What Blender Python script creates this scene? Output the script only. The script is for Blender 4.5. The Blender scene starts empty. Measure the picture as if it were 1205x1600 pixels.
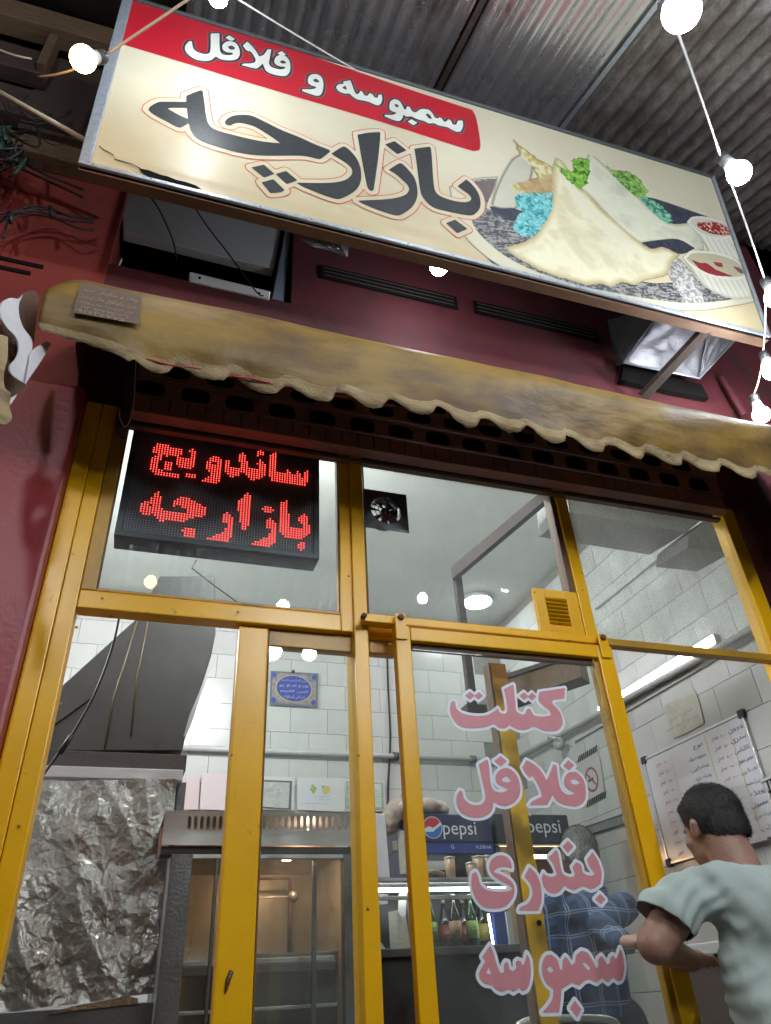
import bpy, bmesh, math, random
import numpy as np
from mathutils import Vector, Matrix, noise
from mathutils.bvhtree import BVHTree
random.seed(7)
C = bpy.context.scene.collection
SC = bpy.context.scene

# ------------------------------------------------------------------ camera
CR = [[0.9491645, 0.2842828, -0.1351667], [-0.3107257, 0.7774631, -0.5468095], [-0.0503614, 0.5610120, 0.8262743]]
FPX = 1135.373
CAMZ = 1.25
CAM = Vector((0, 0, CAMZ))
cd = bpy.data.cameras.new('camera')
cd.sensor_fit = 'VERTICAL'; cd.sensor_height = 24.0; cd.lens = FPX / 1600 * 24.0
cd.clip_start = 0.05; cd.clip_end = 200
cam = bpy.data.objects.new('camera', cd); C.objects.link(cam)
cam.matrix_world = Matrix(((CR[0][0], CR[0][2], -CR[0][1], 0), (CR[1][0], CR[1][2], -CR[1][1], 0),
                           (CR[2][0], CR[2][2], -CR[2][1], CAMZ), (0, 0, 0, 1)))
SC.camera = cam

# ------------------------------------------------------------------ night sky
w = bpy.data.worlds.new('World'); SC.world = w; w.use_nodes = True
nt = w.node_tree
sky = nt.nodes.new('ShaderNodeTexSky'); sky.sky_type = 'NISHITA'; sky.sun_disc = False
sky.sun_elevation = math.radians(-6); sky.sun_rotation = math.radians(200)
nt.links.new(sky.outputs[0], nt.nodes['Background'].inputs[0])
nt.nodes['Background'].inputs[1].default_value = 0.05
SC.view_settings.view_transform = 'Standard'; SC.view_settings.look = 'None'
SC.view_settings.exposure = 0.40; SC.view_settings.gamma = 1.0
SC.cycles.max_bounces = 8; SC.cycles.transparent_max_bounces = 16
SC.cycles.sample_clamp_indirect = 4.0
SC.cycles.caustics_reflective = False; SC.cycles.caustics_refractive = False

# ------------------------------------------------------------------ measuring helpers (pixel of the photo -> ray)
def ray(px, py):
    x = (px - 602.5) / FPX; y = -(py - 800.0) / FPX
    return Vector([CR[i][0] * x + CR[i][1] + CR[i][2] * y for i in range(3)])
def P(px, py, Y):
    d = ray(px, py); return CAM + d * (Y / d.y)
def PX(px, py, X):
    d = ray(px, py); return CAM + d * (X / d.x)
class Plane:
    """a frame on a real surface: origin, u and v axes; n points to the viewer's side"""
    def __init__(s, o, u, v):
        s.o = Vector(o); s.u = Vector(u).normalized(); v = Vector(v)
        s.v = (v - s.u * v.dot(s.u)).normalized(); s.n = s.u.cross(s.v)
        if s.n.dot(CAM - s.o) < 0: s.n = -s.n
    def hit(s, px, py):
        d = ray(px, py); t = (s.o - CAM).dot(s.n) / d.dot(s.n); return CAM + d * t
    def uv(s, px, py):
        q = s.hit(px, py) - s.o; return (q.dot(s.u), q.dot(s.v))
    def w(s, u, v, h=0.0): return s.o + s.u * u + s.v * v + s.n * h

# ------------------------------------------------------------------ object helpers
def link(o, parent=None):
    C.objects.link(o)
    if parent is not None: o.parent = parent
    return o
def thing(name, label, cat, loc=(0, 0, 0), group=None):
    o = bpy.data.objects.new(name, None); C.objects.link(o); o.location = loc
    o.empty_display_size = 0.05
    o['label'] = label; o['category'] = cat
    if group: o['group'] = group
    return o
def tag(o, label, cat=None, group=None):
    o['label'] = label
    if cat: o['category'] = cat
    if group: o['group'] = group
    return o
def mk(name, verts, faces, m, parent=None, smooth=False):
    me = bpy.data.meshes.new(name)
    off = Vector((0, 0, 0))
    if parent is not None:
        off = wloc(parent)
    me.from_pydata([tuple(Vector(v) - off) for v in verts], [], faces)
    if m is not None: me.materials.append(m)
    if smooth:
        me.polygons.foreach_set('use_smooth', [True] * len(me.polygons))
    me.update()
    return link(bpy.data.objects.new(name, me), parent)
def wloc(o):
    v = Vector((0, 0, 0))
    while o is not None:
        v = v + o.location; o = o.parent
    return v
def fromfn(name, fn, m, parent=None, smooth=False):
    bm = bmesh.new(); fn(bm); vs = [v.co.copy() for v in bm.verts]
    bm.verts.index_update()
    fs = [[v.index for v in f.verts] for f in bm.faces]; bm.free()
    return mk(name, vs, fs, m, parent, smooth)
def box(name, x0, x1, y0, y1, z0, z1, m, parent=None, bev=0.0):
    def fn(bm):
        bmesh.ops.create_cube(bm, size=1)
        for v in bm.verts:
            v.co = Vector(((x0 + x1) / 2 + v.co.x * abs(x1 - x0), (y0 + y1) / 2 + v.co.y * abs(y1 - y0), (z0 + z1) / 2 + v.co.z * abs(z1 - z0)))
        if bev: bmesh.ops.bevel(bm, geom=bm.edges[:], offset=bev, segments=2, affect='EDGES', profile=0.6)
    return fromfn(name, fn, m, parent)
def prism(name, pts, ext, m, parent=None, bev=0.0):
    """planar outline (world points) extruded by a vector"""
    ext = Vector(ext)
    def fn(bm):
        a = [bm.verts.new(Vector(p)) for p in pts]; b = [bm.verts.new(Vector(p) + ext) for p in pts]
        n = len(pts); bm.faces.new(a); bm.faces.new(b[::-1])
        for i in range(n): bm.faces.new((a[i], b[i], b[(i + 1) % n], a[(i + 1) % n]))
        bmesh.ops.recalc_face_normals(bm, faces=bm.faces[:])
        if bev: bmesh.ops.bevel(bm, geom=bm.edges[:], offset=bev, segments=1, affect='EDGES')
    return fromfn(name, fn, m, parent)
def sweep(pts, r, seg=8, closed=False, rs=None):
    pts = [Vector(p) for p in pts]; vs = []; fs = []; n = len(pts)
    up = Vector((0.13, 0.21, 0.97))
    for i, p in enumerate(pts):
        t = (pts[min(i + 1, n - 1)] - pts[max(i - 1, 0)]).normalized()
        a = t.cross(up)
        if a.length < 0.1: a = t.cross(Vector((1, 0, 0)))
        a.normalize(); b = t.cross(a)
        rr = rs[i] if rs else r
        for k in range(seg):
            an = 2 * math.pi * k / seg; vs.append(p + (a * math.cos(an) + b * math.sin(an)) * rr)
    for i in range(n - 1):
        for k in range(seg):
            fs.append((i * seg + k, i * seg + (k + 1) % seg, (i + 1) * seg + (k + 1) % seg, (i + 1) * seg + k))
    fs.append(tuple(range(seg))[::-1]); fs.append(tuple((n - 1) * seg + k for k in range(seg)))
    return vs, fs
def tube(name, pts, r, m, parent=None, seg=8, rs=None):
    v, f = sweep(pts, r, seg, rs=rs); return mk(name, v, f, m, parent, True)
def sag(a, b, s, n=14, j=0.0):
    a = Vector(a); b = Vector(b); out = []
    for i in range(n + 1):
        t = i / n; p = a.lerp(b, t); p.z -= s * 4 * t * (1 - t)
        if j: p += Vector((random.uniform(-j, j), random.uniform(-j, j), random.uniform(-j, j)))
        out.append(p)
    return out
def smoothpath(pts, n=6):
    pts = [Vector(p) for p in pts]; out = []
    for i in range(len(pts) - 1):
        p0 = pts[max(i - 1, 0)]; p1 = pts[i]; p2 = pts[i + 1]; p3 = pts[min(i + 2, len(pts) - 1)]
        for k in range(n):
            t = k / n
            out.append(0.5 * ((2 * p1) + (p2 - p0) * t + (2 * p0 - 5 * p1 + 4 * p2 - p3) * t * t + (3 * p1 - p0 - 3 * p2 + p3) * t ** 3))
    out.append(pts[-1]); return out
def lathe(name, prof, loc, m, parent=None, seg=16, axis=(0, 0, 1)):
    q = Vector((0, 0, 1)).rotation_difference(Vector(axis)); loc = Vector(loc)
    vs = []; fs = []; n = len(prof)
    for r, z in prof:
        for k in range(seg):
            a = 2 * math.pi * k / seg; vs.append(loc + q @ Vector((r * math.cos(a), r * math.sin(a), z)))
    for i in range(n - 1):
        for k in range(seg):
            fs.append((i * seg + k, i * seg + (k + 1) % seg, (i + 1) * seg + (k + 1) % seg, (i + 1) * seg + k))
    if prof[0][0] > 1e-4: fs.append(tuple(range(seg))[::-1])
    if prof[-1][0] > 1e-4: fs.append(tuple((n - 1) * seg + k for k in range(seg)))
    return mk(name, vs, fs, m, parent, True)
def copy_tree(o, parent=None):
    c = o.copy(); C.objects.link(c); c.parent = parent
    for ch in list(o.children): copy_tree(ch, c)
    return c

# ------------------------------------------------------------------ materials
def mat(name, col, rough=0.5, metal=0.0, col2=None, scale=8.0, amount=0.5, bump=0.0, bscale=60.0, spec=0.5, stretch=(1, 1, 1),
        rvar=0.0, detail=6.0, rand=0.0, dirt=None, dirt_scale=2.0, dirt_lo=0.5, dirt_hi=0.7, coat=0.0, emit=None, estr=0.0, trans=0.0, bdist=0.01):
    m = bpy.data.materials.new(name); m.use_nodes = True; t = m.node_tree; N = t.nodes; L = t.links
    b = N['Principled BSDF']
    b.inputs['Base Color'].default_value = (*col, 1); b.inputs['Roughness'].default_value = rough
    b.inputs['Metallic'].default_value = metal; b.inputs['Specular IOR Level'].default_value = spec
    b.inputs['Coat Weight'].default_value = coat
    tc = N.new('ShaderNodeTexCoord'); mp = N.new('ShaderNodeMapping'); mp.inputs['Scale'].default_value = stretch
    L.new(tc.outputs['Object'], mp.inputs['Vector'])
    cur = None
    if col2 is not None:
        n = N.new('ShaderNodeTexNoise'); n.inputs['Scale'].default_value = scale; n.inputs['Detail'].default_value = detail
        n.inputs['Roughness'].default_value = 0.65
        L.new(mp.outputs[0], n.inputs['Vector'])
        r = N.new('ShaderNodeMapRange'); r.inputs[1].default_value = 0.5 - 0.25; r.inputs[2].default_value = 0.75
        r.inputs[3].default_value = 0; r.inputs[4].default_value = min(1.0, amount * 2)
        L.new(n.outputs['Fac'], r.inputs[0])
        mx = N.new('ShaderNodeMix'); mx.data_type = 'RGBA'; mx.inputs[6].default_value = (*col, 1); mx.inputs[7].default_value = (*col2, 1)
        L.new(r.outputs[0], mx.inputs[0]); cur = mx.outputs[2]
        if rvar:
            rr = N.new('ShaderNodeMapRange'); rr.inputs[1].default_value = 0.3; rr.inputs[2].default_value = 0.7
            rr.inputs[3].default_value = max(0, rough - rvar); rr.inputs[4].default_value = min(1, rough + rvar)
            L.new(n.outputs['Fac'], rr.inputs[0]); L.new(rr.outputs[0], b.inputs['Roughness'])
    if dirt is not None:
        n2 = N.new('ShaderNodeTexNoise'); n2.inputs['Scale'].default_value = dirt_scale; n2.inputs['Detail'].default_value = 8
        n2.inputs['Roughness'].default_value = 0.7
        L.new(mp.outputs[0], n2.inputs['Vector'])
        r2 = N.new('ShaderNodeMapRange'); r2.inputs[1].default_value = dirt_lo; r2.inputs[2].default_value = dirt_hi
        L.new(n2.outputs['Fac'], r2.inputs[0])
        mx2 = N.new('ShaderNodeMix'); mx2.data_type = 'RGBA'; mx2.inputs[7].default_value = (*dirt, 1)
        if cur is None: mx2.inputs[6].default_value = (*col, 1)
        else: L.new(cur, mx2.inputs[6])
        L.new(r2.outputs[0], mx2.inputs[0]); cur = mx2.outputs[2]
    if rand:
        oi = N.new('ShaderNodeObjectInfo'); hs = N.new('ShaderNodeHueSaturation')
        mr = N.new('ShaderNodeMapRange'); mr.inputs[3].default_value = 1 - rand; mr.inputs[4].default_value = 1 + rand
        L.new(oi.outputs['Random'], mr.inputs[0]); L.new(mr.outputs[0], hs.inputs['Value'])
        if cur is None: hs.inputs['Color'].default_value = (*col, 1)
        else: L.new(cur, hs.inputs['Color'])
        cur = hs.outputs[0]
    if cur is not None: L.new(cur, b.inputs['Base Color'])
    if bump:
        n3 = N.new('ShaderNodeTexNoise'); n3.inputs['Scale'].default_value = bscale; n3.inputs['Detail'].default_value = 5
        L.new(mp.outputs[0], n3.inputs['Vector'])
        bp = N.new('ShaderNodeBump'); bp.inputs['Strength'].default_value = bump; bp.inputs['Distance'].default_value = bdist
        L.new(n3.outputs['Fac'], bp.inputs['Height']); L.new(bp.outputs[0], b.inputs['Normal'])
    if emit is not None:
        b.inputs['Emission Color'].default_value = (*emit, 1); b.inputs['Emission Strength'].default_value = estr
    if trans: b.inputs['Transmission Weight'].default_value = trans
    return m
def emission(name, col, s):
    m = bpy.data.materials.new(name); m.use_nodes = True; t = m.node_tree
    t.nodes.remove(t.nodes['Principled BSDF']); e = t.nodes.new('ShaderNodeEmission')
    e.inputs[0].default_value = (*col, 1); e.inputs[1].default_value = s
    t.links.new(e.outputs[0], t.nodes['Material Output'].inputs[0]); return m
def glass(name, refl=0.05, dust=0.06, dustcol=(.6, .62, .62), scale=3.0, grain=0.0, rough=0.015):
    """thin pane: clear, with its mirror reflection and a film of dust"""
    m = bpy.data.materials.new(name); m.use_nodes = True; t = m.node_tree; N = t.nodes; L = t.links
    N.remove(N['Principled BSDF'])
    tr = N.new('ShaderNodeBsdfTransparent'); tr.inputs[0].default_value = (.95, .98, .96, 1)
    gl = N.new('ShaderNodeBsdfGlossy'); gl.inputs['Roughness'].default_value = rough
    lw = N.new('ShaderNodeLayerWeight'); lw.inputs[0].default_value = .5
    pw_ = N.new('ShaderNodeMath'); pw_.operation = 'POWER'; pw_.inputs[1].default_value = 4.0; L.new(lw.outputs['Facing'], pw_.inputs[0])
    mu = N.new('ShaderNodeMath'); mu.operation = 'MULTIPLY_ADD'; mu.inputs[1].default_value = .8; mu.inputs[2].default_value = refl; mu.use_clamp = True
    L.new(pw_.outputs[0], mu.inputs[0])
    a = N.new('ShaderNodeMixShader'); L.new(mu.outputs[0], a.inputs[0]); L.new(tr.outputs[0], a.inputs[1]); L.new(gl.outputs[0], a.inputs[2])
    df = N.new('ShaderNodeBsdfDiffuse'); df.inputs[0].default_value = (*dustcol, 1)
    tl = N.new('ShaderNodeBsdfTranslucent'); tl.inputs[0].default_value = (*dustcol, 1)
    ad = N.new('ShaderNodeMixShader'); ad.inputs[0].default_value = 0.5
    L.new(df.outputs[0], ad.inputs[1]); L.new(tl.outputs[0], ad.inputs[2])
    tc = N.new('ShaderNodeTexCoord')
    n = N.new('ShaderNodeTexNoise'); n.inputs['Scale'].default_value = scale; n.inputs['Detail'].default_value = 9; n.inputs['Roughness'].default_value = .7
    mp = N.new('ShaderNodeMapping'); mp.inputs['Scale'].default_value = (1, 1, .45)
    L.new(tc.outputs['Object'], mp.inputs[0]); L.new(mp.outputs[0], n.inputs['Vector'])
    mr = N.new('ShaderNodeMapRange'); mr.inputs[1].default_value = .38; mr.inputs[2].default_value = .8; mr.inputs[3].default_value = dust * .35; mr.inputs[4].default_value = dust * 2.2
    L.new(n.outputs['Fac'], mr.inputs[0]); fac = mr.outputs[0]
    if grain:
        g = N.new('ShaderNodeTexNoise'); g.inputs['Scale'].default_value = 260; g.inputs['Detail'].default_value = 3
        L.new(tc.outputs['Object'], g.inputs['Vector'])
        gm = N.new('ShaderNodeMapRange'); gm.inputs[1].default_value = .35; gm.inputs[2].default_value = .65; gm.inputs[3].default_value = -grain; gm.inputs[4].default_value = grain
        L.new(g.outputs['Fac'], gm.inputs[0])
        s = N.new('ShaderNodeMath'); s.operation = 'ADD'; s.use_clamp = True; L.new(fac, s.inputs[0]); L.new(gm.outputs[0], s.inputs[1]); fac = s.outputs[0]
    f = N.new('ShaderNodeMixShader'); L.new(fac, f.inputs[0]); L.new(a.outputs[0], f.inputs[1]); L.new(ad.outputs[0], f.inputs[2])
    L.new(f.outputs[0], N['Material Output'].inputs[0]); return m

M = {}
M['yellow'] = mat('yellow_gloss_paint', (.80, .42, .004), .30, 0, (.68, .34, .004), 5, .6, .16, 45, spec=.4, dirt=(.10, .045, .012), dirt_scale=18, dirt_lo=.64, dirt_hi=.72, bdist=.003)
M['yellow_dirty'] = mat('yellow_paint_soiled', (.50, .27, .015), .42, 0, (.33, .17, .02), 6, .7, .35, 120, dirt=(.06, .03, .012), dirt_scale=5, dirt_lo=.56, dirt_hi=.74, bdist=.002)
M['brown'] = mat('rusty_brown_steel', (.085, .045, .030), .6, .2, (.16, .09, .05), 10, .6, .3, 90)
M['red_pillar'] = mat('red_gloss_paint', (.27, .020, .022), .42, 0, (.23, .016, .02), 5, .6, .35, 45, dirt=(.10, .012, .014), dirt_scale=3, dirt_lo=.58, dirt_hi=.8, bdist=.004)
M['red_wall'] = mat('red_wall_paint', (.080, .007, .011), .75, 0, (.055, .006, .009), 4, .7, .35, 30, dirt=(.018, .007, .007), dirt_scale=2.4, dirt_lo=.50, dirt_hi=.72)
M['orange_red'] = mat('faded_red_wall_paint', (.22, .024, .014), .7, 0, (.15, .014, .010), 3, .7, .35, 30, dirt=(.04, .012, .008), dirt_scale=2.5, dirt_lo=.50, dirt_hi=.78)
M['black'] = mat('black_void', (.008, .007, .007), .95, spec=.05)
M['dark'] = mat('dark_soot', (.03, .024, .022), .75, 0, (.05, .035, .03), 7, .6, .2, 60)
M['tile'] = mat('glazed_white_tile', (.56, .56, .54), .2, 0, (.46, .46, .43), 1.7, .7, .05, 18, rand=.05, dirt=(.36, .33, .27), dirt_scale=2.3, dirt_lo=.60, dirt_hi=.85)
M['grout'] = mat('tile_grout', (.17, .16, .145), .85, 0, (.26, .24, .22), 20, .6)
M['ceiling'] = mat('white_plaster_ceiling', (.62, .62, .58), .85, 0, (.52, .52, .49), 2, .6, .15, 50)
M['floor'] = mat('interior_floor', (.28, .26, .24), .5, 0, (.2, .19, .18), 4, .5)
M['ground'] = mat('pavement_concrete', (.26, .25, .23), .85, 0, (.07, .07, .065), 8, .5, .4, 90)
M['plaster'] = mat('stippled_plaster', (.42, .42, .40), .85, 0, (.25, .25, .235), 90, .8, .6, 160, detail=3, bdist=.006)
M['steel'] = mat('brushed_steel', (.50, .50, .51), .40, .35, (.38, .38, .39), 5, .7, .12, 180, stretch=(1, 1, 8), rvar=.12, dirt=(.14, .12, .10), dirt_scale=4, dirt_lo=.58, dirt_hi=.8)
M['steel_dark'] = mat('smoked_steel', (.14, .145, .15), .38, .35, (.05, .05, .052), 4, .7, .2, 90, rvar=.12, dirt=(.05, .035, .02), dirt_scale=3, dirt_lo=.55, dirt_hi=.75)
M['hood'] = mat('greasy_hood_steel', (.080, .080, .078), .42, .55, (.045, .045, .043), 4, .8, .12, 9, rvar=.12, dirt=(.03, .024, .014), dirt_scale=9, dirt_lo=.60, dirt_hi=.75)
M['galv'] = mat('galvanised_trim', (.45, .49, .54), .42, .6, (.28, .31, .35), 60, .7, .2, 150, dirt=(.10, .09, .08), dirt_scale=14, dirt_lo=.6, dirt_hi=.78)
M['alu'] = mat('aluminium_trim', (.62, .62, .63), .3, .8, (.5, .5, .5), 20, .4)
M['duct'] = mat('galvanised_duct', (.17, .165, .18), .5, .6, (.10, .095, .105), 4, .7, .5, 14, stretch=(1, 1, 3), rvar=.1, dirt=(.10, .085, .08), dirt_scale=4, dirt_lo=.55, dirt_hi=.75)
M['wood'] = mat('old_timber', (.15, .085, .04), .8, 0, (.07, .04, .022), 9, .8, .6, 60, stretch=(1, 6, 6))
M['wood_dark'] = mat('dark_timber', (.05, .028, .020), .75, 0, (.025, .015, .011), 9, .8, .5, 60, stretch=(1, 4, 4))
M['pipe_cream'] = mat('cream_pipe', (.42, .35, .24), .5, 0, (.3, .24, .16), 12, .6, .2, 60)
M['pipe_white'] = mat('white_pipe', (.50, .50, .48), .35, 0, (.40, .40, .38), 12, .5)
M['cable'] = mat('black_cable', (.010, .010, .011), .55)
M['cord'] = mat('beige_light_cord', (.42, .32, .22), .6)
M['cord_white'] = mat('white_light_cord', (.55, .55, .53), .5)
M['white'] = mat('white_board', (.58, .58, .60), .55, 0, (.48, .48, .5), 5, .5)
M['paper'] = mat('paper', (.62, .60, .60), .8, 0, (.55, .53, .53), 9, .5)
M['paper_old'] = mat('yellowed_paper', (.52, .50, .43), .8, 0, (.40, .38, .32), 14, .7, .3, 60)
M['ink'] = mat('black_print', (.03, .03, .035), .6)
M['gray_ink'] = mat('grey_print', (.22, .22, .24), .6)
M['blue_ink'] = mat('blue_marker', (.03, .045, .22), .5)
M['red_ink'] = mat('red_marker', (.50, .10, .12), .5)
M['yellow_ink'] = mat('yellow_line', (.62, .52, .12), .5)

# ------------------------------------------------------------------ flat lettering: outlines -> distance field -> real mesh
def smooth_contour(pts, n=5, ang=52):
    P_ = [np.array(p, float) for p in pts]; N_ = len(P_); out = []
    def corner(i):
        a = P_[i] - P_[i - 1]; b = P_[(i + 1) % N_] - P_[i]
        c = np.dot(a, b) / (np.linalg.norm(a) * np.linalg.norm(b) + 1e-9)
        return math.degrees(math.acos(max(-1, min(1, c)))) > ang
    cs = [corner(i) for i in range(N_)]
    for i in range(N_):
        p1 = P_[i]; p2 = P_[(i + 1) % N_]; p0 = P_[i - 1]; p3 = P_[(i + 2) % N_]
        L = np.linalg.norm(p2 - p1)
        def tan(a, b, c):
            t = c - a; l = np.linalg.norm(t); return t / l * L if l > 0 else t
        m1 = (p2 - p1) if cs[i] else tan(p0, p1, p2)
        m2 = (p2 - p1) if cs[(i + 1) % N_] else tan(p1, p2, p3)
        for k in range(n):
            t = k / n; h = (2 * t ** 3 - 3 * t ** 2 + 1, t ** 3 - 2 * t ** 2 + t, -2 * t ** 3 + 3 * t ** 2, t ** 3 - t ** 2)
            out.append(h[0] * p1 + h[1] * m1 + h[2] * p2 + h[3] * m2)
    return out
class Field:
    def __init__(s, contours, h, pad):
        """contours: (list of (u,v), sign) sign -1 = hole"""
        allp = np.array([p for c, g in contours for p in c])
        lo = allp.min(0) - pad; hi = allp.max(0) + pad
        s.h = h; s.lo = lo; s.nx = int((hi[0] - lo[0]) / h) + 2; s.ny = int((hi[1] - lo[1]) / h) + 2
        X, Y = np.meshgrid(lo[0] + np.arange(s.nx) * h, lo[1] + np.arange(s.ny) * h)
        solid = np.full(X.shape, -1e9); hole = np.full(X.shape, -1e9)
        for c, g in contours:
            c = np.array(c); d = cls_sd(X, Y, c, pad * 1.5)
            if g > 0: solid = np.maximum(solid, d)
            else: hole = np.maximum(hole, d)
        s.d = np.minimum(solid, -hole)            # > 0 inside the letters
def cls_sd(X, Y, c, far):
    lo = c.min(0) - far; hi = c.max(0) + far
    res = np.full(X.shape, -far)
    jx = np.where((X[0] >= lo[0]) & (X[0] <= hi[0]))[0]; jy = np.where((Y[:, 0] >= lo[1]) & (Y[:, 0] <= hi[1]))[0]
    if len(jx) == 0 or len(jy) == 0: return res
    sl = (slice(jy[0], jy[-1] + 1), slice(jx[0], jx[-1] + 1)); x = X[sl]; y = Y[sl]
    best = np.full(x.shape, 1e9); ins = np.zeros(x.shape, bool)
    for i in range(len(c)):
        ax, ay = c[i]; bx, by = c[(i + 1) % len(c)]; dx = bx - ax; dy = by - ay; q = dx * dx + dy * dy
        if q < 1e-14: continue
        t = np.clip(((x - ax) * dx + (y - ay) * dy) / q, 0, 1)
        best = np.minimum(best, (x - ax - t * dx) ** 2 + (y - ay - t * dy) ** 2)
        if ay != by:
            cr = ((ay > y) != (by > y)) & (x < dx * (y - ay) / dy + ax); ins ^= cr
    dd = np.sqrt(best); res[sl] = np.maximum(np.where(ins, dd, -dd), -far); return res
def field_mesh(F, g):
    """polygons of {g>0} on F's grid -> verts (u,v), faces"""
    nx, ny, h, lo = F.nx, F.ny, F.h, F.lo; pos = g > 0
    cnt = pos[:-1, :-1].astype(int) + pos[1:, :-1] + pos[:-1, 1:] + pos[1:, 1:]
    vs = []; fs = []
    def add(pts): k = len(vs); vs.extend(pts); fs.append(tuple(range(k, k + len(pts))))
    for j in range(ny - 1):
        row = cnt[j]; full = np.where(row == 4)[0]
        if len(full):
            st = full[0]; pv = st
            for i in list(full[1:]) + [None]:
                if i is None or i != pv + 1:
                    add([(lo[0] + st * h, lo[1] + j * h), (lo[0] + (pv + 1) * h, lo[1] + j * h), (lo[0] + (pv + 1) * h, lo[1] + (j + 1) * h), (lo[0] + st * h, lo[1] + (j + 1) * h)])
                    st = i
                pv = i
        for i in np.where((row > 0) & (row < 4))[0]:
            cs = ((i, j), (i + 1, j), (i + 1, j + 1), (i, j + 1)); pts = []
            for k in range(4):
                a = cs[k]; b = cs[(k + 1) % 4]; ga = g[a[1], a[0]]; gb = g[b[1], b[0]]
                if ga > 0: pts.append((lo[0] + a[0] * h, lo[1] + a[1] * h))
                if (ga > 0) != (gb > 0):
                    t = ga / (ga - gb); pts.append((lo[0] + (a[0] + (b[0] - a[0]) * t) * h, lo[1] + (a[1] + (b[1] - a[1]) * t) * h))
            if len(pts) >= 3: add(pts)
    return vs, fs
def flat(name, pl, vf, m, lift, parent=None, label=None):
    vs, fs = vf
    o = mk(name, [pl.w(u, v, lift) for u, v in vs], fs, m, parent)
    if label: o['label'] = label
    return o
def to_uv(pl, raw, ox, oy, s, n=4, ang=52):
    out = []
    for item in raw:
        pts, g = item if isinstance(item, tuple) else (item, 1)
        c = smooth_contour(pts, n, ang)
        out.append(([pl.uv(ox + p[0] / s, oy + p[1] / s) for p in c], g))
    return out
def poly_flat(name, pl, pts, m, lift, parent=None, label=None, n=4, ang=60, rag=0.0):
    """one flat printed patch, outline in photo pixels"""
    c = smooth_contour(pts, n, ang)
    if rag:
        c = [p + np.array((random.uniform(-rag, rag), random.uniform(-rag, rag))) for p in c]
    uv = [pl.uv(*p) for p in c]
    bm = bmesh.new(); f = bm.faces.new([bm.verts.new(pl.w(u, v, lift)) for u, v in uv])
    bmesh.ops.triangulate(bm, faces=[f]); bm.verts.index_update()
    vs = [v.co.copy() for v in bm.verts]; fs = [[v.index for v in q.verts] for q in bm.faces]; bm.free()
    o = mk(name, vs, fs, m, parent)
    if label: o['label'] = label
    return o

# Persian shaping for the built-in font
FORMS = {'ا': (0xFE8D, 0xFE8E, 0, 0), 'آ': (0xFE81, 0xFE82, 0, 0), 'ب': (0xFE8F, 0xFE90, 0xFE91, 0xFE92), 'پ': (0xFB56, 0xFB57, 0xFB58, 0xFB59),
 'ت': (0xFE95, 0xFE96, 0xFE97, 0xFE98), 'ج': (0xFE9D, 0xFE9E, 0xFE9F, 0xFEA0), 'چ': (0xFB7A, 0xFB7B, 0xFB7C, 0xFB7D), 'ح': (0xFEA1, 0xFEA2, 0xFEA3, 0xFEA4),
 'خ': (0xFEA5, 0xFEA6, 0xFEA7, 0xFEA8), 'د': (0xFEA9, 0xFEAA, 0, 0), 'ر': (0xFEAD, 0xFEAE, 0, 0), 'ز': (0xFEAF, 0xFEB0, 0, 0), 'ژ': (0xFB8A, 0xFB8B, 0, 0),
 'س': (0xFEB1, 0xFEB2, 0xFEB3, 0xFEB4), 'ش': (0xFEB5, 0xFEB6, 0xFEB7, 0xFEB8), 'ص': (0xFEB9, 0xFEBA, 0xFEBB, 0xFEBC), 'ط': (0xFEC1, 0xFEC2, 0xFEC3, 0xFEC4),
 'غ': (0xFECD, 0xFECE, 0xFECF, 0xFED0), 'ع': (0xFEC9, 0xFECA, 0xFECB, 0xFECC), 'ف': (0xFED1, 0xFED2, 0xFED3, 0xFED4), 'ق': (0xFED5, 0xFED6, 0xFED7, 0xFED8),
 'ک': (0xFB8E, 0xFB8F, 0xFB90, 0xFB91), 'گ': (0xFB92, 0xFB93, 0xFB94, 0xFB95), 'ل': (0xFEDD, 0xFEDE, 0xFEDF, 0xFEE0), 'م': (0xFEE1, 0xFEE2, 0xFEE3, 0xFEE4),
 'ن': (0xFEE5, 0xFEE6, 0xFEE7, 0xFEE8), 'و': (0xFEED, 0xFEEE, 0, 0), 'ه': (0xFEE9, 0xFEEA, 0xFEEB, 0xFEEC), 'ی': (0xFBFC, 0xFBFD, 0xFBFE, 0xFBFF)}
def shape(t):
    t = t.replace('لا', '\u0001'); out = []
    F2 = dict(FORMS); F2['\u0001'] = (0xFEFB, 0xFEFC, 0, 0)
    for i, ch in enumerate(t):
        if ch not in F2: out.append(ch); continue
        prev = i > 0 and t[i - 1] in F2 and F2[t[i - 1]][2] != 0
        nxt = i + 1 < len(t) and t[i + 1] in F2 and F2[ch][2] != 0
        f = F2[ch]; out.append(chr(f[3] if prev and nxt else f[1] if prev else f[2] if nxt else f[0]))
    out = out[::-1]; s = ''.join(out)
    import re
    return re.sub('[0-9\u06f0-\u06f9]+', lambda k: k.group(0)[::-1], s)
_cache = {}
def text_raw(s, bold=0.0):
    if (s, bold) in _cache: return _cache[(s, bold)]
    c = bpy.data.curves.new('t', 'FONT'); c.body = s; c.resolution_u = 3; c.offset = bold
    o = bpy.data.objects.new('t', c); C.objects.link(o)
    dg = bpy.context.evaluated_depsgraph_get(); dg.update()
    me = bpy.data.meshes.new_from_object(o.evaluated_get(dg))
    vs = [(v.co.x, v.co.y) for v in me.vertices]; fs = [tuple(p.vertices) for p in me.polygons]
    bpy.data.objects.remove(o); bpy.data.curves.remove(c); bpy.data.meshes.remove(me)
    a = np.array(vs); lo = a.min(0); hi = a.max(0)
    r = ([((v[0] - lo[0]), (v[1] - lo[1])) for v in vs], fs, hi - lo); _cache[(s, bold)] = r; return r
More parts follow.
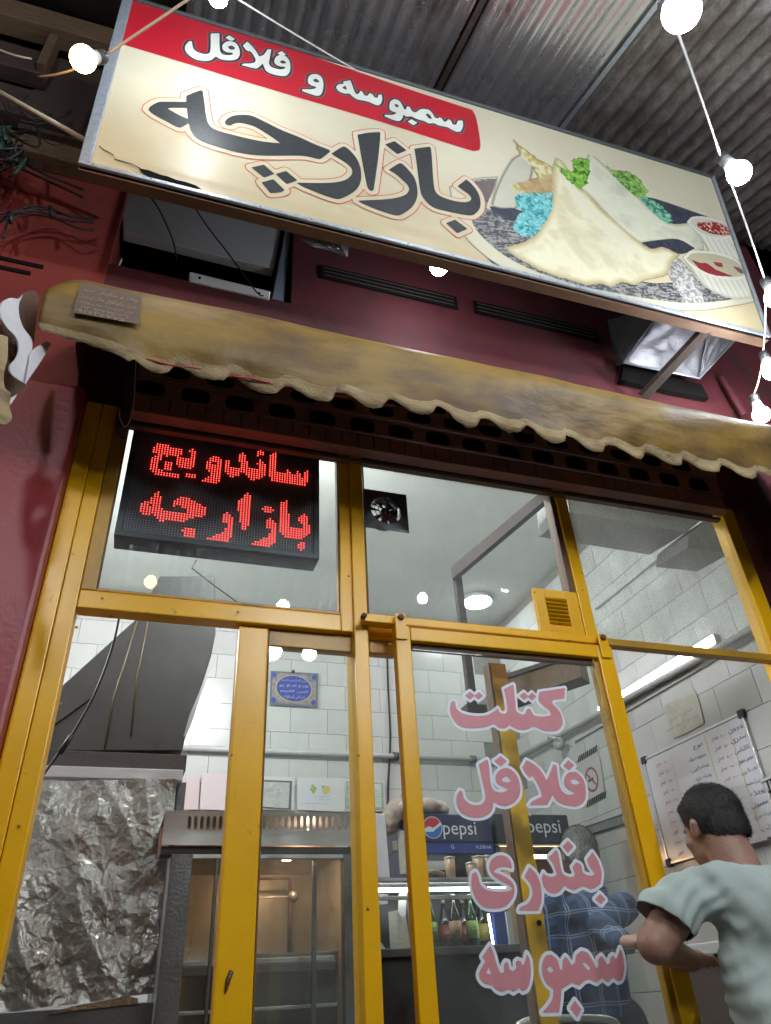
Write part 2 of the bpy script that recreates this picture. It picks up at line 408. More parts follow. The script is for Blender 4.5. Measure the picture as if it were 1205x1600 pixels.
def text(name, s, pl, u, v, height, m, lift, parent=None, width=None, fa=True, align='L', bold=0.0, rot=0.0, label=None, slant=0.0):
    """lettering on plane pl: lower-left (or right) corner at u,v"""
    vs, fs, sz = text_raw(shape(s) if fa else s, bold)
    k = height / sz[1]; kx = (width / sz[0]) if width else k
    x0 = u - (sz[0] * kx if align == 'R' else sz[0] * kx / 2 if align == 'C' else 0)
    c, s_ = math.cos(rot), math.sin(rot); out = []
    for a, b in vs:
        a = a * kx + slant * b * k; b = b * k; out.append((x0 + a * c - b * s_, v + a * s_ + b * c))
    return flat(name, pl, (out, fs), m, lift, parent, label)

# ================================================================== SETTING
FY = 2.1                                            # the shop front's plane
def setting(o): o['kind'] = 'structure'; return o
setting(box('ground', -14, 16, -14, 2.0, -0.1, 0.0, M['ground']))
setting(box('interior_floor', -1.3, 3.2, 2.0, 5.7, -0.1, 0.30, M['floor']))
setting(box('interior_ceiling', -1.4, 3.2, 2.54, 5.7, 4.12, 4.25, M['ceiling']))

# ---- tiled interior walls
BY, RX = 5.55, 3.05
back = setting(box('back_wall', -1.4, RX + .2, BY + .008, BY + .15, 0.3, 4.12, M['grout']))
right = setting(box('right_wall', RX + .008, RX + .2, 2.24, BY + .005, 0.3, 4.12, M['grout']))
setting(box('front_inner_wall', -1.4, 3.2, 2.53, 2.56, 3.75, 4.118, M['ceiling']))
setting(box('front_inner_wall', -1.4, -.42, 2.51, 2.53, .3, 3.08, M['tile']))
setting(box('front_inner_wall', -1.4, 3.2, 2.225, 2.235, 3.07, 3.85, M['ceiling']))
setting(box('front_inner_ledge', -1.4, 3.2, 2.236, 2.56, 3.74, 3.75, M['ceiling']))
setting(box('left_wall', -1.4, -1.2, 2.50, BY, 0.3, 4.12, M['tile']))
Z0 = 1.25 + .394 * BY
def tile_mesh(wd, ht, axis):
    bm = bmesh.new(); bmesh.ops.create_cube(bm, size=1)
    for v in bm.verts:
        front = v.co.y < 0; e = .0010 if front else 0
        v.co = Vector((v.co.x * (wd - 2 * e), v.co.y * .012, v.co.z * (ht - 2 * e)))
    if axis == 'x':
        for v in bm.verts: v.co = Vector((v.co.y, v.co.x, v.co.z))
        bmesh.ops.recalc_face_normals(bm, faces=bm.faces[:])
    me = bpy.data.meshes.new('tile'); bm.to_mesh(me); bm.free(); me.materials.append(M['tile']); return me
tb = tile_mesh(.2988, .1988, 'y'); tr = tile_mesh(.2988, .1988, 'x')
for k in range(-12, 4):
    zc = Z0 - .1 + k * .2 + .0
    if zc < .9 or zc > 4.02: continue
    offx = .98 + (.15 if k % 2 else 0)
    for i in range(-8, 8):
        xc = offx + .15 + .3 * i
        if xc < -1.0 or xc > RX - .14: continue
        o = bpy.data.objects.new('tile', tb); link(o, back); o.location = (xc, BY + .003 + random.uniform(-.0008, .0008), zc)
        o.rotation_euler = (random.uniform(-.002, .002), 0, random.uniform(-.002, .002))
    for i in range(12):
        yc = BY - .15 - .3 * i - (.15 if k % 2 else 0)
        if yc < 2.3: continue
        o = bpy.data.objects.new('tile', tr); link(o, right); o.location = (RX + .003 + random.uniform(-.0008, .0008), yc, zc)
        o.rotation_euler = (0, random.uniform(-.002, .002), random.uniform(-.002, .002))

# ---- the building's red front above and beside the glazing
def facade(name, x0, x1, z0, z1, y0, y1, m, label, cat='wall', bev=0.004):
    o = box(name, x0, x1, y0, y1, z0, z1, m, None, bev); tag(o, label, cat); return o
# recess hole for the white unit: x -0.36..0.37, z 4.0..4.6
WY = 2.16
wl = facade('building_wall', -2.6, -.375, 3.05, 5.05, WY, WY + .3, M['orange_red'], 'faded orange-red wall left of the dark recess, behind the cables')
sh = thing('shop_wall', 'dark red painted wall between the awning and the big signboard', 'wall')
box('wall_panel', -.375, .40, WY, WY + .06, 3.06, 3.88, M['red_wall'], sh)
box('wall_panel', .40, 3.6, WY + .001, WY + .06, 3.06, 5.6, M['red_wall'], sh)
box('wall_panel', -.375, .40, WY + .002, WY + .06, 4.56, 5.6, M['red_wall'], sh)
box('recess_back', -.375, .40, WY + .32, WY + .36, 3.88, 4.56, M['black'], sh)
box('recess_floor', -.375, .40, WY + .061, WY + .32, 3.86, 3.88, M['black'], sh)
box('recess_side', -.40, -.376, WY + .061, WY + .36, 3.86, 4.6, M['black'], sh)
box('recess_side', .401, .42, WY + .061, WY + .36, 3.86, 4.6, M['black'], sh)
# long dark ventilation slots in the wall
for a, b, t_, bt in ((.246, .573, 1.362, 1.320), (.616, .950, 1.364, 1.322)):
    fr = box('vent_slot', a * WY, b * WY, WY - .012, WY - .001, 1.25 + bt * WY, 1.25 + t_ * WY, M['black'], sh, .003)
    for j in range(3):
        zz = 1.25 + (bt + (t_ - bt) * (j + .7) / 3.4) * WY
        box('slot_bar', a * WY + .02, b * WY - .02, WY - .0140, WY - .0125, zz - .003, zz + .003, M['dark'], fr)
# dark grooves in the left wall
for (p1, p2) in (((0, 402), (68, 418)), ((0, 416), (48, 428))):
    a = P(*p1, WY); b = P(*p2, WY)
    box('groove', a.x - .4, b.x, WY - .006, WY - .001, b.z - .012, b.z + .008, M['black'], wl)
# pillar beside the shopfront
pil = box('pillar', -2.2, -.3215, 2.03, 2.5, 0.0, 3.06, M['red_pillar'], None, .012)
tag(pil, 'glossy red painted pillar left of the yellow shopfront frame', 'pillar')
box('right_jamb', 1.185 * FY, 1.185 * FY + 1.2, 2.06, 2.13, 0, 3.05, M['red_wall'], sh)

# white unit in the recess
un = thing('air_unit', 'dusty white panelled unit in the dark recess under the sign', 'unit', (0, 2.3, 4.0))
def quadbox(name, px4, Y, depth, m, parent=None, bev=.003):
    return prism(name, [P(x, y, Y) for x, y in px4], (0, depth, 0), m, parent, bev)
quadbox('front_panel', [(188, 296), (440, 356), (428, 420), (193, 362)], 2.20, .05, M['white'], un)
quadbox('side_post', [(447, 352), (455, 354), (444, 470), (425, 466)], 2.18, .2, mat('grey_blue_post', (.16, .19, .23), .6), un)
quadbox('lower_strip', [(296, 424), (423, 455), (421, 467), (296, 438)], 2.15, .03, M['white'], un)
for q in ((312, 435), (405, 459)):
    lathe('bolt', [(0, 0), (.006, 0), (.006, .006), (0, .006)], P(*q, 2.14), M['black'], un, 8, (0, -1, 0))

# ================================================================== SHOPFRONT (yellow painted steel and glass)
sf = thing('shopfront', 'yellow painted steel shopfront frame with glass panes', 'shopfront', (.8, FY, .3))
def bar(name, xa, xb, za, zb, Y, dep, m='yellow', parent=sf, bev=.004):
    """ratios (x/Y, (z-cam)/Y) measured on the plane Y -> a box"""
    return box(name, xa * Y, xb * Y, Y, Y + dep, CAMZ + za * Y, CAMZ + zb * Y, M[m], parent, bev)
bar('post', -.1535, -.1285, -.58, .862, 2.085, .10)
bar('post', -.1275, -.1045, -.58, .862, 2.090, .09)
bar('stile', -.1035, -.0830, .5125, .862, 2.10, .06, 'yellow_dirty')
bar('rail', -.1035, .2805, .484, .5120, 2.097, .06)
bar('stile', .2810, .3015, .484, .862, 2.10, .06)
bar('post', .3020, .3250, -.58, .862, 2.085, .10)
bar('stile', .7265, .7505, .507, .862, 2.092, .06)
bar('stile', .7120, .7260, .515, .862, 2.105, .05, 'brown')
bar('rail', .3255, .7260, .498, .5145, 2.105, .05)
bar('post', 1.1410, 1.1750, .40, .862, 2.092, .07)
bar('rail', .7510, 1.1405, .5045, .5180, 2.10, .04, 'yellow_dirty')
bar('post', 1.1410, 1.1750, -.58, .40, 2.092, .07)
# inner fixed leaf
bar('stile', .1235, .1680, -.58, .478, 2.115, .05, 'yellow', sf, .006)
bar('rail', .1685, .3015, .450, .4785, 2.125, .04, 'yellow_dirty')
bar('rail', .3255, .3695, .478, .496, 2.11, .05)
bar('rail', .3255, .3695, .452, .476, 2.13, .04, 'yellow_dirty')
# post of the inner leaf seen through the door
quad = [P(766, 1035, 2.25), P(785, 1035, 2.25)]
box('post', quad[0].x, quad[1].x + .012, 2.25, 2.29, .3, quad[0].z, M['yellow'], sf, .003)
box('post_edge', quad[0].x - .007, quad[0].x - .001, 2.252, 2.30, .3, quad[0].z, M['brown'], sf, .002)
lathe('keyhole', [(0, 0), (.008, 0), (.008, .004), (0, .004)], P(842, 1442, 2.248), M['black'], sf, 10, (0, -1, 0))
# corner rust chips on the stile, door latch hole
hl = tube('latch_hole', [P(362, 1517, 2.112), P(357, 1530, 2.111), P(352, 1552, 2.112)], .004, M['brown'], sf, 6, [.006, .007, .002])
G1 = glass('window_glass', .03, .05, (.55, .60, .66), 2.2)
G2 = glass('door_glass', .02, .045, (.60, .63, .63), 2.6)
G3 = glass('dusty_glass', .0, .26, (.40, .385, .36), 1.7, grain=.20, rough=.15)
def pane(name, xa, xb, za, zb, Y, m, parent=sf):
    return box(name, xa * Y, xb * Y, Y, Y + .004, CAMZ + za * Y, CAMZ + zb * Y, m, parent)
pane('glass_pane', -.083, .2805, .512, .862, 2.120, G1)
pane('glass_pane', .3255, .7120, .5145, .862, 2.120, G1)
pane('glass_pane', .7510, 1.1405, .5180, .862, 2.115, G3)['label'] = 'very dusty upper right glass pane'
pane('glass_pane', .1685, .3015, -.5, .450, 2.13, G2)
# yellow putty beads round the panes
for xa, xb, za, zb in ((-.0825, .2800, .5125, .516), (.326, .711, .515, .5175)):
    bar('bead', xa, xb, za, zb, 2.108, .01, 'yellow_dirty', sf, .001)
for xa, xb, za, zb, Y_ in ((-.0829, -.0800, .5165, .86, 2.110), (.2780, .2804, .5165, .86, 2.110), (.3256, .3280, .5180, .86, 2.110), (.1681, .1702, -.5, .449, 2.122), (.2990, .3014, -.5, .449, 2.122)):
    bar('gasket', xa, xb, za, zb, Y_, .008, 'brown', sf, .001)
for q in ((372, 956), (160, 935), (540, 760), (545, 900), (900, 850), (560, 1180), (575, 1420), (362, 1180), (120, 980), (95, 1100), (30, 1290)):
    lathe('screw', [(0, 0), (.0045, 0), (.003, .003), (0, .003)], P(*q, 2.084), M['yellow_dirty'], sf, 8, (0, -1, 0))
# air grille in the corner of the middle pane
gr = thing('air_grille', 'small yellow louvred air grille at the corner of the middle pane', 'grille', P(880, 955, 2.088))
gy = 2.088; ax0, ax1, az0, az1 = .636 * gy, .7250 * gy, CAMZ + .5165 * gy, CAMZ + .6030 * gy
ix0, ix1, iz0, iz1 = ax0 + .045, ax1 - .050, az0 + .035, az1 - .035
box('frame_side', ax0, ix0, gy, gy + .015, az0, az1, M['yellow'], gr, .002); box('frame_side', ix1, ax1, gy, gy + .015, az0, az1, M['yellow'], gr, .002)
box('frame_side', ix0, ix1, gy, gy + .0148, az0, iz0, M['yellow'], gr, .002); box('frame_side', ix0, ix1, gy, gy + .0148, iz1, az1, M['yellow'], gr, .002)
box('grille_back', ix0, ix1, gy + .02, gy + .026, iz0, iz1, M['black'], gr)
ns = 7
for i in range(ns):
    zz = iz0 + (iz1 - iz0) * (i + .5) / ns
    prism('louvre', [(ix0, gy + .001, zz + .005), (ix0, gy + .003, zz + .008), (ix0, gy + .018, zz - .001), (ix0, gy + .016, zz - .004)], (ix1 - ix0, 0, 0), M['yellow'], gr)
for q in ((905, 948), (835, 925)): lathe('screw', [(0, 0), (.004, 0), (.004, .003), (0, .003)], P(*q, gy), M['yellow_dirty'], gr, 8, (0, -1, 0))

# door track and hanging sliding door
tk = thing('door_track', 'yellow steel track the sliding door hangs from', 'track', (1.1, 2.05, 2.3))
box('track', .318 * 2.05, .765 * 2.05, 2.045, 2.080, CAMZ + .5040 * 2.05, CAMZ + .5180 * 2.05, M['yellow'], tk, .003)
lathe('track_pin', [(0, 0), (.009, 0), (.009, .02), (0, .02)], P(567, 965, 2.045), M['brown'], tk, 8, (0, -1, 0))
DY = 2.03
dr = thing('sliding_door', 'yellow framed glass sliding door with pink Persian lettering', 'door', (1.15, DY, .3))
bar('stile', .3700, .3955, -.58, .5040, DY, .035, 'yellow', dr); bar('stile', .7420, .7720, -.58, .5020, DY, .035, 'yellow', dr)
bar('stile', .7290, .7412, -.58, .4700, DY + .012, .03, 'yellow_dirty', dr)
bar('rail', .3958, .7418, .4790, .5020, DY + .001, .034, 'yellow', dr)
bar('rail', .3958, .7285, .4640, .4785, DY + .024, .02, 'brown', dr)
pane('glass_pane', .3958, .7290, -.5, .4640, DY + .020, G2, dr)
for cx_ in (.3790, .7560):
    h = box('hanger', cx_ * DY - .019, cx_ * DY + .019, DY - .008, DY - .0015, CAMZ + .478 * DY, CAMZ + .523 * DY, M['yellow'], dr, .002)
    lathe('bolt', [(0, 0), (.011, 0), (.012, .006), (.008, .010), (0, .010)], (cx_ * DY, DY - .008, CAMZ + .5155 * DY), M['brown'], h, 6, (0, -1, 0))
# lettering on the door's glass
pld = Plane((0, DY + .0195, CAMZ), (1, 0, 0), (0, 0, 1))
M['pink'] = mat('faded_pink_vinyl', (.60, .24, .26), .5, 0, (.54, .21, .23), 30, .5)
M['vinyl_white'] = mat('white_vinyl', (.70, .74, .78), .5, 0, (.63, .67, .71), 30, .5)
W1 = [[(215, 330), (225, 320), (238, 325), (245, 360), (280, 385), (340, 397), (400, 395), (440, 375), (462, 358), (472, 380), (500, 388), (510, 370), (505, 320), (492, 258), (542, 233), (548, 280), (553, 340), (560, 375), (590, 392), (603, 385), (610, 368), (620, 360), (632, 362), (640, 380), (655, 396), (700, 401), (738, 395), (730, 372), (690, 340), (672, 315), (678, 272), (812, 252), (808, 308), (760, 314), (742, 322), (752, 340), (780, 370), (797, 410), (795, 450), (765, 477), (700, 475), (650, 455), (610, 470), (570, 470), (535, 455), (522, 445), (500, 462), (470, 462), (440, 443), (400, 455), (330, 462), (270, 455), (235, 425), (212, 380)],
      [(288, 292), (316, 270), (341, 292), (314, 314)], [(337, 293), (362, 272), (384, 293), (358, 314)], [(572, 294), (598, 273), (622, 297), (600, 316)], [(616, 298), (640, 275), (663, 298), (640, 319)]]
W2 = [[(360, 650), (405, 625), (412, 640), (418, 700), (425, 760), (440, 790), (480, 798), (515, 785), (490, 772), (455, 750), (448, 715), (470, 682), (510, 670), (550, 695), (572, 740), (577, 800), (557, 840), (510, 868), (470, 865), (438, 848), (430, 890), (400, 920), (340, 930), (280, 912), (248, 870), (246, 815), (262, 787), (275, 792), (285, 830), (320, 860), (370, 862), (393, 835), (390, 790), (375, 720)],
      ([(480, 728), (505, 714), (530, 735), (515, 745), (488, 742)], -1), [(440, 635), (476, 607), (509, 635), (475, 663)],
      [(588, 668), (610, 628), (650, 650), (690, 690), (715, 735), (735, 690), (750, 650), (768, 655), (775, 720), (790, 780), (820, 808), (868, 806), (840, 790), (812, 765), (808, 725), (830, 695), (870, 690), (905, 725), (920, 780), (915, 838), (880, 868), (820, 865), (770, 845), (747, 812), (720, 862), (625, 865), (640, 845), (690, 820), (680, 780), (645, 718), (636, 712), (628, 724), (605, 700)],
      ([(840, 735), (865, 728), (890, 748), (870, 757), (848, 752)], -1), [(801, 660), (828, 628), (862, 656), (832, 684)]]
W3 = [[(325, 388), (345, 375), (358, 400), (368, 440), (400, 470), (460, 480), (510, 478), (540, 465), (520, 448), (470, 420), (430, 390), (415, 350), (430, 310), (470, 290), (510, 300), (530, 330), (532, 362), (515, 352), (485, 348), (455, 360), (437, 377), (480, 392), (525, 420), (547, 455), (540, 510), (500, 555), (440, 568), (380, 555), (338, 500), (322, 440)],
      [(598, 402), (625, 350), (660, 385), (685, 450), (688, 530), (672, 578), (570, 580), (577, 563), (620, 540), (640, 500), (637, 455), (615, 420)],
      [(725, 300), (765, 262), (775, 275), (787, 340), (800, 385), (835, 403), (858, 400), (862, 388), (850, 352), (870, 325), (895, 340), (905, 378), (925, 392), (955, 398), (967, 385), (940, 350), (925, 312), (955, 272), (985, 320), (1003, 380), (997, 440), (950, 468), (905, 452), (860, 472), (830, 462), (808, 448), (780, 482), (740, 488), (705, 460), (690, 410), (700, 380), (712, 395), (745, 403), (768, 392), (760, 360), (745, 330)],
      [(799, 243), (827, 213), (857, 245), (826, 278)], [(968, 520), (995, 490), (1023, 520), (1000, 547)]]
W4 = [[(378, 820), (420, 760), (438, 800), (458, 870), (475, 905), (492, 900), (492, 862), (502, 847), (515, 850), (522, 885), (540, 895), (555, 880), (553, 850), (565, 838), (580, 845), (588, 868), (600, 850), (612, 803), (628, 840), (632, 920), (615, 985), (590, 1000), (572, 982), (540, 1003), (515, 990), (480, 1003), (450, 990), (430, 968), (390, 960), (362, 925), (368, 890), (395, 845)],
      ([(400, 905), (413, 877), (426, 915)], -1),
      [(693, 852), (712, 815), (740, 808), (770, 835), (785, 885), (798, 890), (800, 840), (815, 818), (832, 840), (845, 865), (862, 850), (870, 812), (898, 788), (930, 800), (955, 840), (975, 885), (985, 868), (985, 832), (1003, 815), (1020, 838), (1032, 862), (1045, 850), (1048, 825), (1062, 812), (1078, 835), (1085, 820), (1100, 775), (1115, 820), (1120, 890), (1105, 940), (1085, 948), (1062, 928), (1035, 955), (1005, 930), (975, 955), (940, 940), (915, 945), (885, 972), (845, 955), (815, 975), (793, 990), (790, 1040), (780, 1110), (692, 1112), (720, 1080), (745, 1040), (750, 990), (715, 960), (692, 905)],
      ([(715, 885), (735, 870), (752, 893), (735, 905)], -1), ([(900, 855), (920, 852), (945, 880), (932, 892)], -1), [(836, 1090), (862, 1048), (897, 1095), (875, 1137)]]
for raw, oy in ((W1, 1000), (W2, 1000), (W3, 1250), (W4, 1250)):
    cs = to_uv(pld, raw, 640, oy, 3.347, 4)
    F_ = Field(cs, .0027, .016)
    flat('lettering_border', pld, field_mesh(F_, np.minimum(F_.d + .0085, 1)), M['vinyl_white'], .0012, dr)
    flat('lettering', pld, field_mesh(F_, F_.d), M['pink'], .0022, dr)

# ================================================================== INSIDE THE UPPER GLAZING
bk = thing('ceiling_bracket', 'dark steel angle bracket hanging behind the middle upper pane', 'bracket', (1.55, 3.2, 3.2))
p1 = P(705, 893, 3.3); p2 = P(866, 757, 2.50)
prism('arm', [p1 + Vector((0, 0, .03)), p1 + Vector((0, 0, -.05)), p2 + Vector((0, 0, -.04)), p2 + Vector((0, 0, .02))], (.03, .02, 0), M['wood_dark'], bk)
p3 = P(714, 893, 3.32); p4 = P(741, 1112, 3.32)
box('hanging_post', p4.x - .020, p4.x + .020, 3.31, 3.35, p4.z, p3.z, M['wood_dark'], bk)
box('foot_plate', p4.x - .05, p4.x + .06, 3.29, 3.38, p4.z - .02, p4.z + .03, M['dark'], bk)
tm = thing('timber_beam', 'worn brown beam behind the door glass top', 'beam', P(850, 1060, 3.6))
a, b = P(768, 1088, 3.75), P(905, 1040, 3.05)
prism('beam_body', [a + Vector((0, 0, .07)), a + Vector((0, 0, -.07)), b + Vector((0, 0, -.06)), b + Vector((0, 0, .05))], (.10, .08, 0), M['wood'], tm)
prism('beam_edge', [a + Vector((-.01, -.01, .10)), a + Vector((-.01, -.01, .072)), b + Vector((-.01, -.01, .052)), b + Vector((-.01, -.01, .075))], (.09, .08, 0), M['wood_dark'], tm)
db = thing('plaster_downstand', 'pale stippled plaster beam behind the dusty upper right pane', 'beam', P(1000, 800, 2.5))
prism('beam_body', [P(884, 756, 2.5), P(1124, 790, 2.5), P(1072, 832, 2.5), P(890, 800, 2.5)], (0, .30, .04), M['plaster'], db)
prism('beam_return', [P(1122, 800, 2.46), P(1142, 864, 2.46), P(1074, 856, 2.46), P(1076, 836, 2.46)], (0, .25, .03), M['plaster'], db)
cor = tube('wall_trim', [PX(930, 951, RX - .02), PX(1066, 840, RX - .02)], .010, M['white']); tag(cor, 'thin white trim strip along the wall behind the dusty pane', 'trim')

# ---- exhaust fan set in the middle pane
fp = 2.098
fan = thing('exhaust_fan', 'small dark exhaust fan set in the middle upper pane', 'fan', P(603, 797, fp))
fc = P(602, 797, fp); fx0, fx1 = P(568, 795, fp).x, P(637, 800, fp).x; fz1, fz0 = P(600, 768, fp).z, P(600, 828, fp).z
rr = .062
vs = []; fs = []
n = 40
for k in range(n):
    an = 2 * math.pi * k / n; ca, sa = math.cos(an), math.sin(an)
    s_ = 1 / max(abs(ca), abs(sa)); hx = (fx1 - fx0) / 2; hz = (fz1 - fz0) / 2
    cx, cz = (fx0 + fx1) / 2, (fz0 + fz1) / 2
    vs += [(cx + ca * s_ * hx, fp, cz + sa * s_ * hz), (cx + ca * rr, fp - .006, cz + sa * rr), (cx + ca * rr * .96, fp + .05, cz + sa * rr * .96)]
for k in range(n):
    j = (k + 1) % n
    fs += [(3 * k, 3 * j, 3 * j + 1, 3 * k + 1), (3 * k + 1, 3 * j + 1, 3 * j + 2, 3 * k + 2)]
mk('casing', vs, fs, M['steel_dark'], fan)
M['fanred'] = mat('dark_red_plastic', (.11, .02, .025), .4)
for k in range(7):
    a0 = 2 * math.pi * k / 7; pts = []
    for r_, da, dy in ((.014, -.25, .02), (.056, -.12, .03), (.057, .42, .012), (.014, .45, .006)):
        pts.append((cx + r_ * math.cos(a0 + da), fp + dy, cz + r_ * math.sin(a0 + da)))
    prism('blade', pts, (0, .002, 0), M['fanred'], fan)
lathe('hub', [(0, 0), (.014, 0), (.017, .008), (.017, .03), (0, .03)], (cx, fp, cz), M['fanred'], fan, 16, (0, 1, 0))
for r_ in (.03, .045, .061):
    ring = [(cx + r_ * math.cos(t), fp - .004, cz + r_ * math.sin(t)) for t in np.linspace(0, 2 * math.pi, 33)]
    tube('guard_ring', ring, .0014, M['cable'], fan, 5)
for k in range(5):
    a0 = k * 2 * math.pi / 5 + .3
    tube('guard_spoke', [(cx, fp - .005, cz), (cx + rr * math.cos(a0), fp - .005, cz + rr * math.sin(a0))], .002, M['cable'], fan, 5)

# ---- LED display behind the upper left pane
LY = 2.135
led = thing('led_display', 'black LED display box glowing with two red Persian words', 'led sign', P(345, 770, LY))
M['led_case'] = mat('black_powder_case', (.035, .035, .042), .35, .3, (.05, .05, .06), 20, .5)
M['led_face'] = mat('black_louvre_face', (.018, .016, .018), .5, 0, (.03, .026, .03), 9, .5)
lx0, lx1, lz0, lz1 = -.0725 * LY, .2450 * LY, CAMZ + .607 * LY, CAMZ + .850 * LY
fr_ = .022
box('back_case', lx0, lx1, LY + .006, LY + .085, lz0, lz1, M['led_case'], led, .003)
box('panel', lx0 + fr_, lx1 - fr_, LY + .001, LY + .0055, lz0 + fr_, lz1 - fr_, M['led_face'], led)
box('bezel', lx0, lx1, LY - .006, LY + .006, lz0, lz0 + fr_ - .001, M['led_case'], led, .002)
box('bezel', lx0, lx0 + fr_ - .001, LY - .0062, LY + .0058, lz0, lz1, M['led_case'], led, .002)
box('bezel', lx1 - fr_ + .001, lx1, LY - .0064, LY + .0056, lz0, lz1, M['led_case'], led, .002)
# fine plastic louvre grid
pl_led = Plane((0, LY, CAMZ), (1, 0, 0), (0, 0, 1))
vs = []; fs = []; pitch = .0094
gx = np.arange(lx0 + fr_ + .004, lx1 - fr_ - .002, pitch); gz = np.arange(lz0 + fr_ + .004, lz1 - fr_ - .002, pitch)
def addq(x0, x1, z0, z1, y):
    k = len(vs); vs.extend([(x0, y, z0), (x1, y, z0), (x1, y, z1), (x0, y, z1)]); fs.append((k, k + 1, k + 2, k + 3))
for x in gx: addq(x - .0007, x + .0007, gz[0], gz[-1], LY - .0004)
for z in gz: addq(gx[0], gx[-1], z - .0007, z + .0007, LY - .0009)
o = mk('louvre_grid', vs, fs, mat('grid_plastic', (.24, .22, .25), .4), led); o['kind'] = 'stuff'
H1 = [[(270, 295), (275, 240), (330, 190), (360, 180), (500, 200), (520, 230), (660, 250), (655, 320), (560, 330), (470, 320), (440, 340), (420, 305), (400, 360), (375, 400), (360, 460), (400, 480), (430, 515), (580, 535), (615, 560), (580, 585), (440, 575), (370, 560), (300, 525), (240, 460), (250, 400), (270, 350), (310, 320), (350, 305), (400, 300), (360, 285)],
      [(555, 400), (560, 320), (650, 340), (700, 355), (725, 340), (725, 260), (770, 238), (808, 300), (800, 440), (750, 465), (710, 485), (590, 470)], [(415, 430), (425, 385), (540, 400), (525, 455), (490, 500), (450, 500)], [(655, 570), (660, 530), (800, 545), (805, 570), (770, 585)],
      [(925, 480), (940, 370), (1010, 320), (1080, 350), (1108, 400), (1098, 580), (1045, 650), (960, 645), (845, 625), (850, 600), (950, 570), (1000, 540), (955, 525)], ([(978, 425), (985, 405), (1040, 405), (1035, 425)], -1),
      [(125, 975), (140, 890), (250, 840), (300, 780), (375, 735), (395, 840), (405, 950), (520, 970), (600, 980), (695, 985), (700, 940), (640, 930), (600, 895), (550, 915), (508, 915), (520, 870), (600, 820), (640, 800), (700, 805), (780, 855), (900, 915), (928, 960), (920, 1010), (870, 1040), (770, 1050), (700, 1070), (670, 1095), (600, 1110), (480, 1090), (360, 1085), (320, 1030), (300, 985), (270, 1020), (160, 1005)],
      ([(240, 925), (275, 875), (295, 930)], -1), [(640, 1230), (645, 1170), (800, 1190), (800, 1240), (750, 1295), (680, 1290)]]
H2 = [[(80, 465), (90, 335), (128, 335), (140, 400), (225, 420), (235, 380), (200, 300), (265, 248), (300, 300), (320, 400), (430, 425), (440, 405), (405, 375), (445, 318), (500, 368), (495, 500), (430, 540), (320, 525), (290, 470), (245, 450), (230, 480), (190, 505), (110, 495)],
      [(410, 285), (413, 235), (450, 212), (487, 245), (482, 290)], [(535, 500), (545, 285), (600, 240), (620, 250), (610, 450), (700, 470), (722, 425), (755, 430), (765, 480), (812, 482), (820, 440), (860, 470), (880, 515), (920, 505), (895, 465), (925, 438), (942, 440), (937, 570), (905, 605), (850, 600), (740, 585), (700, 575), (590, 565)],
      [(58, 975), (65, 905), (105, 870), (160, 940), (155, 1100), (105, 1180), (75, 1195), (-60, 1190), (-118, 1180), (-115, 1150), (-20, 1110), (50, 1080), (95, 1040), (90, 1000)], [(215, 835), (220, 755), (270, 710), (315, 665), (350, 720), (333, 980), (295, 1050), (260, 1075), (235, 980)],
      [(455, 840), (525, 812), (592, 850), (550, 884), (490, 878)], [(510, 1030), (515, 960), (548, 925), (605, 990), (603, 1185), (530, 1245), (415, 1235), (352, 1225), (360, 1200), (470, 1150), (540, 1110), (550, 1060)],
      [(640, 1060), (655, 760), (690, 765), (745, 733), (745, 1020), (880, 1040), (885, 1010), (832, 955), (900, 878), (955, 950), (958, 1110), (890, 1155), (700, 1130)], [(822, 1225), (865, 1195), (928, 1205), (923, 1255), (885, 1277), (850, 1260)]]
cs = to_uv(pl_led, H1, 200, 670, 7.53, 2) + to_uv(pl_led, H2, 340, 670, 6.694, 2)
M['led_on'] = emission('red_led_light', (1.0, .006, .012), 3.2)
M['led_hot'] = emission('red_led_core', (1.0, .14, .10), 7.0)
def inside(pt, c):
    r = False; n = len(c); j = n - 1
    for i in range(n):
        if (c[i][1] > pt[1]) != (c[j][1] > pt[1]) and pt[0] < (c[j][0] - c[i][0]) * (pt[1] - c[i][1]) / (c[j][1] - c[i][1]) + c[i][0]: r = not r
        j = i
    return r
dv = []; df = []; hv = []; hf = []
for x in (gx[:-1] + pitch / 2):
    for z in (gz[:-1] + pitch / 2):
        q = (x, z - CAMZ)
        if any(g > 0 and inside(q, c) for c, g in cs) and not any(g < 0 and inside(q, c) for c, g in cs):
            for V_, Fc, r_, y in ((dv, df, .0027, LY - .0015), (hv, hf, .0013, LY - .0035)):
                k = len(V_)
                for a in range(6): V_.append((x + r_ * math.cos(a * math.pi / 3), y, z + r_ * math.sin(a * math.pi / 3)))
                V_.append((x, y - .0015, z)); Fc.extend([(k + a, k + (a + 1) % 6, k + 6) for a in range(6)])
o = mk('led_dots', dv, df, M['led_on'], led); o['kind'] = 'stuff'
o = mk('led_cores', hv, hf, M['led_hot'], led); o['kind'] = 'stuff'
wi = tube('display_wire', [P(307, 875, 2.13), P(300, 888, 2.125), P(335, 915, 2.125), P(372, 942, 2.125)], .0018, M['cable']); tag(wi, 'thin wire hanging under the LED display', 'wire')

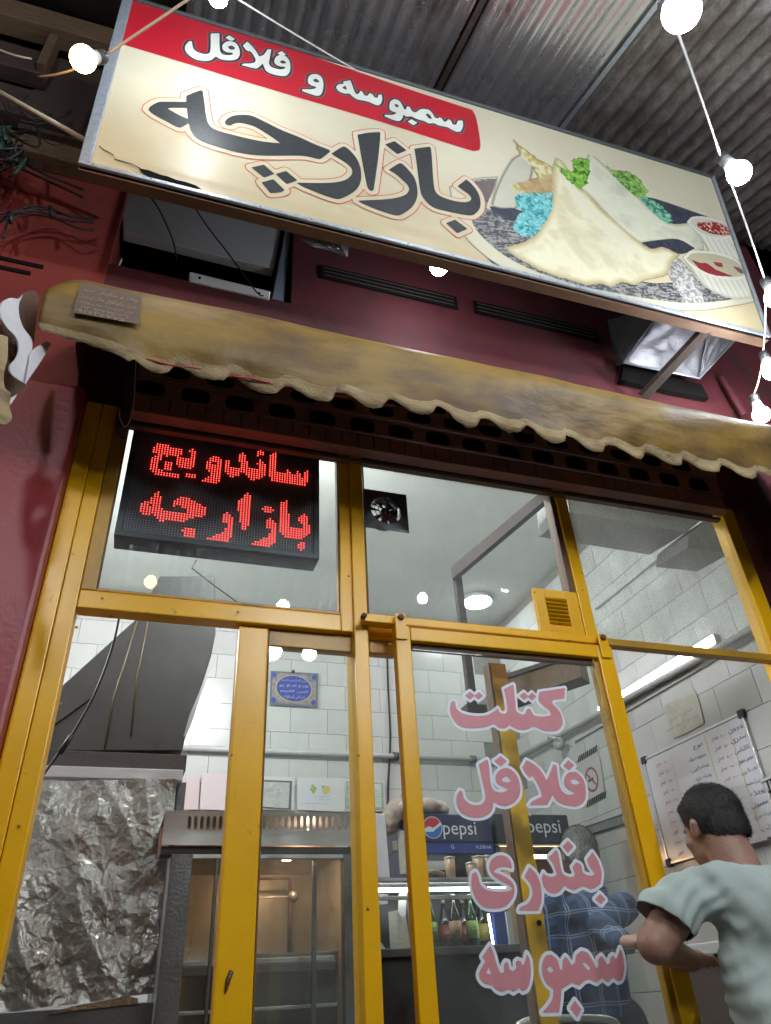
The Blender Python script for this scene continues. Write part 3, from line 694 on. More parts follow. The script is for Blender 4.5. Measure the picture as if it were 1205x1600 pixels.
# ================================================================== ROLLER SHUTTER above the glazing
rs = thing('roller_shutter', 'rolled up brown perforated shutter under the awning', 'shutter', (1.0, 2.0, 3.0))
RY = 2.02
M['shutter'] = mat('shutter_brown_paint', (.26, .115, .085), .6, 0, (.17, .08, .06), 7, .7, .25, 60, dirt=(.06, .035, .03), dirt_scale=5, dirt_lo=.55, dirt_hi=.75)
plr = Plane((0, RY, CAMZ), (1, 0, 0), (0, 0, 1))
def oval(cu, cv, w_, h_):
    out = []
    for k in range(16):
        a = 2 * math.pi * k / 16; c_, s_ = math.cos(a), math.sin(a)
        out.append((cu + math.copysign(abs(c_) ** .75, c_) * w_ / 2, cv + math.copysign(abs(s_) ** .6, s_) * h_ / 2))
    return out
sx0, sx1 = -.083 * RY, 1.16 * RY
rows = [(.9145, .0, .070), (.9560, .5, .056), (.9950, .0, .050)]
for j, (zr, off, hh) in enumerate(rows):
    zc = zr * RY; zt = zc + (.044 if j == 0 else .040); zb = zc - (.040 if j == 0 else .037)
    cs = [([(sx0, zb), (sx1, zb), (sx1, zt), (sx0, zt)], 1)]
    u = -.058 * RY + off * .0775 * RY
    while u < sx1 - .07:
        cs.append((oval(u, zc, .103, hh), -1)); u += .0775 * RY
    F_ = Field(cs, .0065, .01)
    flat('slat', plr, field_mesh(F_, F_.d), M['shutter'], .0 + .012 * (j % 2), rs)
    tube('slat_joint', [(sx0, RY - .004, CAMZ + zb), (sx1, RY - .004, CAMZ + zb)], .006, M['shutter'], rs, 6)
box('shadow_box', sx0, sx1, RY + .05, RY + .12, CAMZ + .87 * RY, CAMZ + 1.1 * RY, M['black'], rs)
nb = 40
for i in range(nb):
    a = sx0 + (sx1 - sx0) * i / nb; b = sx0 + (sx1 - sx0) * (i + 1) / nb - .004
    box('hem_block', a, b, RY - .002 + random.uniform(-.002, .002), RY + .03, CAMZ + .861 * RY, CAMZ + .892 * RY, M['shutter'], rs, .002)
box('bottom_bar', sx0, sx1, RY - .012, RY + .04, CAMZ + .853 * RY, CAMZ + .860 * RY, M['shutter'], rs, .002)
box('head_strip', sx0 - .02, sx1, RY + .05, RY + .075, CAMZ + .846 * RY, CAMZ + .853 * RY, M['brown'], rs, .002)
box('guide_rail', sx0 - .035, sx0 - .002, RY, RY + .06, 2.9, 3.4, M['dark'], rs)
lp = tube('wire_loop', smoothpath([P(213, 560, 1.95), P(210, 620, 1.95), P(206, 650, 1.95), P(196, 667, 1.95), P(188, 655, 1.95), P(187, 640, 1.95)]), .0016, M['cord_white']); tag(lp, 'thin pale wire loop hanging at the left end of the shutter', 'wire')

# ================================================================== AWNING
aw = thing('awning', 'soiled yellow-brown fabric awning with scalloped edge, rolled to the wall', 'awning', (1.2, 1.6, 3.0))
M['tarp'] = mat('soiled_yellow_tarp', (.42, .26, .045), .50, 0, (.15, .075, .02), 1.8, 1.0, .5, 16, stretch=(.7, 1, 1.4), dirt=(.060, .032, .015), dirt_scale=1.9, dirt_lo=.44, dirt_hi=.68, bdist=.012)
M['tarp_edge'] = mat('faded_tarp_hem', (.50, .39, .21), .8, 0, (.28, .18, .08), 9, .9, .5, 90, stretch=(1, 1, 2), dirt=(.09, .05, .028), dirt_scale=7, dirt_lo=.50, dirt_hi=.72)
M['tarp_white'] = mat('white_tarp_back', (.55, .54, .55), .7, 0, (.45, .43, .44), 7, .6, .3, 30)
def add_translucent(m, col, f):
    t = m.node_tree; out = t.nodes['Material Output']; b = t.nodes['Principled BSDF']
    tl = t.nodes.new('ShaderNodeBsdfTranslucent'); tl.inputs[0].default_value = (*col, 1)
    if b.inputs['Base Color'].links: t.links.new(b.inputs['Base Color'].links[0].from_socket, tl.inputs[0])
    mx = t.nodes.new('ShaderNodeMixShader'); mx.inputs[0].default_value = f
    t.links.new(b.outputs[0], mx.inputs[1]); t.links.new(tl.outputs[0], mx.inputs[2]); t.links.new(mx.outputs[0], out.inputs[0])
add_translucent(M['tarp'], (.42, .25, .10), .35); add_translucent(M['tarp_edge'], (.5, .4, .28), .3)
AX0, AX1 = -.262 * 1.6, 2.75
nxs = 260
prof = [(2.155, 3.46), (1.95, 3.35), (1.76, 3.235), (1.655, 3.158), (1.605, 3.106), (1.58, 3.06), (1.575, 3.01), (1.582, 2.96), (1.592, 2.90)]
vs = []; fs = []; nh = len(prof) + 4
for i in range(nxs + 1):
    x = AX0 + (AX1 - AX0) * i / nxs
    s_ = (x - AX0 - .05) / .163; fcn = s_ - math.floor(s_)
    if s_ < 1.3: zb = .045 + .02 * math.sin(s_ * 3.0) - .025 * max(0, s_)
    else:
        if fcn < .80: zb = .040 * (1 - (fcn / .80)) ** 1.0 + .006 * math.sin(fcn * 4); zb = .036 * (math.cos(fcn / .80 * math.pi) * .5 + .5)
        elif fcn < .93: zb = .006 * (fcn - .8) / .13
        else: zb = .006 + .028 * ((fcn - .93) / .07)
    zb += .010 * noise.noise(Vector((x * 5, 0, 3))) + .006 * noise.noise(Vector((x * 60, 0, 3)))
    end = max(0, 1 - (x - AX0) / .10) ** 2
    for k in range(nh):
        if k < len(prof): y, z = prof[k]
        else:
            t = (k - len(prof) + 1) / 4; y = 1.592 + .012 * t + .007 * t * math.sin(x * 38 + 2 * noise.noise(Vector((x * 3, 0, 0)))); z = 2.90 + (2.800 + zb - 2.90) * t
        wv = noise.noise(Vector((x * 1.4 + z * 2, z * 9, 1.7))) * .030 + noise.noise(Vector((x * 7, z * 5, 5))) * .008
        if k == 0: wv = 0
        low = max(0, min(1, (3.1 - z) / .3))
        vs.append((x, y + wv * (.4 + low), z - end * .07 * (1 - low) + end * .05 * low + .012 * noise.noise(Vector((x * 1.3, 2, 2))) * (1 - low)))
for i in range(nxs):
    for k in range(nh - 1):
        a = i * nh + k; fs.append((a, a + nh, a + nh + 1, a + 1))
nm = len(fs)
can = mk('canopy', vs, fs, M['tarp'], aw, True)
can.data.materials.append(M['tarp_edge'])
for i, p in enumerate(can.data.polygons):
    if i % (nh - 1) >= nh - 3: p.material_index = 1
md = can.modifiers.new('cloth', 'SOLIDIFY'); md.thickness = .001; md.offset = 1
# red piping visible behind the scallops
tube('piping', [(AX0 + .25 + .03 * i, 1.618, 2.838 + .004 * math.sin(i * 1.2)) for i in range(28)], .0028, mat('red_piping', (.42, .02, .02), .5), aw, 5)
tube('roller_tube', [(AX0 + .05, 1.72, 3.08), (AX1, 1.72, 3.08)], .035, M['dark'], aw, 10)
# side pieces at the left end
def sheet(name, px, Ys, m, parent, thick=.004, n=4):
    c = smooth_contour(px, n, 70)
    # depth blends linearly between two x limits
    (xa, Ya), (xb, Yb) = Ys
    pts = []
    for q in c:
        t = max(0, min(1, (q[0] - xa) / (xb - xa))); pts.append(P(q[0], q[1], Ya + (Yb - Ya) * t))
    bm = bmesh.new(); f = bm.faces.new([bm.verts.new(p) for p in pts]); bmesh.ops.triangulate(bm, faces=[f]); bm.verts.index_update()
    v_ = [v.co.copy() for v in bm.verts]; f_ = [[v.index for v in q.verts] for q in bm.faces]; bm.free()
    o = mk(name, v_, f_, m, parent); s = o.modifiers.new('thickness', 'SOLIDIFY'); s.thickness = thick; return o
S5 = lambda L_: [(x / 4.635, 400 + y / 4.635) for x, y in L_]
sheet('side_lining', S5([(130, 300), (200, 255), (260, 270), (275, 340), (255, 480), (235, 640), (190, 620), (140, 500), (120, 380)]), ((20, 1.62), (60, 1.72)), M['brown'], aw)
sheet('side_valance', S5([(0, 350), (60, 308), (130, 312), (160, 285), (130, 345), (130, 430), (160, 520), (225, 620), (208, 760), (180, 935), (75, 860), (60, 800), (108, 745), (130, 660), (105, 590), (40, 520), (0, 445)]), ((0, 1.50), (50, 1.62)), M['tarp_white'], aw)
sheet('side_flap', S5([(228, 690), (335, 618), (362, 640), (300, 745), (180, 920), (205, 780)]), ((35, 1.56), (80, 1.70)), M['tarp_white'], aw)
sheet('side_lining', S5([(-40, 600), (0, 500), (60, 540), (120, 600), (128, 670), (95, 750), (60, 800), (70, 860), (170, 930), (160, 985), (60, 1010), (10, 940), (-40, 860)]), ((-10, 1.56), (40, 1.66)), M['brown'], aw)
sheet('side_valance', S5([(-60, 575), (0, 575), (50, 592), (48, 740), (22, 850), (28, 960), (70, 1005), (60, 1090), (78, 1180), (35, 1222), (-60, 1200)]), ((-10, 1.46), (20, 1.5)), M['tarp_edge'], aw)
sheet('side_flap', S5([(48, 1045), (115, 1005), (68, 1078)]), ((0, 1.5), (30, 1.58)), M['tarp_white'], aw)
# printed maker's patch on the awning: on the fabric's own face
pa = Plane(P(120, 445, 1.570), P(222, 468, 1.570) - P(120, 445, 1.570), (0, 0, 1))
poly_flat('printed_patch', pa, [(126, 443), (222, 464), (217, 508), (114, 490)], mat('dark_print_patch', (.075, .045, .04), .6, 0, (.13, .085, .05), 60, .6), .004, aw, n=1)
M['patch_ink'] = mat('pale_print', (.42, .31, .20), .7, 0, (.2, .14, .09), 80, .8)
u0, v0 = pa.uv(219, 473); ub, vb = pa.uv(117, 485)
H_ = pa.uv(126, 443)[1] - pa.uv(116, 489)[1]
ul, ur = pa.uv(124, 460)[0], pa.uv(217, 480)[0]; vt = pa.uv(126, 446)[1]
W_ = ur - ul
text('print_line', 'چادر و سایبان سید', pa, ur - .004, vt - .23 * H_, H_ * .16, M['patch_ink'], .006, aw, W_ * .95, align='R')
text('print_line', 'تهران سایبانهای مغازه و منزل', pa, ur - .006, vt - .46 * H_, H_ * .15, M['patch_ink'], .006, aw, W_ * .95, align='R')
text('print_line', 'چادر کامیون و استخر و پوشش', pa, ur - .010, vt - .63 * H_, H_ * .11, M['patch_ink'], .006, aw, W_ * .93, align='R')
text('print_line', '۷۱۲۰۷۶۵ ۰۹۳۷ ۷۱۲', pa, ur - .02, vt - .78 * H_, H_ * .09, M['patch_ink'], .006, aw, W_ * .8, align='R')
text('print_line', '۰۹۲۲۳۸۷۷۵', pa, ur - .03, vt - .93 * H_, H_ * .12, M['patch_ink'], .006, aw, W_ * .8, align='R')

# ================================================================== BIG SIGNBOARD (leans out at the top)
sg = thing('signboard', 'long illuminated-style printed signboard with black Persian title and a food picture', 'signboard', (1.1, 1.7, 3.8))
sBL, sBR = P(122, 258, 1.70), P(1203, 528, 1.70)
sTM = P(600, 118, 1.575)
base = sBL.lerp(sBR, (sTM.x - sBL.x) / (sBR.x - sBL.x))
ps = Plane(sBL, sBR - sBL, sTM - base)
Lb = (sBR - sBL).length; Ht = (sTM - base).length
htL = ps.uv(600, 118)[1]; htR = ps.uv(1110, 275)[1]
def SW(u, v, w_=0.0): return ps.w(u, v, w_)
def htop(u): 
    t = u / Lb; return htL + (htR - htL) * (t - .4) / .6
M['sign'] = mat('printed_cream_vinyl', (.51, .475, .36), .42, 0, (.46, .41, .29), 2.0, .6, .25, 9, spec=.35, dirt=(.42, .33, .19), dirt_scale=2.2, dirt_lo=.56, dirt_hi=.82, bdist=.012)
M['sign_red'] = mat('printed_red', (.40, .012, .022), .4, 0, (.34, .010, .02), 3, .5, spec=.35)
M['sign_black'] = mat('printed_black', (.014, .015, .017), .45, 0, (.035, .037, .04), 70, .7, spec=.4)
M['sign_white'] = mat('printed_white', (.60, .60, .55), .42, 0, (.52, .52, .47), 12, .5, spec=.35)
def age(m, c):
    t = m.node_tree; b = t.nodes['Principled BSDF']; src = b.inputs['Base Color'].links[0].from_socket
    tc = t.nodes.new('ShaderNodeTexCoord'); sp_ = t.nodes.new('ShaderNodeSeparateXYZ'); t.links.new(tc.outputs['Object'], sp_.inputs[0])
    n = t.nodes.new('ShaderNodeTexNoise'); n.inputs['Scale'].default_value = 3; n.inputs['Detail'].default_value = 7; t.links.new(tc.outputs['Object'], n.inputs['Vector'])
    a = t.nodes.new('ShaderNodeMath'); a.operation = 'MULTIPLY_ADD'; a.inputs[1].default_value = .5; t.links.new(n.outputs['Fac'], a.inputs[0]); t.links.new(sp_.outputs[2], a.inputs[2])
    mr = t.nodes.new('ShaderNodeMapRange'); mr.inputs[1].default_value = .18; mr.inputs[2].default_value = .85; mr.inputs[3].default_value = .85; mr.inputs[4].default_value = 0; t.links.new(a.outputs[0], mr.inputs[0])
    mx = t.nodes.new('ShaderNodeMix'); mx.data_type = 'RGBA'; t.links.new(mr.outputs[0], mx.inputs[0]); t.links.new(src, mx.inputs[6]); mx.inputs[7].default_value = (*c, 1)
    t.links.new(mx.outputs[2], b.inputs['Base Color'])
age(M['sign'], (.40, .31, .155))
prism('cabinet', [SW(0, 0, -.06), SW(Lb, 0, -.06), SW(Lb, htop(Lb), -.06), SW(0, htop(0), -.06)], ps.n * .038, M['steel_dark'], sg)
# face as a gently buckled sheet
vs = []; fs = []; NX, NY = 150, 50; e = .02
def buckle(u, v):
    b = .0006 * noise.noise(Vector((u * 1.5, v * 5, 0)))
    low = max(0, 1 - v / .16)
    return b + low * (.010 * math.sin(v * 70 + u * 1.5) * (1 if u < 1.6 else max(0, 1 - (u - 1.6) * 2)))
for j in range(NY + 1):
    for i in range(NX + 1):
        u = e + (Lb - 2 * e) * i / NX; v = .018 + (htop(u) - .03) * j / NY
        vs.append(SW(u, v, min(0, buckle(u, v))))
for j in range(NY):
    for i in range(NX):
        a = j * (NX + 1) + i; fs.append((a, a + 1, a + NX + 2, a + NX + 1))
mk('printed_face', vs, fs, M['sign'], sg, True)
def sgbar(name, pts, m, h0=-.002, h1=.012):
    return prism(name, [SW(u, v, h0) for u, v in pts], ps.n * (h1 - h0), m, sg, .002)
sgbar('frame_bar', [(0, 0), (.040, .020), (.040, htop(0) - .02), (0, htop(0))], M['galv'])
sgbar('frame_bar', [(0, 0), (Lb, 0), (Lb, .018), (.040, .018)], M['galv'], -.002, .0125)
sgbar('frame_bar', [(Lb - .016, .019), (Lb, .019), (Lb, htop(Lb)), (Lb - .016, htop(Lb) - .01)], M['galv'])
sgbar('frame_bar', [(0, htop(0) - .02), (Lb, htop(Lb) - .018), (Lb, htop(Lb)), (0, htop(0))], mat('dark_top_trim', (.07, .08, .085), .5, .3), -.002, .011)
prism('under_trim', [SW(.0, -.001, -.06), SW(Lb, -.001, -.06), SW(Lb, -.009, -.06), SW(0, -.009, -.06)], ps.n * .05, M['brown'], sg)
for i in range(46):
    u = .05 + (Lb - .1) * i / 45
    if i % 3 == 0: lathe('rivet', [(0, 0), (.0035, 0), (.0025, .002), (0, .002)], SW(u, .009, .0127), M['steel_dark'], sg, 6, ps.n)
# red title band
poly_flat('red_band', ps, [(187, 68), (205, 2), (219, -2), (300, 24), (500, 92), (640, 140), (720, 166), (738, 172), (744, 184), (751, 226), (749, 235), (738, 236), (600, 192), (400, 133), (250, 87)], M['sign_red'], .0010, sg, n=3, ang=30)
def L(pts): return pts
A_ = (200, 100, 3.766); B_ = (480, 180, 3.766)
BZ1 = [[(343, 190), (425, 158), (440, 162), (450, 230), (462, 320), (480, 365), (520, 392), (600, 415), (700, 440), (800, 460), (898, 470), (840, 430), (750, 375), (700, 358), (650, 350), (620, 357), (600, 367), (575, 360), (568, 345), (585, 325), (620, 308), (680, 302), (730, 308), (800, 340), (900, 390), (1000, 430), (1100, 475), (1185, 508), (1190, 520), (1135, 560), (1120, 562), (1040, 545), (960, 542), (850, 543), (740, 538), (640, 522), (540, 495), (450, 465), (400, 435), (370, 395), (358, 352), (310, 378), (290, 375), (220, 338), (150, 300), (120, 274), (130, 255), (180, 228), (230, 225), (343, 226)],
       ([(232, 265), (260, 261), (346, 262), (353, 327), (300, 303)], -1), [(725, 612), (800, 595), (862, 650), (800, 672)], [(868, 650), (930, 632), (998, 688), (935, 710)], [(785, 700), (855, 680), (922, 745), (900, 757), (838, 764)]]
BZ2 = [[(140, 230), (205, 190), (225, 190), (270, 230), (300, 275), (316, 330), (315, 390), (290, 440), (240, 475), (195, 495), (170, 496), (100, 475), (30, 447), (-30, 422), (-66, 400), (-20, 401), (80, 402), (160, 398), (220, 385), (255, 360), (265, 335), (255, 310), (220, 280), (180, 255)],
       [(295, 118), (360, 106), (430, 102), (428, 150), (418, 250), (400, 380), (390, 445), (375, 450), (358, 435), (345, 390), (320, 260)], [(457, 175), (515, 155), (585, 210), (530, 233)],
       [(478, 325), (540, 287), (560, 290), (600, 330), (630, 370), (647, 430), (645, 490), (615, 545), (560, 585), (530, 593), (490, 585), (400, 555), (330, 525), (296, 506), (370, 502), (460, 498), (540, 485), (585, 465), (600, 440), (590, 415), (560, 385), (520, 350)],
       [(630, 200), (720, 188), (727, 195), (735, 280), (740, 360), (750, 440), (770, 470), (810, 490), (870, 508), (930, 515), (960, 505), (965, 490), (950, 470), (915, 445), (883, 421), (935, 380), (960, 400), (1000, 450), (1018, 500), (1015, 550), (985, 585), (960, 593), (900, 585), (820, 568), (740, 545), (690, 500), (668, 460), (655, 380), (645, 300)],
       [(815, 638), (870, 617), (943, 672), (882, 698)]]
cs = to_uv(ps, BZ1, *A_, 4, 45) + to_uv(ps, BZ2, *B_, 4, 45)
F_ = Field(cs, .0050, .04)
_h = mat('printed_pale_halo', (.52, .48, .36), .42, 0, (.48, .43, .30), 6, .5, spec=.35); age(_h, (.42, .33, .18))
halo = flat('title_halo', ps, field_mesh(F_, F_.d + .022), _h, .0014, sg)
flat('title_lettering', ps, field_mesh(F_, F_.d), M['sign_black'], .0028, sg, 'black Persian title')
F2 = Field(cs, .0032, .04)
flat('title_outline', ps, field_mesh(F2, .0020 - np.abs(F2.d + .0235)), mat('printed_red_line', (.42, .05, .05), .5), .0020, sg)
C1 = [[(298, 168), (366, 165), (370, 300), (392, 330), (440, 337), (472, 332), (470, 318), (420, 312), (392, 290), (390, 258), (415, 235), (455, 228), (500, 248), (522, 290), (524, 335), (500, 368), (440, 378), (380, 370), (337, 347), (300, 375), (250, 382), (180, 370), (125, 335), (98, 298), (100, 262), (128, 228), (150, 228), (155, 260), (165, 290), (190, 310), (230, 325), (270, 328), (290, 315), (297, 280)],
      ([(430, 272), (460, 262), (488, 278), (485, 292), (452, 293)], -1), [(413, 200), (443, 181), (488, 212), (458, 224)],
      [(550, 262), (585, 230), (640, 288), (678, 348), (712, 335), (745, 290), (772, 292), (762, 350), (755, 400), (768, 425), (800, 440), (850, 448), (884, 440), (878, 428), (830, 422), (800, 400), (798, 372), (815, 347), (850, 335), (890, 350), (915, 385), (922, 430), (915, 470), (890, 497), (850, 500), (780, 485), (732, 460), (715, 425), (705, 402), (665, 438), (640, 440), (540, 415), (550, 405), (610, 402), (642, 395), (650, 375), (635, 340), (610, 308), (590, 305), (570, 290)],
      ([(838, 388), (862, 375), (890, 392), (885, 402), (855, 402)], -1), [(820, 322), (855, 305), (888, 333), (858, 344)],
      [(1062, 515), (1085, 490), (1125, 485), (1162, 505), (1180, 550), (1178, 600), (1165, 640), (1140, 655), (1090, 645), (1015, 618), (1015, 605), (1080, 605), (1120, 598), (1125, 585), (1090, 575), (1060, 555)], ([(1098, 530), (1125, 520), (1150, 540), (1145, 550), (1115, 548)], -1)]
D1 = [[(125, 185), (180, 175), (195, 215), (210, 258), (225, 280), (245, 275), (255, 253), (270, 262), (285, 287), (308, 293), (325, 272), (345, 280), (362, 302), (385, 308), (391, 285), (415, 282), (420, 320), (405, 355), (385, 363), (350, 352), (320, 338), (290, 330), (262, 325), (230, 318), (195, 295), (172, 275), (140, 275), (90, 255), (72, 228), (90, 207), (130, 202)], ([(118, 232), (140, 213), (154, 238), (150, 248)], -1),
      [(474, 370), (480, 335), (510, 318), (545, 328), (570, 362), (585, 395), (602, 392), (605, 372), (625, 376), (645, 408), (672, 418), (700, 398), (722, 390), (770, 398), (800, 428), (815, 455), (842, 462), (850, 453), (865, 460), (885, 488), (905, 483), (915, 468), (935, 476), (950, 508), (977, 510), (990, 478), (1025, 478), (1028, 520), (1012, 558), (985, 563), (950, 550), (915, 530), (880, 522), (840, 512), (810, 498), (770, 499), (735, 482), (700, 472), (670, 462), (640, 447), (600, 447), (578, 432), (572, 458), (552, 480), (530, 481), (480, 465), (437, 445), (440, 435), (500, 435), (530, 420), (500, 410), (478, 395)],
      ([(508, 360), (530, 352), (548, 373), (530, 380)], -1), ([(745, 430), (765, 425), (785, 445), (795, 468), (770, 460)], -1), [(613, 486), (640, 468), (684, 495), (655, 514)]]
cs = to_uv(ps, C1, 270, 20, 5.02, 4, 50) + to_uv(ps, D1, 510, 90, 4.82, 4, 50)
F_ = Field(cs, .0034, .022)
flat('subtitle_glow', ps, field_mesh(F_, F_.d + .0135), mat('printed_grey_glow', (.24, .10, .11), .5), .0016, sg)
flat('subtitle_border', ps, field_mesh(F_, F_.d + .0100), M['sign_black'], .0022, sg)
flat('subtitle_lettering', ps, field_mesh(F_, F_.d), M['sign_white'], .0028, sg, 'white Persian subtitle on the red band')
# food picture

def sp(c1, c2, sc, nm, amt=.8, st=(1, 1, 1)): return mat(nm, c1, .42, 0, c2, sc, amt, 0, spec=.3, stretch=st)
m_green = sp((.06, .17, .02), (.45, .60, .16), 75, 'print_herb', 1)
rng = np.random.RandomState(5)
def vnoise(X, Y, f):
    """smooth value noise of frequency f"""
    g = rng.rand(64, 64); x = X * f; y = Y * f; xi = np.floor(x).astype(int); yi = np.floor(y).astype(int); fx = x - xi; fy = y - yi
    fx = fx * fx * (3 - 2 * fx); fy = fy * fy * (3 - 2 * fy); a = lambda i, j: g[(yi + j) % 64, (xi + i) % 64]
    return (a(0, 0) * (1 - fx) + a(1, 0) * fx) * (1 - fy) + (a(0, 1) * (1 - fx) + a(1, 1) * fx) * fy
def fbm(X, Y, f, o=4): return sum(vnoise(X, Y, f * 2 ** k) * .5 ** k for k in range(o)) / sum(.5 ** k for k in range(o))
gh = .0028; uA = ps.uv(694, 352)[0]; uB = Lb - .022; vA = .022; vB = ps.uv(803, 205)[1]
gu = np.arange(uA, uB, gh); gv = np.arange(vA, vB, gh); GU, GV = np.meshgrid(gu, gv)
col = np.zeros(GU.shape + (4,)); alpha = np.zeros(GU.shape)
def lay(pts, colf, soft=.003, n=4, ang=55, wob=0.0, wf=60, op=1.0):
    """paint one region: colf(d) gets distance inside the outline and returns an rgb array"""
    c = [ps.uv(*p) for p in smooth_contour(pts, n, ang)]; d = cls_sd(GU, GV, np.array(c), .15)
    if wob: d = d + wob * (fbm(GU, GV, wf, 3) - .5) * 2
    a = np.clip(d / soft + .5, 0, 1) * op; k = colf(d)
    for q in range(3): col[..., q] = col[..., q] * (1 - a) + k[q] * a
    alpha[...] = alpha * (1 - a) + a
def mixc(a, b, t): return [a[q] * (1 - t) + b[q] * t for q in range(3)]
N1 = fbm(GU, GV, 9, 5); N2 = fbm(GU, GV, 45, 3); N3 = fbm(GU, GV, 95, 2); W_ = fbm(GU * .35 + GV, GV * 3 - GU, 60, 2)
def sm(x, a, b): t = np.clip((x - a) / (b - a), 0, 1); return t * t * (3 - 2 * t)
rim = lambda d: mixc((.30, .28, .22), (.56, .52, .38), sm(d, .0, .012) * (.7 + .3 * N1))
weave = lambda d: mixc((.05, .052, .058), (.34, .33, .30), sm(W_ * .5 + N3 * .5, .38, .66) * .8)
dark = lambda d: mixc((.018, .020, .030), (.06, .065, .09), N2)
lay([(702, 292), (742, 279), (778, 276), (768, 320), (830, 372), (1000, 440), (1180, 455), (1190, 470), (1150, 478), (1090, 486), (1020, 482), (940, 467), (860, 448), (800, 426), (750, 394), (715, 352)], rim, .004)
lay([(728, 287), (745, 281), (776, 279), (766, 306), (760, 325), (800, 345), (830, 372), (1000, 440), (1098, 440), (1172, 457), (1152, 466), (1100, 473), (1050, 472), (940, 454), (870, 436), (810, 412), (767, 383), (738, 348)], weave, .004)
lay([(744, 284), (776, 280), (766, 309), (756, 316)], lambda d: mixc((.10, .075, .075), (.16, .13, .12), N2))
lay([(1040, 402), (1060, 404), (1090, 440), (1100, 474), (1072, 474), (1050, 440), (1043, 425)], lambda d: mixc((.22, .22, .22), (.56, .54, .48), sm(N3, .3, .75) * .8), .006, wob=.008)
lay([(778, 290), (800, 250), (816, 240), (832, 262), (820, 300), (806, 326), (785, 326), (768, 322)], lambda d: mixc((.46, .44, .34), (.58, .56, .45), N1), .020, op=.9)
lay([(765, 322), (785, 326), (800, 325), (818, 331), (812, 344), (800, 346), (785, 339), (770, 332)], dark, .003, wob=.004)
lay([(1000, 307), (1025, 311), (1112, 341), (1075, 348), (1045, 351), (1020, 332)], dark, .003)
lay([(803, 220), (820, 234), (842, 250), (863, 264), (864, 302), (845, 304), (812, 299), (798, 290), (822, 284), (842, 278), (832, 262), (815, 244)], lambda d: mixc((.38, .30, .07), (.56, .52, .34), sm(N2, .35, .65)), .016, wob=.008)
lay([(808, 286), (835, 280), (863, 272), (864, 302), (845, 304), (816, 298)], lambda d: mixc((.26, .15, .06), (.46, .36, .20), N2), .012, wob=.008)
crust = lambda base, lo, e=.03: (lambda d: mixc(lo, mixc(base, (base[0] * 1.08, base[1] * 1.08, base[2] * 1.05), N2), np.clip(sm(d, -.002, e) * (.62 + .5 * N1) + .18, 0, 1)))
lay([(920, 236), (935, 250), (990, 302), (1045, 348), (1082, 348), (1095, 367), (1100, 390), (1075, 394), (1050, 387), (1022, 379), (1003, 381), (985, 372), (950, 338), (925, 310), (905, 292)], lambda d: mixc(crust((.55, .54, .42), (.34, .30, .18))(d), (.42, .42, .33), sm(N1, .45, .75) * .7), .003)
lay([(917, 316), (943, 328), (964, 350), (1008, 384), (985, 380), (952, 352)], lambda d: mixc((.22, .17, .09), (.40, .36, .22), N2), .012, op=.75)
lay([(1002, 379), (1030, 375), (1060, 374), (1086, 388), (1066, 397), (1045, 392), (1022, 391)], dark, .003)
lay([(863, 264), (868, 246), (878, 252), (892, 272), (905, 294), (916, 300), (930, 316), (945, 332), (962, 346), (1002, 380), (1018, 389), (1035, 386), (1062, 398), (1050, 412), (1043, 428), (1028, 434), (1008, 438), (990, 445), (972, 441), (955, 448), (940, 443), (918, 445), (900, 440), (850, 425), (818, 408), (800, 397), (792, 387), (830, 373), (845, 355), (856, 335), (863, 310)],
    lambda d: mixc(crust((.61, .57, .41), (.36, .26, .10), .045)(d), (.45, .40, .24), sm(N1, .50, .72) * .55), .003, wob=.0035, wf=90)
lay([(884, 268), (905, 300), (945, 345), (1000, 392), (992, 396), (935, 352), (893, 305)], lambda d: mixc((.64, .61, .47), (.60, .56, .42), N2), .012, op=.8)
lay([(870, 300), (884, 330), (905, 375), (935, 420), (925, 424), (890, 385), (868, 340)], lambda d: mixc((.44, .38, .22), (.54, .48, .32), N2), .030, op=.55)
lay([(868, 330), (900, 352), (960, 400), (1020, 426), (1010, 430), (950, 410), (895, 368)], lambda d: mixc((.48, .42, .25), (.58, .54, .38), N2), .05, op=.55)
herb = lambda a, b, c: (lambda d: mixc(mixc(a, b, sm(N2, .38, .6)), c, sm(N3, .5, .85) * .75))
lay([(868, 256), (880, 263), (897, 270), (893, 252), (902, 247), (912, 247), (921, 249), (920, 281), (907, 296), (890, 284), (878, 272)], herb((.03, .12, .015), (.14, .34, .04), (.42, .58, .14)), .003, wob=.012, wf=50)
lay([(948, 260), (960, 266), (985, 270), (1002, 284), (1012, 298), (1008, 308), (993, 306), (975, 291), (960, 276)], herb((.05, .16, .03), (.20, .38, .08), (.46, .60, .22)), .003, wob=.012, wf=50)
lay([(996, 305), (1020, 313), (1040, 328), (1053, 346), (1042, 350), (1022, 334)], herb((.03, .16, .10), (.12, .40, .26), (.40, .62, .44)), .003, wob=.012, wf=50)
lay([(806, 306), (820, 303), (840, 303), (863, 301), (863, 325), (852, 347), (840, 364), (825, 371), (812, 367), (801, 357), (805, 342), (816, 330), (806, 322)], herb((.02, .20, .22), (.13, .41, .41), (.40, .60, .56)), .003, wob=.012, wf=45)
bowl = lambda d: mixc((.40, .38, .30), (.62, .60, .50), sm(d, 0, .03) * (.75 + .25 * np.sin(GU * 160 + GV * 40)) )
lay([(1075, 348), (1085, 362), (1100, 380), (1110, 396), (1172, 412), (1150, 368)], bowl); lay([(1073, 347), (1082, 339), (1110, 340), (1142, 351), (1152, 369), (1122, 374), (1094, 366)], lambda d: mixc((.60, .58, .50), (.50, .48, .40), sm(d, .008, .02)))
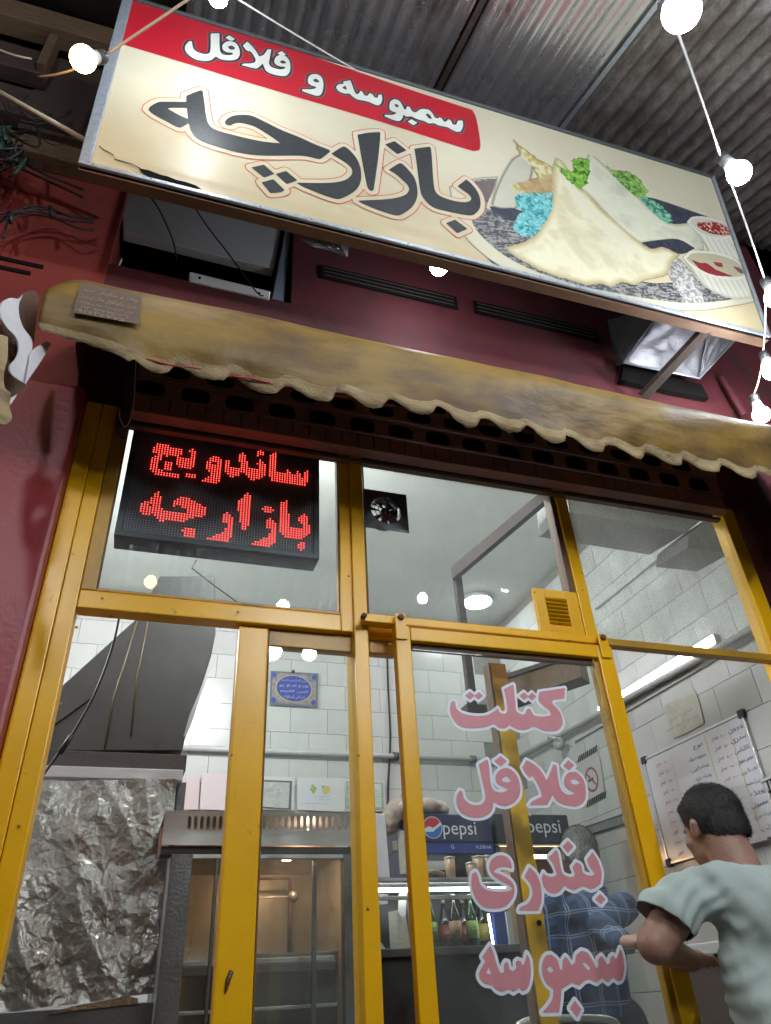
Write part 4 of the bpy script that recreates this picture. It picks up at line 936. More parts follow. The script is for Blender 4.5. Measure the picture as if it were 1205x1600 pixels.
lay([(1086, 350), (1100, 346), (1120, 348), (1138, 356), (1147, 368), (1120, 367), (1098, 360)], lambda d: mixc((.22, .015, .012), (.60, .40, .32), sm(N3, .50, .68)), .003, wob=.004)
lay([(1066, 402), (1085, 428), (1100, 446), (1120, 459), (1150, 468), (1175, 466), (1183, 452), (1168, 425), (1120, 415)], bowl)
lay([(1067, 402), (1080, 392), (1120, 395), (1152, 407), (1170, 426), (1164, 434), (1140, 437), (1100, 428), (1076, 412)], lambda d: mixc((.62, .60, .50), (.42, .38, .26), sm(d, .010, .022)))
lay([(1080, 406), (1095, 411), (1105, 412), (1118, 421), (1146, 432), (1120, 431), (1096, 422)], lambda d: mixc((.20, .015, .025), (.32, .04, .05), N2), .003, wob=.004)
lay([(1114, 409), (1128, 411), (1130, 418), (1120, 416)], lambda d: mixc((.22, .03, .03), (.34, .06, .05), N2)); lay([(1145, 416), (1156, 419), (1166, 428), (1155, 426)], lambda d: mixc((.12, .05, .10), (.2, .1, .1), N2))
col[..., :3] *= .90
col[..., 3] = alpha
keep = alpha > .01; cell = keep[:-1, :-1] | keep[1:, :-1] | keep[:-1, 1:] | keep[1:, 1:]
pts_ = np.stack([GU, GV], -1); O_ = np.array(ps.o); U_ = np.array(ps.u); V_ = np.array(ps.v); Nn = np.array(ps.n)
W3 = O_ + GU[..., None] * U_ + GV[..., None] * V_ + Nn * .0008 - np.array(sg.location)
used = np.zeros(keep.shape, bool); used[:-1, :-1] |= cell; used[1:, :-1] |= cell; used[:-1, 1:] |= cell; used[1:, 1:] |= cell
idx = -np.ones(keep.shape, int); idx[used] = np.arange(used.sum()); jj, ii = np.where(cell)
fcs = np.stack([idx[jj, ii], idx[jj, ii + 1], idx[jj + 1, ii + 1], idx[jj + 1, ii]], -1)
me = bpy.data.meshes.new('food_print'); me.from_pydata(W3[used].tolist(), [], fcs.tolist())
ca = me.color_attributes.new('print', 'FLOAT_COLOR', 'POINT'); ca.data.foreach_set('color', col[used].astype(np.float32).ravel())
m = bpy.data.materials.new('printed_food_photo'); m.use_nodes = True; t_ = m.node_tree; b_ = t_.nodes['Principled BSDF']; b_.inputs['Roughness'].default_value = .42; b_.inputs['Specular IOR Level'].default_value = .3
at_ = t_.nodes.new('ShaderNodeAttribute'); at_.attribute_name = 'print'; t_.links.new(at_.outputs['Color'], b_.inputs['Base Color']); t_.links.new(at_.outputs['Alpha'], b_.inputs['Alpha'])
me.materials.append(m); fpo = link(bpy.data.objects.new('food_print', me), sg); fpo['label'] = 'printed picture of folded flatbreads, herbs and two sauce bowls on a plate'
# torn strip along the lower edge and the crack above it
poly_flat('torn_gap', ps, [(216, 263), (232, 267), (262, 277), (306, 291), (316, 297), (290, 293), (268, 288), (240, 281), (224, 273)], M['black'], .0034, sg, n=3, rag=.7)
crk = [(155, 229), (162, 235), (172, 240), (178, 244), (179, 250), (190, 253), (205, 257), (219, 264)]
poly_flat('crack', ps, [(x, y - .8) for x, y in crk] + [(x, y + .8) for x, y in crk[::-1]], M['black'], .0034, sg, n=1)
# diagonal steel stay under the sign
st = thing('sign_stay', 'dark steel strut running from the wall up under the right end of the sign', 'strut', P(1005, 618, 2.1))
a, b = P(1003, 618, 2.10), P(1104, 510, 1.735)
prism('stay_bar', [a, a + Vector((.03, 0, -.02)), b + Vector((.03, 0, -.02)), b], (0, .02, .03), M['wood_dark'], st)
# torn foil scrap hanging below the sign
sc_ = [P(470, 372, 1.8), P(500, 375, 1.79), P(530, 380, 1.78), P(546, 383, 1.8), P(543, 402, 1.78), P(534, 397, 1.8), P(515, 389, 1.8), P(490, 384, 1.79)]
M['foil_scrap'] = mat('wrinkled_film', (.16, .16, .17), .25, .6, (.45, .45, .47), 40, .8, 1.0, 50)
o = prism('foil_scrap', sc_, (0, .006, 0), M['foil_scrap']); tag(o, 'torn scrap of shiny film hanging under the sign edge', 'scrap')

# ================================================================== METAL DUCT ELBOW at right
dt = thing('metal_duct', 'dented galvanised duct elbow coming out of the red wall', 'duct', P(1060, 560, 2.1))
A1, B1, C1_, D1_ = P(974, 568, 2.07), P(1092, 592, 2.07), P(1155, 524, 1.88), P(1029, 492, 1.88)
D0 = P(952, 515, 2.12); 
def gridquad(name, q, m, parent, n=22, amp=.006, thick=.004, f=6):
    vs = []; fs = []
    nn = (q[1] - q[0]).cross(q[3] - q[0]).normalized()
    for j in range(n + 1):
        for i in range(n + 1):
            s, t = i / n, j / n; p = q[0].lerp(q[1], s).lerp(q[3].lerp(q[2], s), t)
            vs.append(p + nn * amp * (noise.noise(Vector((s * f, t * f * .5, 3.1))) + .4 * noise.noise(Vector((s * f * 3, t * f, 8)))))
    for j in range(n):
        for i in range(n): a = j * (n + 1) + i; fs.append((a, a + 1, a + n + 2, a + n + 1))
    o = mk(name, vs, fs, m, parent, True)
    if thick: s_ = o.modifiers.new('sheet', 'SOLIDIFY'); s_.thickness = thick
    return o
gridquad('underside', [A1, B1, P(1104, 514, 1.88), D1_], M['duct'], dt, amp=.012)
gridquad('cheek', [B1, B1 + Vector((.004, 0, 0)), C1_, P(1106, 514, 1.88)], M['duct'], dt, amp=.012)
prism('left_side', [A1, D1_, P(1010, 485, 1.92), P(950, 500, 2.14), P(964, 572, 2.14)], (-.004, 0, 0), M['steel_dark'], dt)
tube('rim', [A1 + Vector((0, -.005, 0)), B1 + Vector((0, -.005, 0)), C1_ + Vector((0, -.005, 0))], .006, M['galv'], dt, 6)
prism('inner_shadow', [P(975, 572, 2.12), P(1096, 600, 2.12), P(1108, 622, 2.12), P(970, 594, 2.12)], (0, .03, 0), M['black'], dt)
o = sweep([P(1128, 590, 2.12), P(1164, 650, 2.1)], .02, 6); o = mk('wall_pipe', o[0], o[1], M['red_wall']); tag(o, 'short dark red pipe on the wall right of the duct', 'pipe')

# ================================================================== CORRUGATED CANOPY ROOF
RZ, RS = 4.62, .40
def rz(x, y): return RZ + RS * y
M['corr'] = mat('old_corrugated_steel', (.66, .67, .69), .27, .8, (.46, .42, .43), 3, .6, .05, 20, stretch=(1.2, .5, 1), rvar=.06, dirt=(.13, .10, .095), dirt_scale=2.6, dirt_lo=.56, dirt_hi=.74)
M['corr2'] = mat('rusty_corrugated_steel', (.30, .28, .27), .5, .45, (.10, .08, .07), 30, .8, .5, 120, stretch=(1, .6, 1), dirt=(.07, .05, .04), dirt_scale=3, dirt_lo=.45, dirt_hi=.7)
rf = thing('canopy_roof', 'sloping corrugated sheet roof over the shopfront', 'roof', (1, 0, 4.7))
def sheet_roof(x0, x1, y0, y1, pitch, amp, m, lift=0.0, wav=False):
    vs = []; fs = []; per = 8; n = int((x1 - x0) / pitch * per); ny = 12
    for i in range(n + 1):
        x = x0 + pitch * i / per; h = amp * math.cos(2 * math.pi * i / per)
        for j in range(ny + 1):
            y = y0 + (y1 - y0) * j / ny
            vs.append((x, y, rz(x, y) + lift + h + .008 * noise.noise(Vector((x * 1.2, y * 2, lift * 50)))))
    for i in range(n):
        for j in range(ny):
            a = i * (ny + 1) + j; fs.append((a, a + 1, a + ny + 2, a + ny + 1))
    o = mk('roof_sheet', vs, fs, m, rf, True); s_ = o.modifiers.new('sheet', 'SOLIDIFY'); s_.thickness = .003
    return o
def roofpt(px, py):
    d = ray(px, py); t = (RZ - CAMZ) / (d.z - RS * d.y); return CAM + d * t
xa = roofpt(725, 60).x; xb = roofpt(940, 120).x
PT = (xb - xa) / 9.5
sheet_roof(-.25, xa - .02, -1.6, 2.14, PT, PT * .17, M['corr'], .015)
sheet_roof(xa + .03, xb, -1.6, 2.14, PT, PT * .17, M['corr'], .0)
sheet_roof(xb - .04, 4.6, .72, 2.14, PT * 1.25, PT * .2, M['corr2'], .035)
sheet_roof(xb - .06, 4.6, -1.6, .60, PT * 1.25, PT * .16, M['corr2'], .30)
sheet_roof(-3.2, -.28, -1.6, .2, .076, .010, M['corr2'], .10)
# flashing strips between the sheets
for xx, ww, m_ in ((xa - .005, .03, 'wood_dark'), (xb - .01, .025, 'galv')):
    prism('flashing', [(xx - ww / 2, -1.6, rz(0, -1.6) - .020), (xx + ww / 2, -1.6, rz(0, -1.6) - .020), (xx + ww / 2, 2.13, rz(0, 2.13) - .020), (xx - ww / 2, 2.13, rz(0, 2.13) - .020)], (0, 0, .006), M[m_], rf)
# dark cover added above the gap to darken it and the reflections
prism('upper_cover', [(-4, -6, 5.2), (6, -6, 5.2), (6, 2.4, 6.2), (-4, 2.4, 6.2)], (0, 0, .05), M['dark'], rf)

# timbers and clutter left of the sign
tf = thing('roof_timbers', 'dark old timber framing left of the signboard', 'timber', (-1, 2.1, 5))
def tbeam(name, pa_, pb_, Y, hgt, dep, m): 
    a, b = P(*pa_, Y), P(*pb_, Y)
    d = (b - a).normalized(); 
    return prism(name, [a - d * .0, b, b + Vector((0, 0, -hgt)), a + Vector((0, 0, -hgt))], (0, dep, 0), m, tf, .004)
tbeam('beam', (-60, -25), (230, 60), 1.95, .16, .10, M['wood'])
tbeam('beam', (-60, 45), (82, 85), 2.02, .20, .08, M['wood_dark'])
tbeam('beam', (84, 36), (98, 40), 1.98, .40, .08, M['wood'])
tbeam('beam', (-60, 110), (140, 165), 2.06, .22, .08, M['wood_dark'])
tbeam('beam', (-60, 180), (140, 236), 2.08, .12, .08, M['wood'])
tbeam('board', (96, 40), (210, 70), 2.10, 1.0, .06, M['wood_dark'])
box('soffit_board', -3.0, 2.6, 2.13, 2.16, 5.0, 5.6, M['wood_dark'], tf)
box('wall_behind', -3.2, -.38, 2.35, 2.40, 4.9, 6.0, M['dark'], tf)
po = tube('cream_pipe', [P(-30, 128, 1.75), P(132, 218, 1.80)], .011, M['pipe_cream']); tag(po, 'thin cream pipe slanting down to the lower left corner of the sign', 'pipe')
po = tube('slack_cable', sag(P(-20, 68, 1.9), P(50, 92, 1.9), .02), .005, M['cord']); tag(po, 'short pale cord across the dark timbers at upper left', 'cord')
# cable bundles on the left wall
def cables(name, runs, label, Y=2.05, r=.006, j=.004, m='cable'):
    t = thing(name, label, 'cables', P(*runs[0][0], Y))
    for run in runs: tube('cable', smoothpath([P(x, y, Y + random.uniform(-.02, .02)) for x, y in run], 5), r, M[m], t, 6)
    return t
cables('cable_bundle', [[(-10, 245), (30, 262), (80, 285), (130, 308)], [(-10, 262), (30, 255), (70, 272), (132, 297)], [(-10, 235), (25, 240), (50, 250)]], 'two black cables sloping across the faded red wall')
t = cables('cable_bundle', [[(-10, 352), (15, 340), (45, 322), (80, 327), (110, 338), (146, 341)], [(-10, 335), (20, 332), (60, 330), (100, 343), (146, 348)], [(-10, 360), (10, 338), (60, 326), (95, 334), (146, 344)], [(5, 372), (20, 340), (75, 338), (120, 356), (146, 360)]], 'bunch of four black wires tied across the red wall above the awning', r=.005)
for q in ((80, 332), (16, 340)): 
    for k in range(4): tube('tie', [P(q[0] - 3 + k, q[1] - 9, 2.02), P(q[0] + k, q[1], 2.0), P(q[0] + 2 - k, q[1] + 10, 2.02)], .007, M['cable'], t, 6)
# tangled wire nest
tn = thing('wire_tangle', 'dark tangle of old wires under the timbers at upper left', 'wires', P(20, 235, 2.0))
for k in range(15):
    c0 = (random.uniform(-20, 42), random.uniform(205, 255)); pts = []
    for i in range(6): pts.append(P(c0[0] + random.uniform(-26, 26), c0[1] + random.uniform(-22, 26), random.uniform(1.9, 2.05)))
    tube('wire', smoothpath(pts, 4), random.uniform(.003, .006), M['cable'] if k % 4 else mat('green_wire_%d' % k, (.02, .06, .045), .6), tn, 5)
for k in range(9):
    a = (random.uniform(0, 60), random.uniform(150, 200)); b = (a[0] + random.uniform(30, 90), a[1] + random.uniform(-10, 50))
    tube('wire', sag(P(*a, 2.0), P(*b, 2.0), random.uniform(.02, .12)), .003, M['cable'], tn, 5)
hw = tube('hanging_wire', smoothpath([P(158, 362, 2.2), P(160, 395, 2.2), P(150, 420, 2.2), P(160, 432, 2.2), P(180, 425, 2.2), P(190, 405, 2.2)]), .004, M['cord_white']); tag(hw, 'pale wire looping in the dark recess left of the white unit', 'wire')
for pts in ([(233, 305), (250, 330), (270, 375), (276, 405)], [(303, 322), (325, 355), (360, 400), (400, 455), (412, 462)]):
    o = tube('barbed_wire', smoothpath([P(x, y, 2.12) for x, y in pts], 5), .0035, M['cable']); tag(o, 'rusty wire across the white unit, %s one' % ('left' if pts[0][0] < 300 else 'right'), 'wire')

# ================================================================== STRING OF BULBS
M['bulb_cool'] = emission('cool_white_lamp', (.86, .93, 1.0), 230.0)
M['bulb_warm'] = emission('warm_white_lamp', (1.0, .52, .20), 34.0)
M['bulb_base'] = mat('bulb_plastic_base', (.55, .55, .55), .4); M['socket'] = mat('black_bulb_socket', (.02, .02, .02), .5)
M['bulb_dim'] = emission('dim_white_lamp', (.86, .93, 1.0), 90.0)
def bulb(pos, label, r=.036, warm=False, axis=(0, 0, -1), s=1.0):
    t = thing('light_bulb', label, 'light bulb', pos, 'round bulbs strung under the canopy')
    ax = Vector(axis).normalized()
    prof = [(0, r * 1.0)] + [(r * math.sin(a), r * math.cos(a)) for a in np.linspace(.25, 2.35, 10)] + [(r * .55, -r * .95)]
    lathe('globe', prof, pos, M['bulb_warm' if warm else 'bulb_cool' if s == 1.0 else 'bulb_dim'], t, 20, ax)
    lathe('base', [(r * .56, -r * .93), (r * .62, -r * 1.1), (r * .50, -r * 1.9), (0, -r * 1.9)], pos, M['bulb_base'], t, 14, ax)
    lathe('socket', [(r * .54, -r * 1.85), (r * .56, -r * 2.9), (r * .2, -r * 3.1), (0, -r * 3.1)], pos, M['socket'], t, 12, ax)
    return t, Vector(pos) - ax * r * 3.0
B = {}
B['w'] = bulb(P(130, 92, 1.28), 'warm glowing bulb beside the upper left corner of the sign', .040, True, (-.35, -.25, -.9))
B['t'] = bulb(P(341, -5, 1.25), 'bulb cut by the top edge, hanging over the red band of the sign', .036, False, (0, -.1, -1))
B['a'] = bulb(P(1065, 18, .42), 'largest and nearest glowing bulb, at the top right', .040, False, (-.15, -.2, -1))
B['b'] = bulb(P(1155, 270, .92), 'bulb below the nearest one, beside the top right corner of the sign', .040, False, (.15, -.15, -1))
B['c'] = bulb(P(1210, 465, 1.4), 'bulb cut by the right edge, at the lower right corner of the sign', .040, False)
B['d'] = bulb(P(1206, 580, 1.7), 'bulb cut by the right edge, between the sign and the awning', .040, False)
B['e'] = bulb(P(1190, 648, 1.86), 'bulb resting just above the right end of the awning', .040, False)
B['f'] = bulb(P(686, 417, 1.84), 'bulb half hidden behind the lower edge of the sign', .040, False, (0, 0, -1), .4)
# unseen bulbs: some read from pane reflections, others added for front and roof light
for i, (x, y, z, wm, r_) in enumerate(((-.95, -1.3, 4.0, False, .10), (1.0, -1.5, 3.8, False, .085), (2.16, -2.0, 3.75, False, .105), (1.1, .72, 4.42, False, .040), (2.0, -.5, 3.89, False, .04), (2.50, -.05, 3.82, False, .04), (.95, -.8, 3.85, False, .05), (-.05, -.6, 3.84, True, .045))):
    B[i] = bulb((x, y, z), ['bulb at the far left of the string behind the viewer', 'bulb behind the viewer in line with the door', 'bulb farthest behind the viewer', 'bulb just above the frame, lighting the corrugated sheets', 'small bulb second from the wall side', 'small bulb near the roof edge', 'bulb over the pavement in front of the door', 'warm bulb over the pavement at the left'][i], r_, wm)
def cord(a, b, s, m='cord_white', label='', r=.0035):
    o = tube('lamp_cable', sag(a, b, s), r, M[m]); tag(o, label, 'cord', 'cords of the bulb string')
cord(B['a'][1], B['b'][1], .02, 'cord_white', 'light cord from the nearest bulb to the next one below')
cord(B['b'][1] + Vector((0, 0, -.02)), B['c'][1], .03, 'cord_white', 'light cord running down the right edge past the sign')
cord(B['c'][1], B['d'][1], .02, 'cord_white', 'light cord between the two bulbs cut by the right edge')
cord(B['d'][1], B['e'][1], .02, 'cord', 'thin reddish cord down to the bulb above the awning')
cord(B['w'][1], P(330, -25, 1.1), .0, 'cord', 'orange-lit cord crossing the upper left corner of the sign', .0045)
cord(B['w'][1], P(60, 120, 1.45), .03, 'cord', 'twisted cord left of the warm bulb')
cord(B['a'][1], (.4, -.2, 4.3), .05, 'cord_white', 'light cord leading up out of the frame above the nearest bulb')
cord(B['t'][1], B['f'][1] + Vector((-.1, -.1, 1.1)), .02, 'cord_white', 'light cord above the sign')

# ================================================================== INTERIOR
# tubes
def tube_light(name, a, b, label, r=.014, s=34.0, depth=.02):
    t = thing('tube_light', label, 'tube light', a)
    a = Vector(a); b = Vector(b); d = (b - a).normalized()
    sx = -1 if a.x > 0 else 1                      # batten on the wall, lamp strip facing the room
    w0 = RX - .006 if sx < 0 else -1.199
    box('housing', min(w0, w0 + sx * .040), max(w0, w0 + sx * .040), min(a.y, b.y), max(a.y, b.y), a.z - .030, a.z + .030, M['pipe_white'], t, .004)
    m = emission('tube_emission_%g' % s, (.90, .95, 1.0), s)
    xs = w0 + sx * .041; y0, y1 = min(a.y, b.y) + .01, max(a.y, b.y) - .01; vs = []; n = 8
    for k in range(n + 1):
        an = math.pi * k / n; vs += [(xs + sx * .016 * math.sin(an), y0, a.z + .026 * math.cos(an)), (xs + sx * .016 * math.sin(an), y1, a.z + .026 * math.cos(an))]
    mk('lamp_tube', vs, [(2 * k, 2 * k + 1, 2 * k + 3, 2 * k + 2) for k in range(n)], m, t, True)
    return t
tube_light('t', (2.995, 4.18, 2.855), (2.995, 2.98, 2.855), 'long bright fluorescent tube on the right tiled wall', .029, 24)
tube_light('t', (-1.15, 4.4, 3.2), (-1.15, 3.2, 3.2), 'fluorescent tube on the left wall inside', .026, 250)
tb_ = thing('ceiling_lamp', 'round globe lamp hanging from the ceiling behind the LED display', 'ceiling lamp', (.6, 3.05, 4.08))  # hidden globe added to brighten the interior and its ceiling
lathe('lamp_globe', [(.10 * math.sin(a), .10 * math.cos(a)) for a in np.linspace(0, math.pi, 12)], (.6, 3.05, 3.96), emission('ceiling_lamp_light', (.93, .97, 1.0), 260), tb_, 24)
lathe('lamp_rod', [(.012, .1), (.012, .16), (0, .16)], (.6, 3.05, 3.96), M['pipe_white'], tb_, 10)
tc_ = thing('ceiling_lamp', 'bright round lamp on the ceiling seen through the middle upper pane', 'ceiling lamp', (2.64, 5.05, 4.09))
lathe('lamp_disc', [(0, 0), (.12, 0), (.12, .04), (0, .04)], (2.64, 5.05, 4.075), emission('far_ceiling_lamp_light', (.90, .95, 1.0), 26), tc_, 24)
lathe('lamp_rim', [(.121, .01), (.13, .01), (.13, .042), (.121, .042)], (2.64, 5.05, 4.075), M['pipe_white'], tc_, 24)
tr_ = thing('cable_tray', 'thin white cable conduit under the fluorescent tube', 'conduit', (3.03, 3.5, 2.75))
box('tray', 3.03, 3.047, 2.6, 4.6, 2.762, 2.775, M['pipe_white'], tr_)
# pipes along the walls
def PB(px, py, off=.0): return P(px, py, BY - off)
def PR(px, py, off=.0): return PX(px, py, RX - off)
zp = PB(500, 1180).z
bp_ = thing('wall_pipe', 'pale water pipe running along the tiled walls', 'pipe', (1, BY - .05, zp))
tube('pipe', [(.15, BY - .05, zp), (2.96, BY - .05, zp)], .021, M['pipe_white'], bp_, 10)
zr_ = PR(890, 1150, .05).z
tube('pipe', [(RX - .05, BY - .06, zp), (RX - .05, 2.6, zr_ - .02)], .021, M['pipe_white'], bp_, 10)
for x in (1.95, 2.62): lathe('clamp', [(.024, 0), (.034, 0), (.034, .04), (.024, .04)], (x, BY - .05, zp), M['steel_dark'], bp_, 10, (1, 0, 0))
v = PR(874, 1162, .07); lathe('valve', [(0, -.03), (.04, -.03), (.05, 0), (.04, .03), (0, .03)], v, M['pipe_white'], bp_, 10, (-1, 0, .3)); tube('valve_handle', [v + Vector((-.05, -.06, .02)), v + Vector((-.05, .06, .06))], .01, M['alu'], bp_, 6)
o = tube('wall_cable', smoothpath([PB(604, 960, .02), PB(606, 1060, .02), PB(610, 1150, .02), PB(607, 1220, .02), PB(606, 1275, .02)]), .008, M['cable']); tag(o, 'black cable running down the back tiles between the two yellow posts', 'cable')
o = tube('hanging_cable', smoothpath([P(188, 955, 2.7), P(176, 1010, 2.7), P(150, 1080, 2.7), P(112, 1150, 2.7), P(92, 1177, 2.7), P(60, 1222, 2.7)]), .0045, M['cable']); tag(o, 'long black cable hanging in front of the extractor hood', 'cable')
tube('cable_joint', [P(112, 1150, 2.69), P(104, 1162, 2.69), P(93, 1177, 2.69)], .010, M['cable'], o, 6)

# extractor hood
hd = thing('extractor_hood', 'greasy dark sheet steel extractor hood and duct on the left', 'hood', P(180, 1170, 3.6))
HY = 3.6
prism('duct', [P(x, y, HY) for x, y in [(336, 900), (337, 990), (330, 1025), (310, 1085), (292, 1140), (285, 1173), (40, 1173), (50, 1110), (90, 1077), (216, 964), (250, 900)]], (0, .75, 0), M['hood'], hd, .004)
prism('shoulder_plate', [P(x, y, HY - .012) for x, y in [(70, 1098), (150, 1083), (140, 1092), (74, 1140)]], (0, .01, 0), M['hood'], hd)
prism('bright_edge', [P(x, y, HY - .006) for x, y in [(331, 1026), (333, 1028), (302, 1125), (290, 1152), (287, 1150), (296, 1118), (312, 1080)]], (0, .02, 0), M['alu'], hd)  # reflection along the hood edge, built as a pale metal strip
for xs in ((216, 965, 178, 1090, 164, 1170), (232, 965, 214, 1060, 205, 1150)):
    tube('seam', [P(xs[0], xs[1], HY - .002), P(xs[2], xs[3], HY - .002), P(xs[4], xs[5], HY - .002)], .005, mat('grease_run', (.075, .055, .02), .4), hd, 5)
box('lip', P(40, 1185, 3.5).x, P(291, 1185, 3.5).x, 3.45, 4.3, P(180, 1200, 3.45).z, P(180, 1175, 3.45).z, M['dark'], hd, .004)
box('gutter', P(40, 1185, 3.40).x, P(288, 1185, 3.40).x, 3.36, 3.46, P(180, 1219, 3.38).z, P(180, 1201, 3.38).z, M['steel'], hd, .004)
box('side_leg', P(270, 1300, 3.4).x, P(284, 1300, 3.4).x, 3.40, 3.5, .3, P(180, 1219, 3.4).z, M['steel_dark'], hd, .003)
# foil-covered splash wall
fo = thing('foil_screen', 'crumpled aluminium foil sheet lining the cooker splash wall', 'foil', P(150, 1400, 3.3))
m = bpy.data.materials.new('crumpled_foil'); m.use_nodes = True; t_ = m.node_tree; b_ = t_.nodes['Principled BSDF']
b_.inputs['Metallic'].default_value = .7; b_.inputs['Roughness'].default_value = .34; b_.inputs['Base Color'].default_value = (.50, .49, .46, 1)
tc = t_.nodes.new('ShaderNodeTexCoord'); hgt = None
for sc_f, st_, kd in ((3.0, .6, 'F1'), (7.5, .32, 'F1'), (18, .11, 'F1')):
    nn = t_.nodes.new('ShaderNodeTexNoise'); nn.inputs['Scale'].default_value = sc_f * .6; nn.inputs['Detail'].default_value = 3; t_.links.new(tc.outputs['Object'], nn.inputs['Vector'])
    ad = t_.nodes.new('ShaderNodeVectorMath'); ad.operation = 'MULTIPLY_ADD'; ad.inputs[1].default_value = (.25,) * 3; t_.links.new(nn.outputs['Color'], ad.inputs[0]); t_.links.new(tc.outputs['Object'], ad.inputs[2])
    vo = t_.nodes.new('ShaderNodeTexVoronoi'); vo.inputs['Scale'].default_value = sc_f; vo.feature = 'DISTANCE_TO_EDGE' if sc_f < 10 else 'F1'; t_.links.new(ad.outputs[0], vo.inputs['Vector'])
    mm = t_.nodes.new('ShaderNodeMath'); mm.operation = 'MULTIPLY_ADD'; mm.inputs[1].default_value = st_; t_.links.new(vo.outputs['Distance'], mm.inputs[0])
    if hgt is not None: t_.links.new(hgt, mm.inputs[2])
    else: mm.inputs[2].default_value = 0
    hgt = mm.outputs[0]
bpn = t_.nodes.new('ShaderNodeBump'); bpn.inputs['Strength'].default_value = .8; bpn.inputs['Distance'].default_value = .045
t_.links.new(hgt, bpn.inputs['Height']); t_.links.new(bpn.outputs[0], b_.inputs['Normal'])
nd = t_.nodes.new('ShaderNodeTexNoise'); nd.inputs['Scale'].default_value = 1.6; nd.inputs['Detail'].default_value = 6; t_.links.new(tc.outputs['Object'], nd.inputs['Vector'])
rm = t_.nodes.new('ShaderNodeMapRange'); rm.inputs[1].default_value = .45; rm.inputs[2].default_value = .66; t_.links.new(nd.outputs['Fac'], rm.inputs[0])
mx = t_.nodes.new('ShaderNodeMix'); mx.data_type = 'RGBA'; mx.inputs[6].default_value = (.25, .245, .23, 1); mx.inputs[7].default_value = (.13, .12, .10, 1)
t_.links.new(rm.outputs[0], mx.inputs[0]); t_.links.new(mx.outputs[2], b_.inputs['Base Color'])
M['foil'] = m
def foil_grid(name, q, n, amp):
    vs = []; fs = []; nn = (q[1] - q[0]).cross(q[3] - q[0]).normalized()
    if nn.y > 0: nn = -nn
    for j in range(n + 1):
        for i in range(n + 1):
            s, t = i / n, j / n; p = q[0].lerp(q[1], s).lerp(q[3].lerp(q[2], s), t)
            # ridged noise folds running diagonally
            c = Vector((s * 5 + t * 2.5, t * 4 - s, 1.0)); h = 0
            for o_ in range(5):
                k = 2 ** o_; h += (1 - abs(noise.noise(Vector((c.x * k * .55, c.y * k * .5, o_ * 7.3)))) * 2.2) / (k ** 1.35)
            vs.append(p + nn * h * amp)
    for j in range(n):
        for i in range(n): a = j * (n + 1) + i; fs.append((a, a + 1, a + n + 2, a + n + 1))
    return mk(name, vs, fs, M['foil'], fo, True)
foil_grid('foil_sheet', [P(-40, 1590, 3.25), P(246, 1552, 3.25), P(276, 1219, 3.36), P(30, 1222, 3.36)], 130, .014)
prism('cooker_edge', [P(-40, 1585, 3.15), P(225, 1566, 3.15), P(240, 1566, 3.15), P(238, 1640, 3.15), P(-60, 1640, 3.15)], (0, .1, 0), M['steel_dark'], fo, .003)
prism('grease_strip', [P(75, 1585, 3.14), P(110, 1573, 3.14), P(200, 1556, 3.14), P(216, 1560, 3.14), P(216, 1568, 3.14), P(110, 1580, 3.14)], (0, .02, 0), mat('baked_grease', (.30, .20, .12), .8, 0, (.08, .05, .03), 30, .8, 1, 80), fo)
box('side_panel', P(255, 1400, 3.25).x, P(262, 1400, 3.25).x, 3.2, 3.3, .3, P(262, 1270, 3.25).z, M['steel_dark'], fo, .002)

# heated display cabinet
wc = thing('heated_cabinet', 'stainless heated display cabinet with slotted top panel and lit inside', 'cabinet', P(420, 1400, 3.0))
WCY = 3.0; wx0, wx1 = P(256, 1290, WCY).x, P(566, 1300, WCY).x
wz1 = P(400, 1269, WCY).z; wz2 = P(400, 1321, WCY).z; plw = Plane((0, WCY, CAMZ), (1, 0, 0), (0, 0, 1))
cs = [([(wx0, wz2 - CAMZ), (wx1 - .045, wz2 - CAMZ), (wx1 - .045, wz1 - CAMZ), (wx0, wz1 - CAMZ)], 1)]
for k in range(27):
    pxx = 296 + k * 9.75
    if pxx > 548: break
    u = plw.uv(pxx, 1286)[0]; va = plw.uv(pxx, 1297)[1]; vb = plw.uv(pxx, 1275)[1]
    cs.append((oval(u, (va + vb) / 2, .0125, vb - va), -1))
F_ = Field(cs, .0024, .004); flat('slotted_panel', plw, field_mesh(F_, F_.d), M['steel'], 0, wc)
box('end_post', wx1 - .044, wx1 + .03, WCY - .002, WCY + .06, .3, wz1, M['steel_dark'], wc, .003)
box('top_lid', wx0, wx1 + .03, WCY + .003, WCY + .66, wz1 - .006, wz1, M['steel'], wc)
box('vent_liner', wx0, wx1 - .05, WCY + .25, WCY + .26, wz2, wz1 - .01, mat('warm_lit_liner', (.55, .32, .22), .5, .3), wc)
dz = P(400, 1334, WCY).z
box('drip_recess', wx0, wx1 - .045, WCY + .02, WCY + .10, dz, wz2 - .001, M['dark'], wc)
fx = [P(x, 1400, WCY).x for x in (262, 296, 538, 552)]
box('door_post', fx[0], fx[1], WCY + .002, WCY + .05, .3, dz - .001, M['steel_dark'], wc, .003)
box('door_post', fx[2], fx[3], WCY + .002, WCY + .05, .3, dz - .001, M['steel_dark'], wc, .003)
box('door_rail', fx[1], fx[2], WCY + .004, WCY + .05, P(400, 1341, WCY).z, dz - .001, M['steel'], wc, .002)
M['liner'] = mat('cabinet_liner_steel', (.55, .54, .52), .34, .5, (.33, .31, .29), 2.5, .8, .15, 30, rvar=.1, dirt=(.16, .11, .08), dirt_scale=3, dirt_lo=.55, dirt_hi=.75)
zi = P(400, 1333, WCY).z + .01
